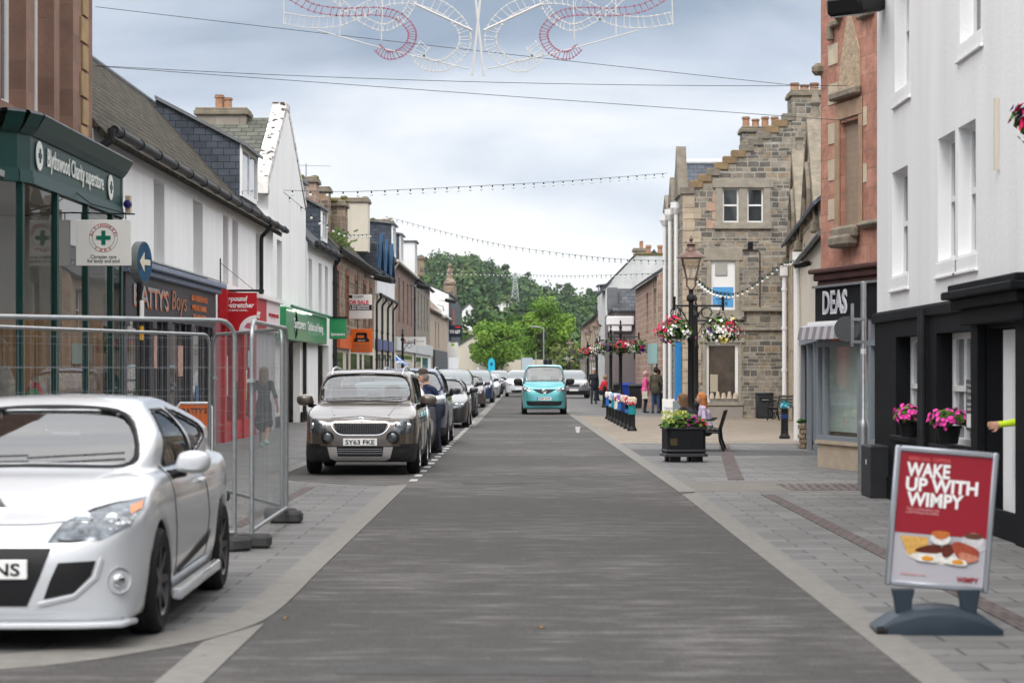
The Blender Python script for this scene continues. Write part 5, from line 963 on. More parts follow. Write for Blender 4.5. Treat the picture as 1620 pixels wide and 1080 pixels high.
b = MB(); b.poly([R1.pt(u1, .12, 2.40), R1.pt(u1, .36, 2.33), R1.pt(u1, .40, 2.12), R1.pt(u1, .12, 2.12)]); b.poly([R1.pt(u0, .12, 2.40), R1.pt(u0, .36, 2.33), R1.pt(u0, .40, 2.12), R1.pt(u0, .12, 2.12)]); b.build('end_flap', mt('awning_mauve', (.2, .175, .19), .8), t, world=True)
# --- cream house
K = Bld('cream_house', 'narrow cream house with low slate eaves squeezed beside the red sandstone block', (5.15, 36.6), (6.05, 47.2), 1, 4, 3.98)
K.walls(CREAMW, ridge=4.55, holes=[(1.2, 9.8, 0, 2.15)]); K.roof(SLATE, 4.55, over=.10, th=.05); K.gutter(lumps=False, m=LEAD, w=.14, r=.045); b = MB(); b.tube([K.pt(10.2, .1, 4.1), K.pt(10.2, .1, .1)], .07, 8); b.build('downpipe', WPAINT, K.root, world=True)
K.part('blind', mt('striped_blind', (.10, .11, .14), .7, pat=('ashlar', .22, 9, .05, (.035, .035, .04), 0), alt=(.13, .14, .17)), [(1.2, 9.8, -.14, -.10, .2, 2.15)])
for u in (1.3, 4.0, 6.8, 9.7): K.part('grey_frame', GREYPT, [(u - .10, u + .10, -.05, .04, 0, 2.15)])
K.part('fascia', GREYPT, [(1.0, 10, .002, .07, 2.15, 2.3)])
# --- gothic sandstone building
M_ = Bld('gothic_house', 'pale sandstone building with steep pointed gothic gables and narrow windows', (7.45, 54), (8.9, 72.8), 1, 5, 5.9)
hs = [(15.2, 15.9, 3.0, 5.2), (16.9, 17.6, 3.0, 5.2), (15.2, 15.9, .7, 2.3), (16.9, 17.6, .7, 2.3), (8.0, 8.7, 3.3, 5.3), (9.6, 10.3, 3.3, 5.3)]
M_.walls(SANDST, holes=hs, ridge=8.0); [M_.window(*h, fr=DRESS) for h in hs]; M_.roof(SLATEB, 8.0)
for u in (10.2, 1.4):
    g_w = 8.0; um_ = u + g_w / 2; b = MB(); b.prism([M_.pt(u, .02, 5.6), M_.pt(u + g_w, .02, 5.6), M_.pt(um_ + .2, .02, 8.3), M_.pt(um_ - .2, .02, 8.3)], -M_.N * .5); g = b.build('gable', SANDST, M_.root, world=True)
    for sg in (-1, 1):
        e0 = um_ + sg * (g_w / 2 + .2); b = MB(); b.prism([M_.pt(e0, .10, 5.45), M_.pt(e0 - sg * .45, .10, 5.45), M_.pt(um_, .10, 8.2), M_.pt(um_, .10, 8.7)], -M_.N * .6); q = b.build('gable_coping', DRESS, M_.root, world=True); q.parent = g
        b = MB(); M_.ub(b, e0 - .25, e0 + .25, -.1, .22, 5.15, 5.45); q = b.build('kneeler', DRESS, M_.root, world=True, bevel=.04); q.parent = g
    b = MB(); b.lathe([(.20, 8.5), (.10, 8.9), (.16, 9.0), (.02, 9.4)], tuple(M_.pt(um_, -.15, 0)), 8); q = b.build('finial', DRESS, M_.root, world=True); q.parent = g
    b = MB(); b.tube([M_.pt(um_ - 1.3, .08, 5.7), M_.pt(um_ - 1.25, .08, 6.5), M_.pt(um_ - .7, .08, 7.05), M_.pt(um_, .08, 7.3), M_.pt(um_ + .7, .08, 7.05), M_.pt(um_ + 1.25, .08, 6.5), M_.pt(um_ + 1.3, .08, 5.7)], .09, 6); q = b.build('pointed_arch', DRESS, M_.root, world=True); q.parent = g
    b = MB(); M_.ub(b, um_ - .9, um_ + .9, .02, .05, 5.7, 6.5); q = b.build('louvre', mt('blue_dark_pane', (.03, .04, .06), .3), M_.root, world=True); q.parent = g
for u in (18.2, 9.2):
    b = MB(); b.tube([M_.pt(u, .15, 4.9), M_.pt(u, .15, .1)], .075, 8); M_.ub(b, u - .15, u + .15, .05, .3, 4.8, 5.1)
    for z in (1.6, 3.0, 4.3): b.tube([M_.pt(u, .15, z), M_.pt(u, .15, z + .1)], .10, 8)
    b.build('downpipe', WPAINT, M_.root, world=True)
# --- the stone gable of the camera club
Lh = Bld('crow_stepped_house', 'grey rubble stone house with crow-stepped gable, tall chimneys and camera club window', (5.38, 73.5), (13.8, 73.5), 0, 10, 7.85)
X = lambda px: (px - CX) / F * 73.5 - 5.38
Z = lambda y: H - (y - CY) / F * 73.5
hs = [(X(1143), X(1208), Z(352), Z(297)), (X(1125), X(1163), Z(490), Z(412)), (X(1117), X(1168), Z(636), Z(542))]
b = MB(); Lh.front(b, 0, 8.42, 0, 7.85, hs, 0, .16); n = 13; x0, x1 = .0, X(1254); us = [x0 + (x1 - x0) * k / n for k in range(n + 1)]; zt = [7.85 + (10.35 - 7.85) * k / (n - 1) for k in range(n)]
for k in range(n): b.quad(Lh.pt(us[k], 0, 7.85), Lh.pt(us[k + 1], 0, 7.85), Lh.pt(us[k + 1], 0, zt[k] + .02), Lh.pt(us[k], 0, zt[k] + .02))
b.poly([Lh.pt(us[n], 0, 7.85), Lh.pt(8.42, 0, 7.85), Lh.pt(us[n] + .5, 0, 10.4), Lh.pt(us[n], 0, 10.4)])
b.quad(Lh.pt(0, 0, 0), Lh.pt(0, -10, 0), Lh.pt(0, -10, 7.85), Lh.pt(0, 0, 7.85)); b.quad(Lh.pt(8.42, 0, 0), Lh.pt(8.42, -10, 0), Lh.pt(8.42, -10, 7.85), Lh.pt(8.42, 0, 7.85)); b.build('wall', RUBBLE, Lh.root, world=True)
rr = random.Random(4); OCH = mt('ochre_step_stone', (.235, .165, .095), .9, 0, .25, 4, .3); STP = mt('grey_step_stone', (.20, .175, .14), .9, 0, .3, 4, .4)
for k in range(n): Lh.part('crow_step', OCH if k in (1, 2, 4, 5, 6, 10, 11) else STP, [(us[k] - .06, us[k + 1] + .12, -.42, .05, zt[k] - .20, zt[k] + .06)], bevel=.02)
b = MB(); b.prism([Lh.pt(.25, -.35, 7.8), Lh.pt(us[n], -.35, 10.1), Lh.pt(us[n], -.35, 10.2), Lh.pt(.25, -.35, 7.9)], -Lh.N * 9); b.build('roof', SLATEB, Lh.root, world=True)
b = MB(); b.prism([Lh.pt(.15, -3.4, 7.7), Lh.pt(.15, -5.6, 9.25), Lh.pt(.15, -7.8, 7.7)], (3.4, 0, 0)); q = b.build('cross_roof', SLATEB, Lh.root, world=True); b = MB(); b.tube([Lh.pt(.15, -5.6, 9.3), Lh.pt(3.5, -5.6, 9.3)], .09, 8); b.build('ridge', WPAINT, Lh.root, world=True)
Lh.chimney(X(1253), X(1300), -1.3, .03, 9.0, Z(152), RUBBLE, 3, .30, pr=.15); Lh.chimney(X(1187), X(1250), -3.6, -2.6, 8.6, 10.05, RUBBLE, 4, .38, pr=.13)
DRS = mt('dressed_grey_stone', (.30, .27, .22), .85, 0, .2, 4, .3)
def surround(h, m, t_=.22, top=.28, bot=.2, proud=.03): Lh.part('stone_surround', m, [(h[0] - t_, h[0], .002, proud, h[2], h[3]), (h[1], h[1] + t_, .002, proud, h[2], h[3]), (h[0] - t_ - .1, h[1] + t_ + .1, .002, proud + .02, h[3], h[3] + top), (h[0] - t_ - .05, h[1] + t_ + .05, .002, proud + .07, h[2] - bot, h[2])], bevel=.01)
surround(hs[0], DRS, .24, .30, .22); m0, m1 = (hs[0][0] + hs[0][1]) / 2 - .14, (hs[0][0] + hs[0][1]) / 2 + .14; Lh.part('mullion', DRS, [(m0, m1, -.14, .01, hs[0][2], hs[0][3])])
PK = mt('pinkish_block', (.42, .29, .21), .85, 0, .2, 4); Lh.part('pink_quoin', PK, [(hs[0][0] - .55 + .2 * (k % 2), hs[0][0] - .24, .002, .02, hs[0][2] + .3 * k - .2, hs[0][2] + .3 * k + .08) for k in range(4)])
for a, c in ((hs[0][0], m0), (m1, hs[0][1])): Lh.window(a, c, hs[0][2], hs[0][3], rec=.12, t=.06)
h = hs[1]; surround(h, DRS, .15, .42, .25); f = Lh.part('window', WPAINT, [(h[0], h[1], -.10, -.06, h[2], h[3])]); b = MB(); Lh.ub(b, h[0] + .06, h[1] - .06, -.06, -.045, h[2] + .1, h[2] + .78); q = b.build('blue_panel', mt('sign_blue', (.10, .33, .62), .5), Lh.root, world=True); q.parent = f
for k, tx in enumerate(('DINGWALL', 'CAMERA', 'CLUB')): Lh.text('club_lettering', tx, .16, (h[0] + h[1]) / 2, h[2] + .56 - .17 * k, -.042, mt('dark_blue_letter', (.01, .05, .14), .6), width=(.56, .46, .32)[k], bold=.02)
b = MB(); Lh.ub(b, h[0] + .14, h[0] + .56, -.058, -.02, h[3] - .52, h[3] - .10); q = b.build('extractor_cover', mt('warm_grey_plastic', (.36, .35, .32), .5), Lh.root, world=True, bevel=.08, smooth=True); q.parent = f
h = hs[2]; surround(h, DRS, .12, .16, .12); Lh.window(*h, rec=.10, t=.10, sash=False, pane=mt('shop_pane_brown', (.07, .055, .045), .04, 0, .7, 1.2, spec=.9))
for k in range(5): b = MB(); b.lathe([(.02, 0), (.10, .02), (.07, .16), (.04, .22 + .05 * (k % 2))], tuple(Lh.pt(h[0] + .2 + k * .2, -.0, h[2] + .1)), 10); b.build('window_ornament', mt('ornament_cream', (.45, .38, .3), .7), Lh.root, world=True)
b = MB(); Lh.ub(b, h[0] + .14, h[0] + .40, -.0, .01, h[2] + .35, h[2] + .95); b.build('poster', mt('old_poster', (.40, .35, .27), .7), Lh.root, world=True)
zc = Z(487); Lh.part('string_course', DRS, [(X(1172), X(1242), .002, .14, zc - .12, zc + .02), (X(1172), X(1177), .002, .12, Z(505), zc - .1), (X(1122), X(1177), .002, .12, Z(506), Z(501)), (X(1172), X(1242), .002, .10, Z(523), Z(518))], bevel=.02)
Lh.part('vent', BLACKW, [(X(1183), X(1191), .0, .03, Z(394), Z(383))]); Lh.part('base_stones', mt('cement_base', (.30, .27, .24), .85, 0, .1, 3), [(0, X(1175), .002, .07, 0, Z(643))]); Lh.part('corner_quoins', SANDST, [(0, .42 + .22 * (k % 2), .002, .02, .4 * k, .4 * k + .38) for k in range(19)], bevel=.006)
b = MB(); b.tube([Lh.pt(X(1202), .03, Z(488)), Lh.pt(X(1202), .03, Z(400)), Lh.pt(X(1198), .03, Z(396)), Lh.pt(X(1130), .03, Z(394)), Lh.pt(X(1118), .03, Z(405))], .02, 5); b.build('cable', GUTTER, Lh.root, world=True)
# street face of that house: pediment dormers and white downpipes
for k, yy in enumerate((1.0, 4.2, 7.2)):
    b = MB(); b.prism([(5.30, 73.5 + yy, 7.7), (5.30, 74.6 + yy, (9.5, 8.7, 8.3)[k]), (5.30, 75.7 + yy, 7.7)], (.35, 0, 0)); b.build('pediment', STP, Lh.root, world=True)
    b = MB(); b.tube([(5.28, 74.2 + yy, 7.2), (5.28, 74.2 + yy, .2)], .07, 8); b.lathe([(.10, 7.1), (.2, 7.3), (.2, 7.5)], (5.28, 74.2 + yy, 0), 8); b.build('downpipe', WPAINT, Lh.root, world=True)
Lh.part('blue_door', mt('bright_blue_door', (.02, .22, .55), .4), []) if 0 else None
b = MB(); b.box(5.20, 5.37, 74.0, 75.0, .1, 2.9); b.build('blue_shopfront', mt('bright_blue_paint', (.015, .20, .50), .4), Lh.root, world=True)
# --- pink stone house
N_ = Bld('pink_stone_house', 'pink block stone house with pale quoins and green lintel between club and taupe house', (5.2, 84.2), (5.1, 99.5), 1, 5, 5.4)
hs = [(1.0, 2.4, 3.2, 4.9), (6, 7.2, 3.2, 4.9)]; N_.walls(PINKST, holes=hs, ridge=7.0); [N_.window(*h) for h in hs]; N_.roof(SLATE, 7.0); N_.part('quoins', SANDST, [(0, .5, .002, .03, 3, 5.3), (2.6, 3.1, .002, .03, 3, 5.3)]); N_.part('shop_front', mt('aqua_front', (.30, .48, .48), .6), [(.2, 3.2, .01, .2, 1.9, 2.7)]); N_.part('shop_window', PANE, [(.4, 3, .01, .05, .3, 1.9)])
O_ = Bld('taupe_house', 'taupe rendered house end with slate roof and boxy white cornice, behind the flower baskets', (4.15, 100), (9.0, 100), 0, 12, 4.45)
O_.walls(TAUPE, gables='flat', holes=[(1.0, 2.8, .3, 2.2)]); O_.part('boarded_window', mt('faded_poster', (.22, .19, .19), .7, 0, .4, 3), [(1.0, 2.8, -.15, -.1, .3, 2.2)]); O_.part('fascia', BLACKW, [(.9, 3.4, .01, .1, 2.2, 2.6)])
b = MB(); b.prism([O_.pt(-.1, .2, 4.4), O_.pt(-.1, -1.5, 5.5), O_.pt(-.1, -6, 5.5), O_.pt(-.1, -6, 4.4)], (5, 0, 0)); b.build('roof', SLATE, O_.root, world=True); O_.part('cornice', WHITES, [(-.35, .9, -1, .25, 3.75, 4.15), (-.25, .8, -1, .18, 3.45, 3.75)], bevel=.03); O_.part('lead_dormer', LEAD, [(-.3, .15, -1.4, -.2, 4.5, 5.5)])
P_ = Bld('white_gabled_house', 'white gable with four chimney pots above the taupe house', (4.3, 115), (9.5, 115), 0, 12, 6.0)
b = MB(); P_.front(b, 0, 5.2, 0, 6.0, []); b.poly([P_.pt(0, 0, 6), P_.pt(5.2, 0, 6), P_.pt(5.2, 0, 7.8), P_.pt(1.7, 0, 7.8)]); b.quad(P_.pt(0, 0, 0), P_.pt(0, -12, 0), P_.pt(0, -12, 6), P_.pt(0, 0, 6)); b.build('wall', mt('greyed_white', (.56, .57, .56), .85, 0, .18, 1), P_.root, world=True)
P_.part('top_coping', MOSS, [(1.7, 5.2, -.3, .05, 7.8, 7.9)]); b = MB(); b.prism([P_.pt(-.2, .05, 5.85), P_.pt(1.7, .05, 7.85), P_.pt(1.7, .05, 8.0), P_.pt(-.2, .05, 6.05)], -P_.N * 5); b.build('roof', SLATE, P_.root, world=True)
for k in range(5): b = MB(); b.lathe([(.14, 7.88), (.12, 8.2), (.17, 8.22), (.15, 8.35)], tuple(P_.pt(2.3 + k * .62, -.15, 0)), 10); b.build('chimney_pot', TERRA, P_.root, world=True)
b = MB(); P_.ub(b, -.1, 1.0, .05, .3, 5.0, 6.4); 
Q1 = Bld('far_white_shop', 'white building with tall windows beyond the taupe house', (4.65, 127.5), (4.7, 138), 1, 6, 6.4); hs = [(2, 3.2, 3.4, 5.6), (6, 7.2, 3.4, 5.6)]; Q1.walls(WHITES, holes=hs, ridge=8.6); [Q1.window(*h) for h in hs]; Q1.roof(SLATE, 8.6); Q1.chimney(9, 10, -3.2, -2.2, 8, 9.2, SANDST, 2)
Q2 = Bld('far_stone_terrace', 'far tan stone terrace on the right side of the street', (4.7, 138.1), (4.75, 183), 1, 6, 5.3); hs = [(2 + 5 * k, 3.2 + 5 * k, 3.2, 4.9) for k in range(8)]; Q2.walls(SANDST, holes=hs, ridge=7.6); [Q2.window(*h) for h in hs]; Q2.roof(SLATE, 7.6); dormer(Q2, 3, 6, -.2, 5.7, 7.2, -1.9, 7.4, SLATEB); Q2.chimney(30, 31, -3.5, -2.5, 7, 8.6, BRRUB, 3)
Q2.part('shop_front', TAUPE, [(1, 44, .01, .1, 0, 2.8)]); Q2.part('shop_window', PANE, [(2 + 5 * k, 5 + 5 * k, .102, .12, .4, 2.3) for k in range(8)])
# ---------------------------------------------------------------- signs, lamps and street furniture
GALV = mt('galvanised_steel', (.36, .38, .39), .38, .75, .15, 12); IRON = mt('black_iron', (.009, .0095, .010), .45, 0, .2, 8, spec=.2); CONC = mt('rubber_block', (.055, .055, .055), .9, 0, .3, 6)
def fence_panel(p0, p1, label):
    p0, p1 = Vector((*p0, 0)), Vector((*p1, 0)); L = (p1 - p0).length; a = math.atan2(p1.y - p0.y, p1.x - p0.x)
    t = thing('fence_panel', label, 'fence panel', tuple(p0), a, 'temporary steel mesh fence panels')
    r = .16; top, bot = 2.05, .16; pts = [(.02, 0, .0), (.02, 0, top - r)] + [(.02 + r - r * math.cos(R(k)), 0, top - r + r * math.sin(R(k))) for k in (22, 45, 68, 90)] + [(L - .02 - r + r * math.sin(R(k)), 0, top - r + r * math.cos(R(k))) for k in (0, 22, 45, 68, 90)] + [(L - .02, 0, 0)]
    b = MB(); b.tube(pts, .021, 10); b.tube([(.02, 0, bot), (L - .02, 0, bot)], .021, 10); b.build('frame', GALV, t, smooth=True)
    b = MB(); 
    for k in range(1, int(L / .06)): b.tube([(k * .06, 0, bot), (k * .06, 0, top - .02)], .0012, 4)
    for z in np.arange(bot + .2, top - .05, .255): b.tube([(.02, .004, z), (L - .02, .004, z)], .0014, 4)
    o = b.build('mesh', mt('mesh_wire', (.22, .235, .24), .6, .2), t)
    for x in (.05, L - .05): b = MB(); b.box(x - .12, x + .12, -.17, .17, 0, .13); b.build('foot_block', CONC, t, bevel=.03)
    b = MB(); b.box(-.08, .06, -.03, .03, 1.5, 1.53); b.build('clamp', GALV, t); return t
fence_panel((-5.7, 16.5), (-2.58, 19.2), 'nearest mesh fence panel, running behind the white coupe'); fence_panel((-2.47, 19.4), (-2.52, 22.7), 'mesh fence panel along the street beside the kerb strip'); fence_panel((-3.85, 26.6), (-2.6, 23.0), 'mesh fence panel closing the far end of the enclosure'); fence_panel((-5.6, 21.0), (-3.9, 26.6), 'mesh fence panel nearest the shop windows')
# hanging care sign
SIGNP = mt('sign_white', (.74, .72, .68), .5)
def hang_sign(name, label, x0, x1, y, z0, z1, mat, th=.03, cat='sign', bracket=True, wallx=None, side=-1, bevel=.006):
    t = thing(name, label, cat, ((x0 + x1) / 2, y, z0)); w = (x1 - x0) / 2; b = MB(); b.box(-w, w, -th / 2, th / 2, 0, z1 - z0); b.build('board', mat, t, bevel=bevel)
    if bracket:
        b = MB(); e = side * (w + (0 if wallx is None else abs((x0 if side < 0 else x1) - wallx)))
        b.tube([(e, 0, z1 - z0 + .10), (-side * (w + .05), 0, z1 - z0 + .08)], .012, 6); b.tube([(e, 0, z1 - z0 + .42), (e * .4, 0, z1 - z0 + .22), (-side * w * .8, 0, z1 - z0 + .09)], .009, 6)
        b.build('bracket', IRON, t)
        for s_ in (-.8, .8): b = MB(); b.tube([(s_ * w, 0, z1 - z0 - .01), (s_ * w, 0, z1 - z0 + .10)], .008, 5); b.build('hanger', IRON, t)
    return t
t = hang_sign('hanging_sign', 'white hanging sign with green cross and Blythswood Care lettering', -6.27, -5.50, 30, 3.07, 3.71, SIGNP, wallx=-6.32)
yy = -.0165; b = MB(); b.tube([(.155 * math.cos(R(10 * k)), yy - .002, .39 + .155 * math.sin(R(10 * k))) for k in range(36)], .0035, 4, closed=True); b.tube([(.215 * math.cos(R(10 * k)) * .92, yy - .002, .39 + .215 * .92 * math.sin(R(10 * k))) for k in range(36)], .0025, 4, closed=True) ; b.build('ring', mt('grey_line', (.25, .25, .25), .6), t)
CG = mt('cross_green', (.005, .14, .085), .5); b = MB(); b.box(-.028, .028, yy - .006, yy, .29, .49); b.box(-.10, .10, yy - .0062, yy, .362, .418); b.build('cross', CG, t)
RL = mt('red_lettering', (.55, .07, .07), .5)
for k, ch in enumerate('BLYTHSWOOD'): a = R(165 - k * 150 / 9); put_text('lettering', ch, .075, (.175 * math.cos(a), yy, .39 + .175 * math.sin(a)), (math.sin(a), 0, -math.cos(a)), (math.cos(a), 0, math.sin(a)), RL, t, world=False, bold=.01, extrude=.002)
for k, ch in enumerate('CARE'): a = R(-122 + k * 64 / 3); put_text('lettering', ch, .075, (.175 * math.cos(a), yy, .39 + .175 * math.sin(a)), (-math.sin(a), 0, math.cos(a)), (-math.cos(a), 0, -math.sin(a)), RL, t, world=False, bold=.01, extrude=.002)
DKL = mt('dark_lettering', (.02, .03, .03), .6)
for k, tx in enumerate(('Christian care', 'for body and soul')): put_text('lettering', tx, .075, (0, yy, .125 - k * .065), (1, 0, 0), (0, 0, 1), DKL, t, world=False, width=(.36, .45)[k], bold=.008, extrude=.002)
# round blue arrow sign
t = thing('arrow_sign', 'round blue sign with white left arrow on a grey post by the fence', 'sign', (-5.52, 31, 0), R(79))
b = MB(); b.tube([(0, .05, 0), (0, .05, 3.45)], .04, 10); b.build('post', IRON, t, smooth=True); b = MB(); b.lathe([(.30, -.03), (.30, .08)], (0, 0, 3.17), 32, axis='y'); b.build('disc', mt('sign_back_grey', (.16, .18, .18), .5), t)
b = MB(); b.lathe([(.001, -.036), (.285, -.036)], (0, 0, 3.17), 32, axis='y'); b.build('face', mt('arrow_blue', (.05, .15, .28), .5), t)
b = MB(); b.prism([(.20, -.038, 3.13), (.20, -.038, 3.21), (-.03, -.038, 3.21), (-.03, -.038, 3.31), (-.21, -.038, 3.17), (-.03, -.038, 3.03), (-.03, -.038, 3.13)], (0, -.004, 0)); b.build('arrow', mt('arrow_cream', (.66, .62, .48), .5), t)
b = MB(); b.box(-.06, .06, -.0, .02, 2.35, 2.62); b.build('small_notice', SIGNP, t); b = MB(); b.box(-.04, .04, 0, .03, 2.05, 2.25); b.build('yellow_tag', mt('tag_yellow', (.65, .33, .02), .5), t)
# orange pavement sign
t = thing('pavement_sign', 'orange pavement board in a white tube frame outside the barber shop', 'sign', (-5.62, 36.5, 0), R(14))
b = MB(); b.tube([(-.30, 0, 0), (-.30, 0, .98), (-.24, 0, 1.06), (.24, 0, 1.06), (.30, 0, .98), (.30, 0, 0)], .022, 8); b.build('frame', WPAINT, t, smooth=True); b = MB(); b.box(-.27, .27, -.01, .01, .25, 1.03); b.build('board', mt('orange_board', (.66, .13, .015), .5), t)
for k, (tx, z) in enumerate((("BATTY'S", .93), ('BARBERS', .62))): put_text('lettering', tx, .12, (0, -.012, z), (1, 0, 0), (0, 0, 1), IRON if k == 0 else WPAINT, t, world=False, width=.42, bold=.02)
# red hanging sign
t = hang_sign('hanging_sign', 'red hanging sign reading pound stretcher with white quarter circle', -6.78, -6.02, 48.2, 2.48, 3.36, REDP, wallx=-6.83, bracket=False)
b = MB(); b.box(-.46, .46, -.03, .03, .90, .95); b.tube([(-.44, 0, .3), (-.44, 0, 1.65)], .018, 6); b.tube([(-.44, 0, 1.55), (.3, 0, .95)], .006, 5); b.build('bracket', IRON, t)
put_text('lettering', '\u00a3', .26, (-.27, -.017, .67), (1, 0, 0), (0, 0, 1), WPAINT, t, world=False, bold=.03, shear=.1); put_text('lettering', 'pound', .16, (-.02, -.017, .73), (1, 0, 0), (0, 0, 1), WPAINT, t, world=False, bold=.03, shear=.2, width=.38); put_text('lettering', 'stretcher', .16, (.05, -.017, .60), (1, 0, 0), (0, 0, 1), WPAINT, t, world=False, bold=.03, shear=.2, width=.54); put_text('lettering', 'every penny counts...', .07, (-.07, -.017, .48), (1, 0, 0), (0, 0, 1), WPAINT, t, world=False, bold=.02, width=.52)
b = MB(); b.prism([(.378, -.016, .005)] + [(.378 - .40 * math.cos(R(k)), -.016, .005 + .37 * math.sin(R(k))) for k in range(0, 91, 9)], (0, -.004, 0)); b.build('quarter_circle', WPAINT, t); b = MB(); b.prism([(.10, -.021, .10), (.16, -.021, .20), (.30, -.021, .20), (.33, -.021, .10), (.22, -.021, .07)], (0, -.003, 0)); b.build('emblem', mt('pink_emblem', (.5, .10, .16), .5), t)
# green hanging sign, sewing shop sign, for-sale board, red cross, to-let, clinic
t = hang_sign('hanging_sign', 'square green hanging sign at the end of the optician fascia', -6.68, -6.10, 73.3, 2.70, 3.42, SG, wallx=-6.9, bracket=False); b = MB(); b.box(-.35, .35, -.05, .05, .70, .76); b.build('lamp_hood', IRON, t); put_text('lettering', 'Specsavers', .15, (0, -.02, .15), (1, 0, 0), (0, 0, 1), WPAINT, t, world=False, width=.48, bold=.02)
t = hang_sign('hanging_sign', 'orange square hanging sign with black sewing machine', -6.75, -5.90, 83, 2.33, 3.23, mt('orange_board', (.66, .13, .015), .5), wallx=-6.9, bracket=False, bevel=.02)
b = MB(); b.box(-.30, .30, -.024, -.016, .40, .50); b.box(-.18, .20, -.024, -.016, .66, .76); b.box(.10, .22, -.024, -.016, .50, .72); b.box(-.22, -.16, -.024, -.016, .52, .72); b.box(-.26, .26, -.0245, -.016, .50, .55); b.build('sewing_machine', IRON, t)
for k, tx in enumerate(('SEWING', 'REPAIRS')): put_text('lettering', tx, .16, (0, -.022, .28 - .15 * k), (1, 0, 0), (0, 0, 1), mt('rust_lettering', (.36, .16, .09), .5), t, world=False, width=.62, bold=.01)
put_text('lettering', 'SINGER'[0:0] + 'SEW', .08, (0, -.025, .45), (1, 0, 0), (0, 0, 1), WPAINT, t, world=False, width=.3)
t = thing('for_sale_board', 'white estate agent board reading FOR SALE fixed above the orange sign', 'sign', (-6.55, 84, 3.65)); b = MB(); b.box(-.60, .56, -.02, .02, 0, .95); b.build('board', SIGNP, t); b = MB(); b.box(-.02, .02, .0, .06, -.5, 2.0); b.tube([(.45, .03, .2), (.45, .03, -.9), (-.4, .03, -.9)], .03, 4); b.build('post', mt('dull_wood', (.16, .09, .05), .7), t)
b = MB(); b.box(-.585, .555, -.026, -.02, .33, .54); b.build('black_band', IRON, t); b = MB(); b.prism([(-.36, -.025, .80), (-.36, -.025, .90), (-.28, -.025, .93), (-.20, -.025, .90), (-.20, -.025, .80)], (0, -.003, 0)); b.build('emblem', IRON, t)
put_text('lettering', 'FOR SALE', .20, (0, -.022, .64), (1, 0, 0), (0, 0, 1), mt('crimson', (.62, .02, .08), .5), t, world=False, width=.86, bold=.04); put_text('lettering', 'G&M', .12, (.04, -.022, .86), (1, 0, 0), (0, 0, 1), DKL, t, world=False, width=.35)
for k, tx in enumerate(('2 x 1 Bed Apartments', '1 x 2 Bed Apartment')): put_text('lettering', tx, .10, (0, -.028, .48 - .09 * k), (1, 0, 0), (0, 0, 1), WPAINT, t, world=False, width=.9, bold=.03)
t = thing('red_cross_sign', 'long white shop sign with small red cross projecting over the pavement', 'sign', (-6.2, 118, 3.0)); b = MB(); b.box(-.7, .75, -.04, .04, 0, .48); b.build('board', SIGNP, t); b = MB(); b.box(-.53, -.33, -.047, -.04, .22, .28); b.box(-.46, -.40, -.0475, -.04, .15, .35); b.build('cross', mt('cross_red', (.6, .02, .03), .5), t); put_text('lettering', 'British Red Cross', .12, (.2, -.042, .25), (1, 0, 0), (0, 0, 1), DKL, t, world=False, width=.85)
t = thing('to_let_board', 'black estate agent board with white TO LET lettering', 'sign', (-5.85, 180, 4.45)); b = MB(); b.box(-.55, .50, -.04, .04, 0, 1.0); b.build('board', mt('navy_board', (.01, .015, .03), .5), t); put_text('lettering', 'TO LET', .34, (-.05, -.042, .45), (1, 0, 0), (0, 0, 1), WPAINT, t, world=False, width=.92, bold=.04); b = MB(); b.box(0, .4, -.046, -.04, .78, .9); b.build('red_strip', mt('cross_red', (.6, .02, .03), .5), t)
t = thing('white_notice_board', 'white projecting sign with a small green dot below the TO LET board', 'sign', (-5.8, 172, 2.7)); b = MB(); b.box(-.42, .42, -.04, .04, 0, 1.2); b.build('board', SIGNP, t); b = MB(); b.lathe([(.001, 0), (.13, 0), (.13, .01)], (0, -.05, 1.03), 16, axis='y'); b.build('green_dot', mt('dot_green', (.2, .5, .05), .5), t)
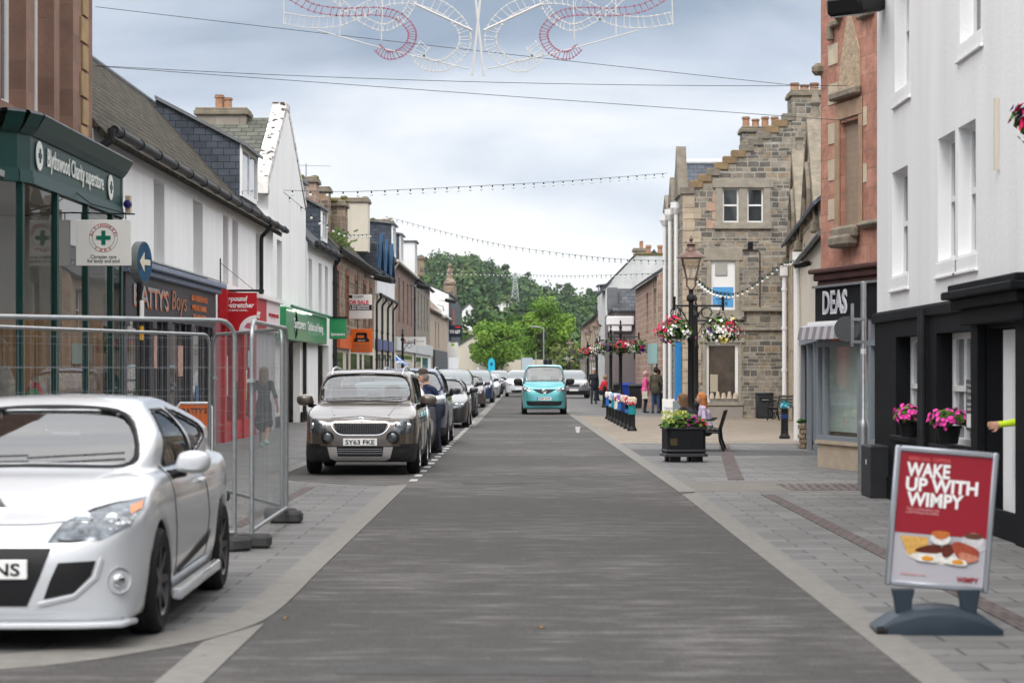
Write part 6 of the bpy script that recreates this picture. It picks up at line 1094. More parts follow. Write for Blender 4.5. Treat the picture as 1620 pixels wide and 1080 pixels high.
# lamp posts
COPP = mt('copper_roof', (.13, .075, .06), .45, .4, .3, 6); LGLASS = glass_material('lantern_glass', (.93, .88, .80), .22, .05)
def lamp_post(name, label, x, y, lantern=True, hh=1.0, arms=(-.36, .68), rz=0, group=None, cat='lamp post'):
    t = thing(name, label, cat, (x, y, 0), rz, group)
    b = MB(); b.lathe([(.17, 0), (.17, .10), (.14, .16), (.13, .62), (.15, .66), (.15, .72), (.10, .78), (.075, .86), (.07, 2.2), (.085, 2.24), (.085, 2.30), (.062, 2.36), (.055, 3.08), (.10, 3.12), (.10, 3.20), (.05, 3.26), (.055, 3.34), (.03, 3.36)], (0, 0, 0), 14); b.build('column', IRON, t, smooth=True)
    for a in arms:
        s_ = 1 if a > 0 else -1; b = MB(); b.tube([(0, 0, 3.0), (a, 0, 3.0)], .022, 8); b.tube([(a, 0, 2.9), (a, 0, 3.16)], .03, 8); b.ball((a, 0, 3.17), .035, 8, 6); b.tube([(s_ * (.06 + .24 * u), 0, 2.62 + .34 * math.sin(u * 1.57)) for u in (0, .25, .5, .75, 1)], .014, 6)
        q = b.build('arm', IRON, t, smooth=True); b = MB(); b.tube([(s_ * .33 + .11 * math.cos(R(30 * k)), 0, 2.85 + .11 * math.sin(R(30 * k))) for k in range(12)], .012, 6, closed=True); q2 = b.build('scroll_ring', IRON, t); q2.parent = q
    if lantern:
        b = MB(); 
        for k in range(4):
            a = R(45 + 90 * k); b.tube([(.03 * math.cos(a), .03 * math.sin(a), 3.34), (.13 * math.cos(a), .13 * math.sin(a), 3.42), (.13 * math.cos(a), .13 * math.sin(a), 3.50), (.13 * math.cos(a), .13 * math.sin(a), 3.57)], .011, 6)
            b.tube([(.135 * math.cos(a), .135 * math.sin(a), 3.57), (.275 * math.cos(a), .275 * math.sin(a), 4.02)], .012, 5)
        for z, r_ in ((3.57, .135), (4.02, .275)): b.tube([(r_ * math.cos(R(45 + 90 * k)), r_ * math.sin(R(45 + 90 * k)), z) for k in range(4)], .013, 5, closed=True)
        l = b.build('lantern_frame', COPP, t)
        b = MB(); P = [(.13 * math.cos(R(45 + 90 * k)), .13 * math.sin(R(45 + 90 * k)), 3.575) for k in range(4)]; Q = [(.27 * math.cos(R(45 + 90 * k)), .27 * math.sin(R(45 + 90 * k)), 4.015) for k in range(4)]
        for k in range(4): b.quad(P[k], P[(k + 1) % 4], Q[(k + 1) % 4], Q[k])
        q = b.build('lantern_glass', LGLASS, t); q.parent = l; b = MB(); b.lathe([(.02, 3.6), (.035, 3.75), (.02, 3.86)], (0, 0, 0), 8); q = b.build('lamp_bulb', WPAINT, t); q.parent = l
        b = MB(); b.lathe([(.31, 4.02), (.30, 4.05), (.20, 4.13), (.13, 4.17), (.11, 4.24), (.09, 4.26), (.09, 4.30), (.12, 4.31), (.06, 4.36), (.03, 4.38), (.045, 4.42), (.008, 4.50)], (0, 0, 0), 16); q = b.build('lantern_roof', COPP, t, smooth=True); q.parent = l
    else: b = MB(); b.lathe([(.05, 3.3), (.07, 3.4), (.02, 3.5), (.045, 3.6), (.0, 3.72)], (0, 0, 0), 10); b.build('finial', IRON, t, smooth=True)
    return t
LP = lamp_post('lamp_post', 'nearest ornate black lamp post with a copper topped lantern behind the planter', 3.55, 46, True)
lamp_post('lamp_post', 'ornate black post with side arms directly behind the nearest lamp post', 4.72, 59.5, False, arms=(-.5, .6))
g_ = 'black lamp posts hung with flower baskets'
P2 = lamp_post('lamp_post', 'black post with flower baskets in front of the taupe house end', 3.90, 88, False, arms=(-.5, .75))
for (x, y, ln, lb) in ((3.86, 97, False, 'black post between the taupe house post and the far lanterns'), (3.86, 116, True, 'first of the far lanterns above the row of flower baskets'), (3.9, 134, True, 'second of the far lanterns, smaller, above the flower baskets'), (3.9, 190, True, 'farthest lamp post of the flower basket row near the trees')): lamp_post('lamp_post', lb, x, y, ln, arms=(-.5, .6))
lamp_post('lamp_post', 'tall black ornate post on the left pavement in front of the cream shopfront', -6.05, 106, False, arms=(.6,))
# flowers
LEAFM = [mt('leaf_dark', (.035, .085, .02), .7, 0, .4, 20), mt('leaf_light', (.10, .19, .03), .7, 0, .4, 20)]
FL = dict(white=mt('petal_white', (.80, .79, .76), .6), crimson=mt('petal_crimson', (.62, .015, .10), .55), pink=mt('petal_pink', (.80, .07, .40), .55), purple=mt('petal_purple', (.10, .02, .20), .55), yellow=mt('petal_yellow', (.74, .62, .16), .6), magenta=mt('petal_magenta', (.32, .02, .20), .55))
def blooms(t, shape, cols, n, leaf_n, seed, size=.032, leaf=.035):
    """shape(rng) -> (point, outward normal); one mesh of leaves, one mesh per flower colour"""
    rg = random.Random(seed)
    def disc(b, p, n_, r, k, cup=.35):
        n_ = (n_ + Vector((rg.uniform(-.4, .4), rg.uniform(-.4, .4), rg.uniform(-.3, .5)))).normalized(); a = n_.orthogonal().normalized(); c = n_.cross(a); b.add([p - n_ * r * .1] + [p + r * (1 + .18 * (j % 2)) * (math.cos(2 * math.pi * j / k) * a + math.sin(2 * math.pi * j / k) * c) + n_ * r * cup for j in range(k)], [(0, j + 1, (j + 1) % k + 1) for j in range(k)])
    for m in range(2):
        b = MB()
        for _ in range(leaf_n // 2): p, n_ = shape(rg, .9); disc(b, p, n_, leaf * rg.uniform(.7, 1.5), 4, .2)
        b.build('foliage', LEAFM[m], t)
    for ci_, (c, part) in enumerate(cols):
        b = MB(); cx = [shape(rg, 1.0)[0] for _ in range(3)]
        k = 0; tries = 0
        while k < n * part and tries < 5000:
            tries += 1; p, n_ = shape(rg, 1.02)
            if t.name.startswith('hanging') and ((c == 'white' and p.z > .06 and rg.random() < .75) or (c in ('crimson', 'pink') and p.z < -.06 and rg.random() < .8)): continue
            if min((p - q).length for q in cx) > rg.uniform(.05, .42) * 1.2 * max(.3, part * 1.6): continue
            disc(b, p, n_, size * rg.uniform(.75, 1.2), 6); k += 1
        b.build('blossom', FL[c], t)
def basket(label, x, y, z, cols, seed, r=.36, h=.52, n=170, drop=None, rz=0):
    t = thing('hanging_basket', label, 'hanging basket', (x, y, z), rz, None)
    b = MB(); b.lathe([(.03, -.22), (.14, -.19), (.2, -.08), (.22, .02)], (0, 0, 0), 16, cap=False); b.build('bowl', IRON, t)
    b = MB()
    for k in range(3): a = R(120 * k); b.tube([(.2 * math.cos(a), .2 * math.sin(a), .02), (0, 0, drop or .42)], .005, 4)
    b.build('chain', IRON, t)
    def sh(rg, k):
        while True:
            v = Vector((rg.gauss(0, 1), rg.gauss(0, 1), rg.gauss(0, 1))).normalized()
            if v.z > -.75: break
        q = rg.uniform(.72, 1.12) * k * (1 + .16 * math.sin(4 * math.atan2(v.y, v.x) + seed) + .12 * math.sin(5 * v.z + seed * 2)); return Vector((v.x * r * q, v.y * r * q, v.z * h * .5 * q - .03)), v
    blooms(t, sh, cols, n, 220, seed); return t
basket('basket of crimson and white petunias left of the nearest lamp post', 3.25, 46.0, 2.50, [('white', .5), ('crimson', .3), ('yellow', .08), ('pink', .1)], 1, .40, .62, 260, drop=.5)
basket('basket of pink petunias above a cascade of white flowers, right of the nearest lamp post', 4.18, 45.9, 2.50, [('white', .5), ('crimson', .32), ('yellow', .1), ('purple', .06)], 2, .40, .66, 260, drop=.5)
basket('crimson and purple basket on the post behind the nearest lamp post, by the pink wall', 4.05, 59.4, 2.62, [('crimson', .7), ('purple', .3)], 3, .38, .6, 200)
kc = [('white', .3), ('crimson', .4), ('purple', .3)]
spots = [(3.40, 88, 'white and purple basket on the left arm of the post by the taupe house', [('purple', .5), ('white', .5)]), (4.65, 88, 'dark purple and red basket on the right arm of the post by the taupe house', [('purple', .4), ('crimson', .3), ('white', .3)]), (3.9, 87.6, 'red basket hanging low against the taupe house post', [('crimson', .7), ('white', .2)]),
         (3.36, 97, 'white basket left on the second basket post', [('white', .6), ('crimson', .3)]), (4.45, 97, 'crimson basket right on the second basket post', [('crimson', .6), ('white', .3)]), (3.36, 116, 'red and white basket left under the first far lantern', [('crimson', .6), ('white', .4)]), (4.46, 116, 'white basket right under the first far lantern', [('white', .7), ('purple', .2)]), (3.4, 134, 'yellow and purple basket left under the second far lantern', [('yellow', .5), ('purple', .4)]), (4.5, 134, 'pink basket right under the second far lantern', [('pink', .6), ('white', .3)]), (3.4, 190, 'mixed pale basket left on the farthest lamp post', [('white', .5), ('purple', .5)]), (4.5, 190, 'purple basket right on the farthest lamp post', [('purple', .7), ('yellow', .3)]), (3.5, 160, 'orange and white basket seen between the far lamps', [('white', .6), ('yellow', .3)])]
for k, (x, y, lb, cc) in enumerate(spots): basket(lb, x, y, 2.62, cc, 20 + k, .46 if y < 100 else .55, .62, 130)
basket('crimson basket cut off by the right edge of the picture, high on the white wall', 4.235, 17.4, 3.62, [('crimson', .8), ('purple', .2)], 9, .24, .42, 120)
b = MB()
# window flowers of the pub
for k, (y, lb) in enumerate(((25.15, 'pot of pink petunias on the sill of the farther pub window'), (22.85, 'larger pot of bright pink petunias on the sill of the nearer pub window'))):
    t = thing('flower_pot', lb, 'flower pot', (4.50, y, .83)); b = MB(); b.lathe([(.10, 0), (.13, .16), (.145, .17), (.145, .19)], (0, 0, 0), 14); b.build('pot', IRON, t, smooth=True); rr_ = .19 if k == 0 else .21
    def sh(rg, q, rr_=rr_): v = Vector((rg.gauss(0, 1), rg.gauss(0, 1), abs(rg.gauss(0, .8)) - .25)).normalized(); s_ = rg.uniform(.75, 1.05) * q; return Vector((v.x * rr_ * s_, v.y * rr_ * 1.3 * s_, .24 + v.z * .14 * s_)), v
    blooms(t, sh, [('pink', 1.0)], 130, 160, 40 + k, .026)
# black planter
t = thing('planter', 'black panelled street planter on feet with yellow green leaves and magenta flowers', 'planter', (2.80, 38.0, 0), R(8)); ch = lambda w, d, c: [(-w + c, -d, 0), (w - c, -d, 0), (w, -d + c, 0), (w, d - c, 0), (w - c, d, 0), (-w + c, d, 0), (-w, d - c, 0), (-w, -d + c, 0)]
def lift(P, z): return [(x, y, z) for x, y, _ in P]
b = MB(); b.prism(lift(ch(.345, .30, .07), .13), (0, 0, .48)); b.build('body', mt('black_painted_wood', (.010, .011, .013), .5, 0, .3, 5, spec=.2), t); b = MB(); b.prism(lift(ch(.38, .335, .08), .10), (0, 0, .05)); b.prism(lift(ch(.362, .318, .075), .19), (0, 0, .035)); b.prism(lift(ch(.375, .33, .08), .585), (0, 0, .035)); b.build('moulding', mt('dark_grey_moulding', (.04, .042, .048), .35), t, bevel=.006)
for x in (-.2, .2):
    for y in (-.18, .18): b = MB(); b.box(x - .09, x + .09, y - .08, y + .08, 0, .10); b.build('foot', IRON, t)
b = MB(); b.box(-.30, -.18, -.306, -.301, .30, .42); b.build('crest', mt('tarnished_gold', (.10, .075, .03), .5, .6), t); b = MB(); b.prism(lift(ch(.33, .28, .06), .60), (0, 0, .01)); b.build('soil', mt('soil', (.03, .02, .015), .95), t)
def shp(rg, q): x = rg.uniform(-.36, .36); y = rg.uniform(-.32, .3); z = .62 + rg.random() * (.18 if x > 0 else .22) * (1 - .9 * (x * x) / .15); return Vector((x, y, z)), Vector((x, y - .1, .5)).normalized()
blooms(t, lambda rg, q: (lambda r: (Vector((abs(r[0].x) if rg.random() < .8 else r[0].x, r[0].y - .03, r[0].z + .02)), r[1]))(shp(rg, q)), [('magenta', .6), ('crimson', .25)], 95, 100, 61, .036, .04); blooms(t, shp, [], 0, 420, 60, .034, .04)
b = MB(); rg = random.Random(6)
for _ in range(330):
    x = rg.uniform(-.38, .02); y = rg.uniform(-.36, .25); z = .70 + rg.random() * .20; p = Vector((x, y, z)); b.add([p + Vector((rg.uniform(-.03, .03), rg.uniform(-.02, .02), rg.uniform(-.03, .03))) for _ in range(4)], [(0, 1, 2), (0, 2, 3)])
b.build('yellow_foliage', mt('leaf_lime', (.46, .50, .12), .7, 0, .3, 20), t)
# bollards with knitted hats
WOOL = [mt('wool_%s' % n_, c, .95, 0, .35, 40, .8, 60) for n_, c in (('white', (.70, .68, .66)), ('blue', (.03, .14, .45)), ('teal', (.02, .24, .26)), ('red', (.5, .03, .07)), ('pale_blue', (.25, .42, .60)), ('purple', (.25, .14, .40)), ('cream', (.62, .52, .42)), ('navy', (.02, .04, .14)), ('green', (.06, .30, .12)), ('yellow', (.65, .45, .05)))]
def bollard(label, x, y, hat=None, h=.86, group=None, seed=0):
    t = thing('bollard', label, 'bollard', (x, y, 0), 0, group); b = MB(); b.lathe([(.13, 0), (.13, .06), (.10, .10), (.088, .16), (.082, h * .8), (.095, h * .83), (.095, h * .87), (.085, h * .90), (.085, h * .96), (.05, h), (.001, h + .01)], (0, 0, 0), 16); b.build('post', IRON, t, smooth=True)
    if hat:
        rg = random.Random(seed); q = thing('knitted_hat', 'knitted cover, %s, on the bollard %s' % (hat[3], hat[4]), 'knitted cover', (x, y, h * .52), 0, None); q.scale = (.85, .85, .92) if hat[4][0] != 's' else (.72, .72, .8)
        b = MB(); b.lathe([(.118, 0), (.125, .03), (.112, .18), (.115, .36), (.12, .40)], (0, 0, 0), 16, cap=False); b.build('sleeve', WOOL[hat[0]], q, smooth=True)
        b = MB(); b.lathe([(.125, .30), (.15, .34), (.15, .42), (.10, .49), (.02, .51)], (0, 0, 0), 16); 
        for k in range(7): a = R(51 * k); b.ball((.10 * math.cos(a), .10 * math.sin(a), .44 + .02 * (k % 2)), .055, 7, 5)
        b.build('crown', WOOL[hat[1]], q, smooth=True); b = MB()
        for k in range(5): a = rg.uniform(3.4, 6.0); b.ball((.135 * math.cos(a), .135 * math.sin(a), rg.uniform(.28, .44)), .042, 7, 5)
        b.build('pompom', WOOL[hat[2]], q, smooth=True)
    return t
names = ['blue with a white crown', 'pale blue with white frill', 'teal with pale blue crown', 'white with red pompoms', 'blue with purple crown', 'navy with cream crown', 'blue with pink red crown', 'teal green with cream and red frill']
order = ['farthest of the row', 'second farthest in the row', 'third farthest in the row', 'fourth from the far end', 'fourth from the near end', 'third nearest in the row', 'second nearest in the row', 'nearest of the row']
hc = [(1, 0, 3), (4, 0, 1), (2, 4, 0), (0, 0, 3), (1, 5, 0), (7, 6, 3), (1, 3, 0), (2, 6, 3)]
for k in range(8): y = 71.6 - 2.03 * k; bollard('black bollard under a knitted hat, %s of eight' % order[k].replace(' of the row', '').replace(' in the row', ''), 2.78 + .01 * k, y, (*hc[k], names[k], order[k].replace(' of the row', ' in the row').replace('from the ', 'from ')), group='black bollards along the right kerb', seed=k)
bollard('plain black bollard beyond the knitted row', 3.50, 97 - 2, None, .95)
bollard('lone black bollard with a multicoloured knitted cover near the right-hand bench', 6.13, 50.8, (7, 2, 4, 'navy, teal and pale blue', 'standing alone'), h=.92, seed=77)
# benches
def bench(label, x, y, rz, low=0.0, rings=False):
    t = thing('bench', label, 'bench', (x, y, 0), rz)       # faces -y, length along x
    for s_ in (-.62, .62):
        b = MB(); b.tube([(s_, -.28, 0), (s_, -.24, .20), (s_, -.26, .42), (s_, -.22, .62), (s_, .12, .64)], .022, 6); b.tube([(s_, .30, 0), (s_, .22, .22), (s_, .20, .42), (s_, .32, .82)], .024, 6); b.tube([(s_, -.26, .40), (s_, .20, .38)], .022, 6)
        if rings:
            for r_ in (.17, .07): b.tube([(s_, .0 + r_ * math.cos(R(30 * k)), .22 + r_ * math.sin(R(30 * k))) for k in range(12)], .014, 5, closed=True)
        b.build('end_frame', IRON, t)
    for k in range(5): b = MB(); b.box(-.64, .64, -.25 + k * .095, -.18 + k * .095, .425, .45); b.build('seat_slat', mt('dark_slat', (.05, .045, .04), .6), t)
    for k in range(4): b = MB(); b.cbox((0, .225 + k * .028, .50 + k * .095), (.64, 0, 0), (0, .010, -.004), (0, .012, .035)); b.build('back_slat', mt('dark_slat', (.05, .045, .04), .6), t)
    return t
bench('black bench seen end-on behind the planter with two women on it', 3.72, 43.3, R(-97)); bench('black iron bench with wheel patterned ends against the pale stone wall', 8.45, 69.2, R(-48), rings=True)
# litter bin, cabinets, wheelie bins, easel
t = thing('litter_bin', 'dark grey hooded litter bin against the crow-stepped stone house', 'litter bin', (8.08, 72.6, 0)); b = MB(); b.prism([(-.28, -.25, .02), (.28, -.25, .02), (.28, .25, .02), (-.28, .25, .02)], (0, 0, .80)); b.prism([(-.30, -.27, .82), (.30, -.27, .82), (.25, .2, .96), (-.25, .2, .96)], (0, 0, .03)) if 0 else b.box(-.31, .31, -.28, .28, .80, .88); b.build('body', mt('dark_grey_plastic', (.03, .032, .035), .5), t, bevel=.04, smooth=True); b = MB(); b.box(-.16, .16, -.285, -.27, .60, .70); b.build('opening', mt('opening_black', (.005, .005, .005), .9), t); b = MB(); b.box(-.12, .12, -.29, -.286, .62, .66); b.build('label_plate', mt('label_grey', (.2, .2, .2), .6), t)
t = thing('easel_sign', 'white rectangular pavement board with faint writing near the blue door', 'sign', (4.80, 72, 0), R(4)); b = MB(); b.cbox((0, 0, .34), (.21, 0, 0), (0, .012, 0), (0, .05, .33)); b.build('board', SIGNP, t); put_text('lettering', 'Welcome', .12, (0, -.03, .38), (1, 0, 0), (0, .15, .98), mt('faint_blue', (.4, .42, .6), .7), t, world=False, width=.34)
t = thing('service_cabinet', 'black service cabinet at the foot of the pub wall beside the sign post', 'cabinet', (4.50, 27.4, 0)); b = MB(); b.box(-.16, .08, -.38, .38, 0, .66); b.build('case', mt('cabinet_black', (.022, .023, .026), .5, 0, .2, 4), t, bevel=.015); b = MB(); b.box(-.165, -.16, -.05, -.02, .42, .48); b.build('sticker', WPAINT, t)
t = thing('grey_cabinet', 'small grey cabinet in front of the bright blue shopfront', 'cabinet', (5.05, 71.5, 0)); b = MB(); b.box(-.14, .14, -.12, .12, 0, .62); b.build('case', mt('cabinet_grey', (.2, .24, .26), .5), t, bevel=.02)
def wheelie(label, x, y, c): t = thing('wheelie_bin', label, 'wheelie bin', (x, y, 0)); b = MB(); b.prism([(-.25, -.25, .05), (.25, -.25, .05), (.29, -.32, .95), (-.29, -.32, .95)], (0, .55, 0)); b.build('body', c, t, bevel=.02); b = MB(); b.cbox((0, -.02, 1.0), (.31, 0, 0), (0, .35, .04), (0, 0, .025)); b.build('lid', c, t, bevel=.015); b = MB(); b.tube([(-.24, .32, .10), (.24, .32, .10)], .09, 10); b.build('wheel', RUB, t); return t
wheelie('bright blue wheelie bin by the taupe house end', 4.75, 99, mt('bin_blue', (.02, .07, .45), .5)); wheelie('black wheelie bin in front of the blue one', 4.75, 92.5, mt('bin_black', (.02, .02, .022), .5)); wheelie('second dark wheelie bin tucked left against the taupe wall', 4.35, 99.2, mt('bin_black', (.02, .02, .022), .5))
# grey sign post with discs seen from behind
t = thing('road_sign_post', 'galvanised post carrying two round road signs seen from behind, beside the DEAS shop', 'sign post', (4.50, 28.6, 0)); b = MB(); b.lathe([(.075, 0), (.075, .85), (.07, .92), (.038, .98), (.038, 2.78), (.001, 2.80)], (0, 0, 0), 14); b.build('post', GALV, t, smooth=True)
b = MB(); b.lathe([(.17, -.012), (.17, .012)], (-.22, 0, 2.16), 26, axis='y'); b.build('sign_disc', mt('disc_back', (.075, .08, .085), .5), t); b = MB(); b.lathe([(.16, -.012), (.16, .012)], (-.09, .18, 2.14), 26, axis='y'); b.build('sign_disc', mt('disc_back', (.075, .08, .085), .5), t)
b = MB(); b.box(-.17, -.13, -.03, .0, 1.93, 2.50); b.box(-.16, .04, -.04, -.02, 2.27, 2.31); b.box(-.16, .04, -.04, -.02, 1.97, 2.01); b.build('bracket', GALV, t); b = MB(); b.lathe([(.0385, 1.83), (.0385, 1.90)], (0, 0, 0), 12, cap=False); b.build('sticker', WPAINT, t)
# stone planter
t = thing('stone_planter', 'small rough stone planter with purple flowers beside the grey shop door', 'planter', (5.85, 44.5, 0)); b = MB(); rg = random.Random(8)
for z in range(5):
    for k in range(3): b.cbox((-.13 + .13 * k + .03 * (z % 2), rg.uniform(-.01, .01), .05 + .10 * z), (.06, 0, 0), (0, .17, 0), (0, 0, .046))
b.build('stones', mt('mixed_stone', (.26, .20, .14), .9, 0, .4, 7, .5), t, bevel=.015)
def sh3(rg, q): return Vector((rg.uniform(-.2, .2), rg.uniform(-.15, .15), .52 + rg.random() * .08)), Vector((0, -.3, 1))
blooms(t, sh3, [('purple', 1.0)], 24, 90, 5, .028)
# advertising board
t = thing('advertising_board', 'red breakfast advertising board in a silver frame on a dark water-filled base', 'pavement sign', (2.52, 13.2, 0), R(-3)); BASEM = mt('slate_blue_plastic', (.030, .042, .056), .45, 0, .1, 5); FRM = mt('silver_frame', (.42, .44, .48), .3, .7)
P = [(-.39, .03), (-.36, .0), (.36, .0), (.39, .03), (.27, .11), (.12, .155), (0, .165), (-.12, .155), (-.27, .11)]
vs, fs = [], []; rings = [(-.21, .80), (-.17, 1.0), (.17, 1.0), (.21, .80)]
for y, k in rings: vs += [(x * (1 if k == 1 else .98), y, z * k) for x, z in P]
n = len(P); fs = [(i * n + j, i * n + (j + 1) % n, (i + 1) * n + (j + 1) % n, (i + 1) * n + j) for i in range(3) for j in range(n)] + [tuple(range(n)), tuple(range(3 * n, 4 * n))]
b = MB(); b.add(vs, fs); b.build('base', BASEM, t, smooth=True, bevel=.006)
b = MB(); b.prism([(-.20, -.205, .035), (.20, -.205, .035), (.12, -.208, .085), (0, -.208, .098), (-.12, -.208, .085)], (0, .01, 0)); b.build('base_recess', mt('base_dark', (.025, .033, .042), .5), t)
for x in (-.335, -.38 + .02): b = MB(); b.lathe([(.028, -.02), (.028, .02)], (x, -.19, .028), 12, axis='x'); b.build('wheel', RUB, t)
c4, s4 = math.cos(R(4.6)), math.sin(R(4.6))
def T4(x, y, z): return Vector((x * c4 + (z - .24) * s4, y, .24 + (z - .24) * c4 - x * s4))
def tb(b, x0, x1, y0, y1, z0, z1): b.add([T4(x, y, z) for z in (z0, z1) for y in (y0, y1) for x in (x0, x1)], [(0, 2, 3, 1), (4, 5, 7, 6), (0, 1, 5, 4), (2, 6, 7, 3), (0, 4, 6, 2), (1, 3, 7, 5)])
for x in (-.20, .20): b = MB(); b.prism([(x - .045, -.04, .12), (x + .045, -.04, .12), (x + .055, -.04, .2), (x + .07, -.04, .265), (x - .07, -.04, .265), (x - .055, -.04, .2)], (0, .08, 0)); b.build('bracket', BASEM, t, bevel=.005)
hw, z0, z1 = .315, .265, 1.125; b = MB(); f_ = .035
for q in ((-hw, -hw + f_, z0, z1), (hw - f_, hw, z0, z1), (-hw + f_, hw - f_, z1 - f_, z1), (-hw + f_, hw - f_, z0, z0 + f_)): tb(b, q[0], q[1], -.022, .022, q[2], q[3])
b.build('frame', FRM, t, bevel=.008, smooth=True)
b = MB(); tb(b, -hw + .03, hw - .03, -.006, .006, z0 + .03, z1 - .03); PW = b.build('poster', mt('poster_paper', (.42, .405, .44), .4), t)
zr = .595; b = MB(); tb(b, -hw + .035, hw - .035, -.0085, -.006, zr, z1 - .035); RP = b.build('red_field', mt('poster_red', (.27, .006, .018), .4), t)
def ptxt(tx, sz, x, z, m, width, bold=.02, par=None, **k):
    o = put_text('lettering', tx, sz, T4(x, -.0105, z), T4(1, 0, .24) - T4(0, 0, .24), T4(0, 0, 1.24) - T4(0, 0, .24), m, t, world=False, width=width, bold=bold, extrude=.001, **k); return o
WL = mt('poster_white', (.80, .79, .79), .4); ptxt('WAKE', .115, -.105, .985, WL, .265, .036); ptxt('UP WITH', .115, -.015, .895, WL, .44, .036); ptxt('WIMPY', .115, -.05, .805, WL, .345, .036); ptxt('SPECIAL OFFER', .03, -.10, 1.052, mt('faded_red', (.60, .10, .10), .4), .26, .02)
ptxt('There is nothing better than', .022, -.12, .742, mt('pale_red', (.66, .30, .30), .5), .20, .01); ptxt('a full Wimpy Breakfast', .022, -.12, .722, mt('pale_red', (.66, .3, .3), .5), .20, .01)
ptxt('WIMPY', .045, .185, .335, mt('poster_red', (.50, .012, .028), .35), .135, .03); ptxt('Available before 11am', .018, -.15, .345, mt('pale_red', (.66, .3, .3), .5), .15, .01)
def blob(name, cx, cz, rx, rz_, m, y, squash=0, k=24, rot=0):
    b = MB(); P = []
    for j in range(k):
        a = 2 * math.pi * j / k; w = 1 + squash * math.sin(3 * a + cx * 40) * .12; x, z = rx * math.cos(a) * w, rz_ * math.sin(a) * w; P.append(T4(cx + x * math.cos(rot) - z * math.sin(rot), y, cz + x * math.sin(rot) + z * math.cos(rot)))
    b.prism(P, (0, -.0012, 0)); return b.build(name, m, t)
fm = lambda n_, c: mt('print_' + n_, c, .5, 0, .25, 45)
blob('printed_plate', .01, .475, .215, .058, fm('plate_white', (.62, .58, .52)), -.0085); blob('printed_plate', .01, .482, .195, .048, fm('plate_inner', (.72, .70, .66)), -.0098)
b = MB(); b.prism([T4(x, -.0112, z) for x, z in ((-.245, .575), (-.08, .578), (-.06, .50), (-.19, .462))], (0, -.001, 0)); b.build('printed_toast', fm('toast', (.62, .36, .10)), t)
for k, (x, z, rx, rz_, c, nm, ro) in enumerate(((-.055, .505, .085, .026, (.11, .025, .015), 'sausage', .1), (.055, .508, .05, .036, (.12, .03, .02), 'sausage', .6), (.155, .510, .085, .050, (.34, .07, .04), 'bacon', -.3), (.175, .472, .06, .03, (.50, .20, .13), 'bacon', -.1), (-.07, .445, .07, .02, (.74, .72, .66), 'egg', 0), (.11, .438, .07, .018, (.74, .72, .66), 'egg', 0))): blob('printed_' + nm, x, z, rx, rz_, fm('%s_%d' % (nm, k), c), -.0122 - .0014 * k, 1, rot=ro)
for x, z in ((-.07, .449), (.115, .441)): blob('printed_yolk', x, z, .036, .014, fm('yolk', (.70, .28, .02)), -.021)
blob('printed_bowl', .0, .575, .062, .038, fm('bowl', (.70, .68, .66)), -.022); blob('printed_beans', .0, .60, .055, .026, fm('beans', (.50, .15, .04)), -.0235, 1)
blob('printed_saucer', .205, .535, .085, .022, fm('saucer', (.50, .49, .50)), -.0088); blob('printed_cup', .20, .575, .068, .050, fm('cup', (.56, .55, .56)), -.0105); blob('printed_coffee', .20, .605, .058, .018, fm('coffee', (.12, .05, .03)), -.012)
# floodlights
def flood(label, x, y, z, s_, rz, sc=1.0):
    t = thing('floodlight', label, 'floodlight', (x, y, z), rz); b = MB(); b.cbox((0, -.25 * sc, 0), (.17 * sc, 0, 0), (0, .24 * sc, .05 * sc), (0, -.02, .08 * sc)); b.build('housing', IRON, t, bevel=.03 * sc, smooth=True); b = MB(); b.cbox((0, -.27 * sc, -.09 * sc), (.14 * sc, 0, 0), (0, .19 * sc, .04 * sc), (0, 0, .008)); b.build('glass', mt('flood_glass', (.20, .21, .22), .2), t)
    b = MB(); b.tube([(0, 0, .02), (0, .10 * sc, .06 * sc), (0, .3 * sc, .06 * sc)], .03 * sc, 8); b.build('bracket', GALV, t); return t
flood('grey and black floodlight high on the corner of the white pub wall', 4.46, 27.7, 6.28, 1, R(-38), 1.5)
flood('black floodlight bracketed off the cream house eaves', 5.55, 42, 3.68, 1, R(-75), .6); flood('floodlight on the brown rubble house above the FOR SALE board', -6.45, 92, 5.55, 1, R(80), 1.6); flood('floodlight on the pinkish brown tenement', -6.45, 128, 6.6, 1, R(80), 1.6); flood('floodlight on the grey brown tenement near the white CCTV camera', -6.4, 172, 7.2, 1, R(80), 1.8)
t = thing('security_camera', 'white dome security camera on a black bracket by the beige house', 'camera', (-6.35, 168, 6.0)); b = MB(); b.ball((0, 0, 0), .28, 12, 8); b.build('dome', WPAINT, t, smooth=True); b = MB(); b.tube([(0, 0, .25), (-.1, 0, .7), (-.5, 0, .8)], .05, 6); b.build('arm', GALV, t)
t = thing('alarm_box', 'pale alarm box with a dark blue lamp at the end of the green fascia', 'alarm box', (-6.22, 33.62, 4.05)); b = MB(); b.box(-.04, .05, 0, .10, 0, .30); b.build('case', mt('cream_box', (.6, .5, .36), .5), t, bevel=.01); b = MB(); b.lathe([(.07, 0), (.06, -.06), (.01, -.07)], (0, 0, .16), 14, axis='y'); b.build('lamp', mt('deep_blue', (.01, .01, .12), .3), t)
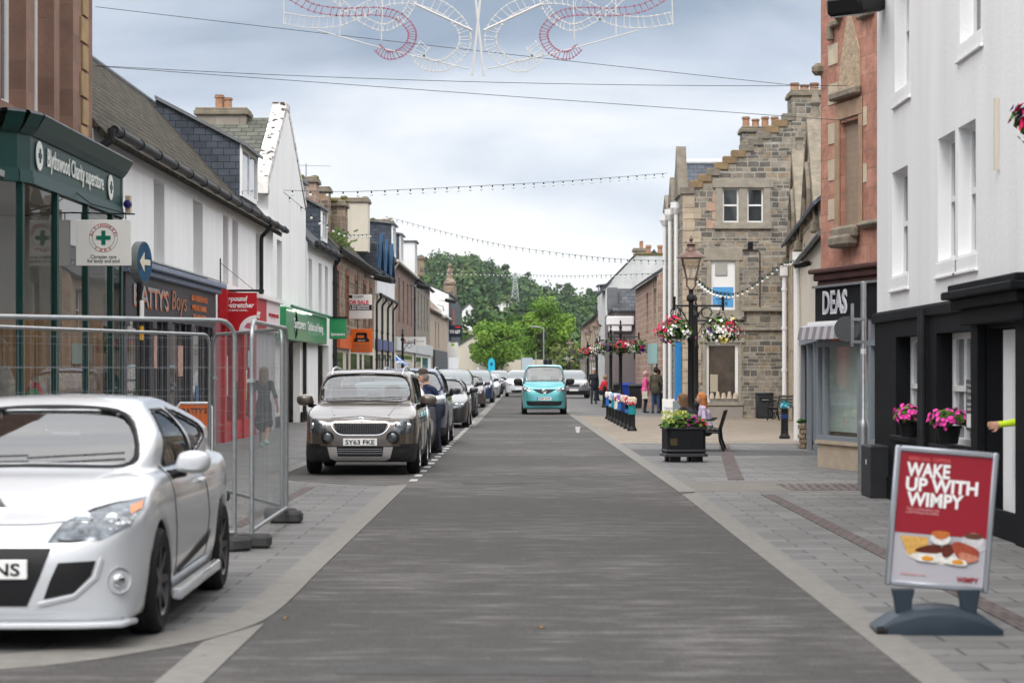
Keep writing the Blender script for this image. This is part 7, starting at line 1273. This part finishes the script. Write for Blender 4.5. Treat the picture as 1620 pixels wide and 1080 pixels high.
# ---------------------------------------------------------------- wires, festoons, Christmas motif
WIREM = mt('wire_dark', (.06, .065, .07), .6)
def wire(label, a, c, sag, r=.005):
    a, c = Vector(a), Vector(c); b = MB(); b.tube([a.lerp(c, k / 24) - Vector((0, 0, sag * 4 * (k / 24) * (1 - k / 24))) for k in range(25)], r, 5); o = b.build('overhead_wire', WIREM); return setp(o, label, 'wire', 'overhead wires across the street')
wire('highest overhead wire, sloping down behind the Christmas motif', (-6.8, 34, 7.36), (5.0, 36.2, 6.36), .02); wire('nearly level overhead wire at the foot of the Christmas motif', (-6.8, 34, 6.43), (5.3, 34.8, 6.22), .10); wire('lowest of the overhead wires, falling towards the red sandstone house', (-6.8, 34, 6.42), (5.3, 34.6, 5.62), .0)
def festoon(label, pts, n, seed=0):
    pts = [Vector(p) for p in pts]; P = [Vector(p) for p in spline([tuple(p) for p in pts], 12, False)]; root = thing('festoon_lights', label, 'string lights', tuple(P[0])); b = MB(); b.tube(P, .008, 5); b.build('cable', WIREM, root, world=True)
    L = [0]; [L.append(L[-1] + (P[i] - P[i - 1]).length) for i in range(1, len(P))]
    def at(s): i = max(1, min(len(L) - 1, next((j for j in range(1, len(L)) if L[j] >= s), len(L) - 1))); return P[i - 1].lerp(P[i], (s - L[i - 1]) / max(1e-6, L[i] - L[i - 1]))
    b = MB(); b.lathe([(.022, 0), (.022, -.07)], (0, 0, 0), 8); m1 = b.build('bulb_holder', mt('holder_green', (.01, .06, .045), .5), root); b = MB(); b.ball((0, 0, -.105), .042, 10, 7); m2 = b.build('bulb', mt('bulb_glass', (.74, .74, .70), .25), m1, smooth=True)
    for k in range(n):
        p = at(L[-1] * (k + .5) / n) - P[0]
        if k == 0: m1.location = p
        else: c = m1.copy(); col.objects.link(c); c.location = p; d = m2.copy(); col.objects.link(d); d.parent = c
    return root
festoon('highest string of bulbs, from the white gable to the crow-stepped house', [(-6.75, 60, 6.65), W(560, 303, 61.5), W(760, 294, 66), W(900, 286, 70), W(1055, 274, 75)], 34)
festoon('long falling string of bulbs from the mossy chimney to the crow-stepped house', [W(608, 342, 106), W(720, 371, 98), W(800, 388, 92), W(900, 402, 86), W(985, 410, 80), W(1055, 412, 76)], 48)
festoon('lowest and farthest level string of bulbs in front of the wooded hill', [W(690, 431, 160), W(790, 433, 140), W(900, 436, 112), W(1050, 432, 84)], 52)
festoon('short sagging string of bulbs from the nearest lantern to the white downpipe', [(3.63, 46, 3.62), (4.8, 54, 3.60), (6.2, 61, 3.9), (8.4, 69.8, 5.15)], 22)
festoon('string of bulbs swinging from the downpipe up to the cream house eaves', [(8.4, 69.8, 5.15), (7.6, 61, 4.75), (6.2, 46, 4.3)], 9)
festoon('green holder string drooping between the white gable and the dormers', [(-6.75, 60, 6.6), (-6.55, 68, 6.4), (-6.6, 80, 6.7), (-6.7, 94, 7.6)], 14)
t = thing('christmas_motif', 'large unlit Christmas light motif of white and maroon scrolls hung over the street', 'light decoration', (-.25, 33.6, 6.4)); DD = 33.6
def zc_(p): return W(430 + p[0] * .4012, p[1] * .4012, DD)
def ribbon(name, pts, hw_, m, n, parent, cap=None):
    C = [Vector((p[0], p[1])) for p in spline(pts, 10, False)]; A, Bq = [], []
    for i, p in enumerate(C): d = (C[min(i + 1, len(C) - 1)] - C[max(i - 1, 0)]).normalized(); nn = Vector((-d.y, d.x)); h = hw_ * (1 if not cap else 1 - .6 * abs(i / len(C) - .5)); A.append(zc_(p + nn * h)); Bq.append(zc_(p - nn * h))
    b = MB(); b.tube(A, .0065, 5); b.tube(Bq, .0065, 5)
    for k in range(n): i = int((k + .5) / n * (len(A) - 1)); b.tube([A[i], Bq[i] + Vector((.02, 0, 0))], .006, 4)
    for k in range(0, n * 2): i = int(k / (n * 2) * (len(A) - 1)); q = A[i] if k % 2 else Bq[i]; b.cbox(q, (.014, 0, 0), (0, .014, 0), (0, 0, .014))
    return b.build(name, m, t, world=True)
MW = mt('motif_white', (.66, .66, .64), .5); MR = mt('motif_maroon', (.38, .17, .23), .6)
for mir in (False, True):
    mm_ = (lambda P: [(1626 - x, y) for x, y in P]) if mir else (lambda P: P)
    ribbon('maroon_scroll', mm_([(60, -25), (160, 30), (280, 48), (400, 45), (490, 60), (548, 115), (548, 165), (510, 208), (455, 218), (412, 185)]), 15, MR, 42, t)
    ribbon('white_scroll', mm_([(48, 72), (150, 88), (260, 82), (350, 45), (450, 0), (560, -5), (680, 35), (750, 105), (762, 170), (732, 222), (675, 258), (615, 255), (578, 222), (606, 172)]), 22, MW, 52, t)
    ribbon('white_scroll', mm_([(235, -20), (330, 60), (430, 108), (500, 85), (545, 30), (560, -20)]), 13, MW, 22, t)
    for P in ([(48, -20), (45, 105)], [(270, -30), (268, 140)], [(438, -30), (432, 160)], [(180, 120), (450, 195), (775, 272)], [(790, 120), (560, 15)], [(800 if not mir else 800, -40), (836, 300)]):
        b = MB(); b.tube([zc_(p) for p in mm_(P)], .020 if P[0][0] > 700 and len(P) < 3 else .010, 6); b.build('frame_bar', MW, t, world=True)
b = MB(); b.tube([zc_((900, -10)), zc_((900, -60))], .01, 4); 
# ---------------------------------------------------------------- people
SKIN = mt('skin', (.52, .29, .20), .55, 0, .08, 20)
def cloth(n, c): return mt('cloth_' + n, c, .85, 0, .2, 14, .4, 50)
def sdf_body(prims, res=.014, k=.035):
    P = [(np.array(a, float), np.array(b, float), ra, rb, m, kk) for a, b, ra, rb, m, kk in [(q + (None,)) if len(q) == 5 else q for q in prims]]
    lo = np.min([np.minimum(a, b) - max(ra, rb) for a, b, ra, rb, m, kk in P], 0) - .05; hi = np.max([np.maximum(a, b) + max(ra, rb) for a, b, ra, rb, m, kk in P], 0) + .05
    ax = [np.arange(lo[i], hi[i], res) for i in range(3)]; S = np.full([len(x) for x in ax], 1.0)
    def dist(q, X, Y, Z):
        a, b, ra, rb = q[:4]; e = b - a; L2 = max(1e-9, (e * e).sum()); t = np.clip(((X - a[0]) * e[0] + (Y - a[1]) * e[1] + (Z - a[2]) * e[2]) / L2, 0, 1)
        return np.sqrt((X - a[0] - t * e[0]) ** 2 + (Y - a[1] - t * e[1]) ** 2 + (Z - a[2] - t * e[2]) ** 2) - (ra + (rb - ra) * t)
    for q in P:
        a, b, ra, rb, m, kk = q; kk = kk or k; mg = kk + .03; l = np.minimum(a, b) - max(ra, rb) - mg; h = np.maximum(a, b) + max(ra, rb) + mg
        sl = tuple(slice(max(0, int((l[i] - lo[i]) / res)), int((h[i] - lo[i]) / res) + 2) for i in range(3)); X, Y, Z = np.meshgrid(ax[0][sl[0]], ax[1][sl[1]], ax[2][sl[2]], indexing='ij'); S[sl] = smin(S[sl], dist(q, X, Y, Z), kk)
    V, Fq = surfnet(S, lo, res); C = V[Fq].mean(1); D = np.stack([dist(q, C[:, 0], C[:, 1], C[:, 2]) for q in P], 1); mi = np.array([q[4] for q in P])[D.argmin(1)]
    return V, Fq, mi
def hand(w, d, n, m=0, s=1.0, curl=.5):
    """palm and five fingers from wrist w along d; n: palm normal"""
    w, d, n = Vector(w), Vector(d).normalized(), Vector(n).normalized(); n = (n - d * n.dot(d)).normalized(); a = d.cross(n); o = []; p = w + d * .085 * s
    o.append((w, w + d * .03 * s, .024 * s, .026 * s, m, .02))
    for k, l in zip((-1.5, -.5, .5, 1.5), (.060, .074, .078, .066)): o.append((w + d * .015 * s + a * k * .011 * s, p + a * k * .019 * s, .016 * s, .0115 * s, m, .012)); q = p + a * k * .020 * s; r_ = q + (d * .5 * (1.2 - curl) + n * curl * .5) * l * s; e = r_ + (d * (.4 - curl * .6) + n * curl * .8) * l * .7 * s; o += [(q, r_, .0095 * s, .0085 * s, m, .006), (r_, e, .0085 * s, .007 * s, m, .004)]
    b = w + d * .025 * s - a * .022 * s; q = b - a * .032 * s + d * .03 * s + n * .015 * s; o += [(b, q, .014 * s, .0105 * s, m, .010), (q, q + d * .032 * s + n * .012 * s - a * .004, .0105 * s, .008 * s, m, .006)]
    return [(tuple(x[0]), tuple(x[1])) + x[2:] for x in o]
def person(label, loc, rz, mats, pose='stand', hair=(.1, .06, .03), hair_style='short', res=.016, scale=1.0, lean=0, long_top=False, skirt=0, sleeves=True, arms=None, head_turn=(0, 0), seat=.44, extra=None, legs_bare=False):
    """mats: skin, top, bottom, shoes. faces -y locally"""
    t = thing('person', label, 'person', loc, rz); pr = []
    v = Vector
    if pose == 'sit':
        pel = v((0, .05, seat + .10)); ch = pel + v((0, -.02 - lean * .3, .30)); nk = ch + v((0, -.02 - lean * .15, .19)); hips = [v((s * .09, .03, seat + .08)) for s in (-1, 1)]; kn = [v((s * .11, -.40, seat + .06)) for s in (-1, 1)]; an = [v((s * .11, -.42, .09)) for s in (-1, 1)]
    else:
        pel = v((0, 0, .94)); ch = v((0, -.02 - lean * .22, 1.24 - lean * .05)); nk = v((0, -.01 - lean * .40, 1.44 - lean * .13)); hips = [v((s * .085, 0, .90)) for s in (-1, 1)]; st = .0 if pose == 'stand' else .16; kn = [v((s * .10, -.03 - s * st * .6, .49)) for s in (-1, 1)]; an = [v((s * .105, .02 - s * st, .08 + (.05 if (s < 0 and st) else 0))) for s in (-1, 1)]
    hd = nk + v((head_turn[0] * .03, -.03 - lean * .08, .155)); T, Bm = 1, 2
    pr += [(pel, ch, .125, .135, T), (ch, nk - v((0, 0, .06)), .135, .085, T), (nk - v((0, 0, .05)), nk + v((0, -.01, .06)), .052, .050, 0), (pel, pel + v((0, 0, -.05)), .135, .13, Bm)]
    pr += [(ch + v((-.07, -.02, .04)), ch + v((.07, -.02, .04)), .09, .09, T)]
    for i, s in enumerate((-1, 1)):
        sh = nk + v((s * .165, .005, -.065)); pr.append((nk + v((s * .05, 0, -.04)), sh, .055, .055, T))
        el, wr_ = (arms[i] if arms else (sh + v((s * .05, .02, -.28)), sh + v((s * .06, -.06, -.52)))); el, wr_ = v(el), v(wr_)
        pr += [(sh, el, .050, .042, T), (el, wr_, .040, .028, T if sleeves else 0)]
        hh = hand(wr_, wr_ - el, (-s * .9, -.3, 0), 0, 1.0, .45); pr += hh
        bm = 0 if legs_bare else Bm; pr += [(hips[i], kn[i], .088, .060, Bm if not legs_bare or pose == 'sit' else Bm if skirt else 0), (kn[i], an[i], .056 if not legs_bare else .050, .044 if not legs_bare else .034, bm), (an[i], an[i] + v((0, -.02, -.04)), .040, .040, 3), (an[i] + v((0, .02, -.045)), an[i] + v((s * .01, -.16, -.05)), .036, .030, 3)]
    if skirt: pr += [(pel, pel + v((0, 0, -skirt)), .14, .20, T, .06)]
    if long_top: pr += [(pel, pel + v((0, 0, -.12)), .15, .155, T, .05)]
    pr += [(hd + v((0, .012, .025)), hd + v((0, .0, .015)), .092, .088, 0), (hd + v((0, -.03, -.055)), hd + v((0, -.035, -.04)), .052, .056, 0), (hd + v((0, -.095, -.005)), hd + v((0, -.108, -.022)), .010, .013, 0, .012)]
    for s in (-1, 1): pr += [(hd + v((s * .088, .01, .01)), hd + v((s * .092, .015, -.02)), .014, .010, 0, .01)]
    pr = [(tuple(q[0]), tuple(q[1])) + tuple(q[2:]) for q in pr]
    V, Fq, mi = sdf_body(pr, res)
    o = np_mesh('body', V * scale, Fq, mats, t, mi=mi)
    # face
    for s in (-1, 1): b = MB(); c = (hd + v((s * .034, -.088, .012))) * scale; b.ball(c, .011, 8, 6); b.build('eye', [mt('eye_dark', (.03, .02, .02), .3)], t, smooth=True)
    b = MB(); c = (hd + v((0, -.085, -.058))) * scale; b.ball(c, .022, 8, 5, 0, (1, .35, .3)); b.build('mouth', mt('lip', (.40, .12, .10), .5), t, smooth=True)
    H_ = mt('hair_%d' % int(hair[0] * 1000 + hair[1] * 100), hair, .7, 0, .35, 30, .6, 80)
    hp = [(hd + v((0, .02, .045)), hd + v((0, .03, .02)), .098, .098, 0)]
    if hair_style == 'long': hp += [(hd + v((0, .06, .03)), hd + v((0, .085, -.20)), .085, .075, 0), (hd + v((-.06, .04, 0)), hd + v((-.075, .05, -.22)), .045, .035, 0), (hd + v((.06, .04, 0)), hd + v((.075, .05, -.22)), .045, .035, 0), (hd + v((0, .085, -.2)), hd + v((0, .10, -.30)), .07, .04, 0)]
    else: hp += [(hd + v((0, .05, .02)), hd + v((0, .055, -.04)), .075, .06, 0)]
    hp = [(tuple(q[0]), tuple(q[1])) + tuple(q[2:]) for q in hp]; V, Fq, mi = sdf_body(hp, .014, .03)
    keep = ~((V[Fq].mean(1)[:, 1] < hd.y - .045) & (V[Fq].mean(1)[:, 2] < hd.z + .055)); np_mesh('hair', V * scale, Fq[keep], H_, t)
    if extra: extra(t, hd, pel, ch, nk)
    return t
SHOE = cloth('shoe_black', (.02, .02, .022))
# woman in black dress walking away on the left
person('woman with long fair hair in a black knee-length dress walking away past the shops', (-5.55, 45.6, 0), R(172), [SKIN, cloth('black', (.025, .026, .03)), cloth('black', (.025, .026, .03)), cloth('mint_shoe', (.35, .6, .52))], 'walk', (.16, .11, .06), 'long', .016, .98, skirt=.42, sleeves=False, legs_bare=True, arms=[((-.27, .02, 1.08), (-.29, -.06, .84)), ((.27, .02, 1.08), (.29, -.06, .84))])
# man in cap leaning beside the blue off-roader
def capf(t, hd, pel, ch, nk):
    b = MB(); b.lathe([(.105, 0), (.108, .03), (.09, .075), (.03, .10), (.001, .10)], (hd.x, hd.y + .01, hd.z + .035), 16); b.prism([(hd.x - .07, hd.y - .07, hd.z + .04), (hd.x + .07, hd.y - .07, hd.z + .04), (hd.x + .05, hd.y - .17, hd.z + .03), (hd.x - .05, hd.y - .17, hd.z + .03)], (0, 0, .012)); b.build('flat_cap', cloth('cap_brown', (.07, .05, .04)), t, smooth=True)
person('man in a brown cap and padded navy jacket leaning at the parked cars', (-1.72, 42.2, 0), R(-78), [SKIN, cloth('navy', (.012, .02, .055)), cloth('dark_jean', (.03, .035, .05)), SHOE], 'stand', (.25, .22, .2), 'short', .018, .97, lean=.55, long_top=True, extra=capf, arms=[((-.28, -.25, 1.05), (-.22, -.48, .98)), ((.28, -.2, 1.05), (.2, -.42, .95))])
# two women on the bench
person('ginger haired woman in a lilac hooded top sitting on the bench', (3.66, 43.75, -.06), R(-88), [SKIN, cloth('lilac', (.50, .42, .56)), cloth('grey_jean', (.08, .09, .12)), cloth('white_shoe', (.6, .6, .6))], 'sit', (.46, .17, .06), 'long', .014, .93, lean=.15, arms=[((-.24, -.05, .75), (-.15, -.28, .62)), ((.24, -.05, .75), (.15, -.28, .62))])
person('brown haired woman in a black top hunched forward on the bench', (3.42, 43.1, -.07), R(-120), [SKIN, cloth('black', (.025, .026, .03)), cloth('black_jean', (.03, .03, .035)), SHOE], 'sit', (.16, .09, .05), 'long', .014, .93, lean=.6, arms=[((-.24, -.2, .72), (-.12, -.40, .62)), ((.24, -.2, .72), (.12, -.40, .62))])
# group by the pink house
def bag(t, hd, pel, ch, nk): b = MB(); b.prism([(-.32, -.05, .55), (-.32, .16, .55), (-.32, .14, .84), (-.32, -.03, .84)], (.06, 0, 0)); b.tube([(-.29, 0, .84), (-.29, .04, .98), (-.29, .08, .84)], .008, 5); b.build('tote_bag', cloth('cream', (.62, .58, .5)), t)
person('woman in a pink cardigan and pink headscarf carrying a cream bag', (4.60, 82.5, 0), R(95), [SKIN, cloth('pink', (.72, .10, .28)), cloth('black', (.025, .026, .03)), SHOE], 'stand', (.55, .32, .34), 'short', .02, .93, long_top=True, extra=bag)
person('man in an olive jacket and blue jeans standing beside the pink cardigan', (4.96, 81.8, 0), R(165), [SKIN, cloth('olive', (.075, .065, .045)), cloth('jean', (.04, .07, .14)), SHOE], 'stand', (.03, .02, .02), 'short', .02, 1.03, lean=.1, long_top=True)
person('dark haired man in a dark coat looking down, nearest the pink wall', (5.22, 82.2, 0), R(-70), [SKIN, cloth('dark_olive', (.03, .032, .025)), cloth('dark_jean', (.03, .035, .05)), SHOE], 'stand', (.02, .015, .015), 'short', .02, 1.0, lean=.3, long_top=True, arms=[((-.27, -.1, 1.1), (-.12, -.33, 1.08)), ((.27, -.1, 1.1), (.12, -.33, 1.08))])
person('grey haired man in dark clothes standing under the far flower baskets', (3.35, 105, 0), R(10), [SKIN, cloth('dark_navy', (.02, .025, .035)), cloth('dark_jean', (.03, .035, .05)), SHOE], 'stand', (.45, .45, .44), 'short', .024, 1.02, long_top=True)
person('person in a red coat seen among the far flower baskets and bicycles', (3.62, 101, 0), R(120), [SKIN, cloth('red', (.45, .02, .03)), cloth('black', (.025, .026, .03)), SHOE], 'sit', (.3, .2, .12), 'short', .024, 1.0, lean=.3, seat=.55)
person('far white haired person standing in front of the parked cars on the left', (-3.35, 152, 0), R(20), [SKIN, cloth('black', (.025, .026, .03)), cloth('black_jean', (.03, .03, .035)), SHOE], 'walk', (.7, .68, .64), 'short', .03, 1.06)
# worker in the doorway: only the arm reaches the picture
person('worker in a yellow high-visibility jacket reaching an arm out of the pub doorway', (4.88, 20.05, 0), R(-90), [SKIN, mt('cloth_hivis', (.60, .80, .03), .7, 0, .1, 10), cloth('navy', (.012, .02, .055)), SHOE], 'stand', (.1, .07, .05), 'short', .011, 1.0, arms=[((-.15, -.20, 1.13), (-.20, -.40, 1.10)), ((.25, .0, 1.12), (.28, -.05, .88))])
# ---------------------------------------------------------------- trees, hill, far things
BARK = mt('bark', (.07, .055, .04), .9, 0, .3, 4)
def leaf_mesh(rg, clumps, n, size, flat=.6):
    V, Fs = [], []
    for _ in range(n):
        c, r = rg.choice(clumps); v = Vector((rg.gauss(0, 1), rg.gauss(0, 1), rg.gauss(0, 1))).normalized(); p = c + Vector((v.x * r.x, v.y * r.y, v.z * r.z)) * (rg.random() ** .35)
        nn = (v * .7 + Vector((rg.uniform(-1, 1), rg.uniform(-1, 1), rg.uniform(-.4, 1)))).normalized(); a = nn.orthogonal().normalized(); a.rotate(Matrix.Rotation(rg.uniform(0, 6.28), 3, nn)); b = nn.cross(a); s = size * rg.uniform(.6, 1.4); k = len(V)
        V += [p + a * s, p + b * s * flat, p - a * s * .9, p - b * s * flat]; Fs.append((k, k + 1, k + 2, k + 3))
    return V, Fs
def tree(name, label, loc, h, w, mats_, seed, n=5200, size=.16, trunk_h=.25, clumpn=26):
    rg = random.Random(seed); t = thing(name, label, 'tree', loc); cz = h * (trunk_h + (1 - trunk_h) * .5); rz_ = h * (1 - trunk_h) * .52; cl = []
    for k in range(clumpn):
        v = Vector((rg.gauss(0, 1), rg.gauss(0, 1), rg.gauss(0, 1))).normalized(); q = rg.uniform(.35, .82); c = Vector((v.x * w / 2 * q, v.y * w / 2 * q, cz + v.z * rz_ * q)); r = w * rg.uniform(.10, .19); cl.append((c, Vector((r, r, r * rg.uniform(.6, .85)))))
    b = MB(); b.tube([(0, 0, -.1), (.05, 0, h * .2), (-.05, .05, h * .45), (0, 0, h * .75)], [h * .035, h * .028, h * .018, h * .006], 8)
    for c, r in cl[:14]: z0 = rg.uniform(.2, .5) * h; b.tube([(0, 0, z0), c * .5 + Vector((0, 0, z0 * .5 + c.z * .05)), c], [h * .012, h * .008, h * .003], 5)
    b.build('trunk', BARK, t)
    for i, m in enumerate(mats_): b = MB(); V, Fs = leaf_mesh(rg, cl[i::len(mats_)], n // len(mats_), size); b.add(V, Fs); b.build('crown', m, t)
    return t
def leafm(n, c): return mt('foliage_' + n, c, .75, 0, .35, .9)
LG = [leafm('bright', (.15, .26, .03)), leafm('bright_b', (.09, .18, .02))]; LG2 = [leafm('mid', (.075, .15, .025)), leafm('mid_b', (.05, .11, .02))]
tree('street_tree', 'bright green tree at the end of the street, left of the pair', (-3.2, 232, 0), 7.5, 8.0, LG, 1, 9000, .17, .14, 40); tree('street_tree', 'tallest bright green tree at the street end, behind the teal van', (1.9, 242, 0), 10.6, 7.8, LG, 2, 10000, .17, .14, 44)
tree('street_tree', 'broad mid green tree behind the two bright ones', (-1.2, 256, 0), 8.6, 6.5, LG2, 3, 7000, .18, .15, 34); tree('street_tree', 'olive green tree behind the far lamp posts on the right', (5.1, 238, 0), 4.9, 5.6, [leafm('olive', (.16, .20, .06)), leafm('olive_b', (.12, .16, .04))], 4, 6000, .15, .12, 30)
tree('street_tree', 'dark green tree left of the cream cottage behind the TO LET board', (-8.6, 250, 0), 7.5, 6, LG2, 5, 6000, .18, .15, 30)
def ridge(x): return float(np.interp(x, [-160, -41, -21, -10, 5, 18, 31, 60, 160], [36, 42, 43, 38, 31, 27.5, 26, 25, 22]))
def hz_(x, y): u = min(1, max(0, (y - 300) / 600)); return ridge(x * 900 / max(y, 300)) * (u ** .85) * (1 + .05 * math.sin(x * .05 + y * .02)) - 1.2 if y <= 900 else ridge(x) - 1.2 - (y - 900) * .03
b = MB(); xs = np.linspace(-420, 420, 61); ys = np.linspace(300, 1300, 41)
b.v = [(float(x), float(y), hz_(x, y)) for y in ys for x in xs]; b.f = [(j * 61 + i, j * 61 + i + 1, (j + 1) * 61 + i + 1, (j + 1) * 61 + i) for j in range(40) for i in range(60)]; b.m = [0] * len(b.f)
setp(b.build('hill', mt('hill_grass', (.12, .13, .05), .95, 0, .35, .04), smooth=True), kind='structure')
rg = random.Random(12); tones = [leafm('wood_a', (.032, .068, .026)), leafm('wood_b', (.050, .10, .030)), leafm('wood_c', (.078, .135, .036)), leafm('wood_d', (.040, .082, .045)), leafm('wood_e', (.13, .16, .06))]
b = MB()
for k in range(2600):
    y = 320 + 590 * rg.random() ** .8; w = 50 * y / 600 + 14; x = rg.uniform(-w, w * 1.2)
    if abs(x * 640 / y + 3.0) < 3.2 and 470 < y < 642 or abs(x * 560 / y + 5.6) < 3 and 440 < y < 562 or abs(x * 420 / y + 11.1) < 2 and 340 < y < 422: continue
    r = rg.uniform(1.8, 4.2) * (1 if y > 450 else .8); z = hz_(x, y); tone = min(4, int(abs(rg.gauss(1.6, 1.4)))); hh = r * rg.uniform(.9, 1.5); c = Vector((x, y, z + hh * .9))
    if abs(x) < 95: 
        cl = [(c + Vector((rg.uniform(-.5, .5) * r, rg.uniform(-.5, .5) * r, rg.uniform(-.4, .5) * hh)), Vector((r * .55, r * .55, hh * .5))) for _ in range(5)]; V, Fs = leaf_mesh(rg, cl, 120, .34 + y / 3200, .8); b.add(V, Fs, tone)
setp(b.build('hillside_woodland', tones), 'dense mixed green woodland covering the hill behind the town', 'woodland', kind='stuff')
for k, (px, D, top, w, lb) in enumerate(((742, 880, 396, 10, 'round dark crown on the hill skyline at its highest point'), (700, 860, 402, 9, 'dark tree on the hill skyline above the stone turret'), (800, 850, 412, 7, 'pointed dark tree on the skyline left of the lattice mast'), (832, 870, 428, 9, 'pale green skyline tree right of the lattice mast'), (893, 880, 446, 9, 'rounded tree on the lower skyline above the street end'), (935, 880, 455, 8, 'last dark tree where the hill meets the right-hand roofs'))):
    x = (px - CX) / F * D; zt = H + (CY - top) / F * D; z0 = hz_(x, D); tree('skyline_tree', lb, (x, D, z0), max(5, zt - z0), w, [tones[k % 3], tones[(k + 1) % 3]], 50 + k, 900, .8, .1, 14)
t = thing('bare_tree', 'small leafless tree standing up from the skyline right of the bright trees', 'tree', (12.4, 880, hz_(12.4, 880))); b = MB(); b.tube([(0, 0, 0), (0, 0, 9.5)], [.3, .05], 5)
for k in range(9): a = rg.uniform(0, 6.28); b.tube([(0, 0, 4 + k * .5), (1.6 * math.cos(a), 1.6 * math.sin(a), 6 + k * .5)], [.12, .03], 4)
b.build('trunk', BARK, t)
x = (815 - CX) / F * 640; t = thing('lattice_mast', 'grey lattice electricity pylon standing on the wooded hillside', 'pylon', (x, 640, H + (CY - 494) / F * 640)); b = MB(); hM = 11.8
def cr(z): return 1.15 * (1 - z / hM) + .28
for sx, sy in ((1, 1), (1, -1), (-1, 1), (-1, -1)): b.tube([(sx * cr(z), sy * cr(z), z) for z in (0, hM)], .09, 4)
z = 0
while z < hM - 1:
    z2 = z + cr(z) * 1.3
    for (a, c) in (((1, 1), (-1, 1)), ((-1, 1), (-1, -1)), ((-1, -1), (1, -1)), ((1, -1), (1, 1))): b.tube([(a[0] * cr(z), a[1] * cr(z), z), (c[0] * cr(z2), c[1] * cr(z2), z2)], .075, 4); b.tube([(c[0] * cr(z), c[1] * cr(z), z), (a[0] * cr(z2), a[1] * cr(z2), z2)], .05, 4)
    z = z2
b.build('lattice', mt('pale_steel', (.46, .50, .52), .6), t)
b = MB(); b.tube([(-1.4, 0, hM - 1.5), (1.4, 0, hM - 1.5)], .1, 4); b.build('cross_arm', mt('pale_steel', (.46, .50, .52), .6), t)
for (px, py, D, w, lb) in ((797, 495, 560, 5, 'white gabled house with dark roof among the hillside trees'), (741, 505, 420, 2.5, 'tiny pale house just above the TO LET board')):
    p = W(px, py, D); Hh_ = Bld('hillside_house', lb, (p.x - w / 2, D), (p.x + w / 2, D), 0, 6, p.z + 1.8); b = MB(); Hh_.front(b, 0, w, p.z - 6, p.z + 1.6, []); b.poly([Hh_.pt(0, 0, p.z + 1.6), Hh_.pt(w, 0, p.z + 1.6), Hh_.pt(w * .6, 0, p.z + 3)]); b.build('wall', WHITES, Hh_.root, world=True); b = MB(); b.prism([Hh_.pt(-.3, .2, p.z + 1.5), Hh_.pt(w * .6, .2, p.z + 3.1), Hh_.pt(w * .6, .2, p.z + 3.4), Hh_.pt(-.3, .2, p.z + 1.9)], -Hh_.N * 7); b.prism([Hh_.pt(w + .3, .2, p.z + 1.5), Hh_.pt(w * .6, .2, p.z + 3.1), Hh_.pt(w * .6, .2, p.z + 3.4), Hh_.pt(w + .3, .2, p.z + 1.9)], -Hh_.N * 7); b.build('roof', SLATE, Hh_.root, world=True)
# street-end furniture
t = thing('street_light', 'tall grey street light with a short arm in front of the bright trees', 'street light', (1.95, 228, 0)); b = MB(); b.tube([(0, 0, 0), (0, 0, 6.2), (-1.1, 0, 6.35)], .07, 6); b.build('column', GALV, t); b = MB(); b.box(-1.5, -1.0, -.12, .12, 6.3, 6.42); b.build('lamp_head', GALV, t)
t = thing('turquoise_sign', 'tall rounded turquoise totem sign at the street end', 'sign', (-3.55, 226, 0)); b = MB(); b.prism([(-.36, 0, 0), (.36, 0, 0), (.36, 0, 2.5), (.25, 0, 2.85), (0, 0, 3.0), (-.25, 0, 2.85), (-.36, 0, 2.5)], (0, .15, 0)); b.build('panel', mt('turquoise', (.01, .40, .55), .4), t); b = MB(); b.box(-.12, .12, -.03, -.0, 2.2, 2.5); b.build('symbol', mt('dark_blue_letter', (.01, .05, .14), .6), t)
t = thing('direction_sign', 'pale grey road direction sign on two posts at the street end', 'sign', (.2, 222, 0)); b = MB(); b.box(-.55, .55, -.03, .03, 1.5, 3.0); b.build('board', mt('sign_back_pale', (.38, .44, .48), .5), t); b = MB(); b.tube([(-.6, .05, 0), (-.6, .05, 3.6)], .05, 6); b.tube([(.9, .05, 0), (.9, .05, 3.6)], .05, 6); b.build('post', GALV, t)
t = thing('traffic_sign', 'black backed square road signs on a post behind the teal van', 'sign', (2.15, 205, 0)); b = MB(); b.box(-.42, -.03, -.03, .03, 1.6, 2.7); b.box(.03, .42, -.03, .03, 1.6, 2.7); b.build('panel', IRON, t); b = MB(); b.tube([(0, .05, 0), (0, .05, 2.9)], .05, 6); b.build('post', GALV, t)
t = thing('yellow_bollard', 'yellow topped marker beside the white haired person', 'bollard', (-3.95, 150, 0)); b = MB(); b.lathe([(.15, 0), (.15, .9)], (0, 0, 0), 10); b.build('post', IRON, t); b = MB(); b.lathe([(.2, .9), (.24, 1.4), (.1, 1.75)], (0, 0, 0), 10); b.build('top', mt('tag_yellow', (.65, .33, .02), .5), t)
# ---------------------------------------------------------------- light summer haze
b = MB(); b.box(-1600, 1600, -260, 2600, -1.2, 90); hz__ = b.build('haze', bpy.data.materials.new('haze_air')); m = hz__.data.materials[0]; m.use_nodes = True; m.node_tree.nodes.clear()
o_ = m.node_tree.nodes.new('ShaderNodeOutputMaterial'); v_ = m.node_tree.nodes.new('ShaderNodeVolumePrincipled'); v_.inputs['Color'].default_value = (.86, .92, 1, 1); v_.inputs['Density'].default_value = .00008; v_.inputs['Anisotropy'].default_value = .2
m.node_tree.links.new(v_.outputs[0], o_.inputs['Volume']); setp(hz__, 'thin pale haze in the air over the street and the hill', 'haze', kind='stuff')
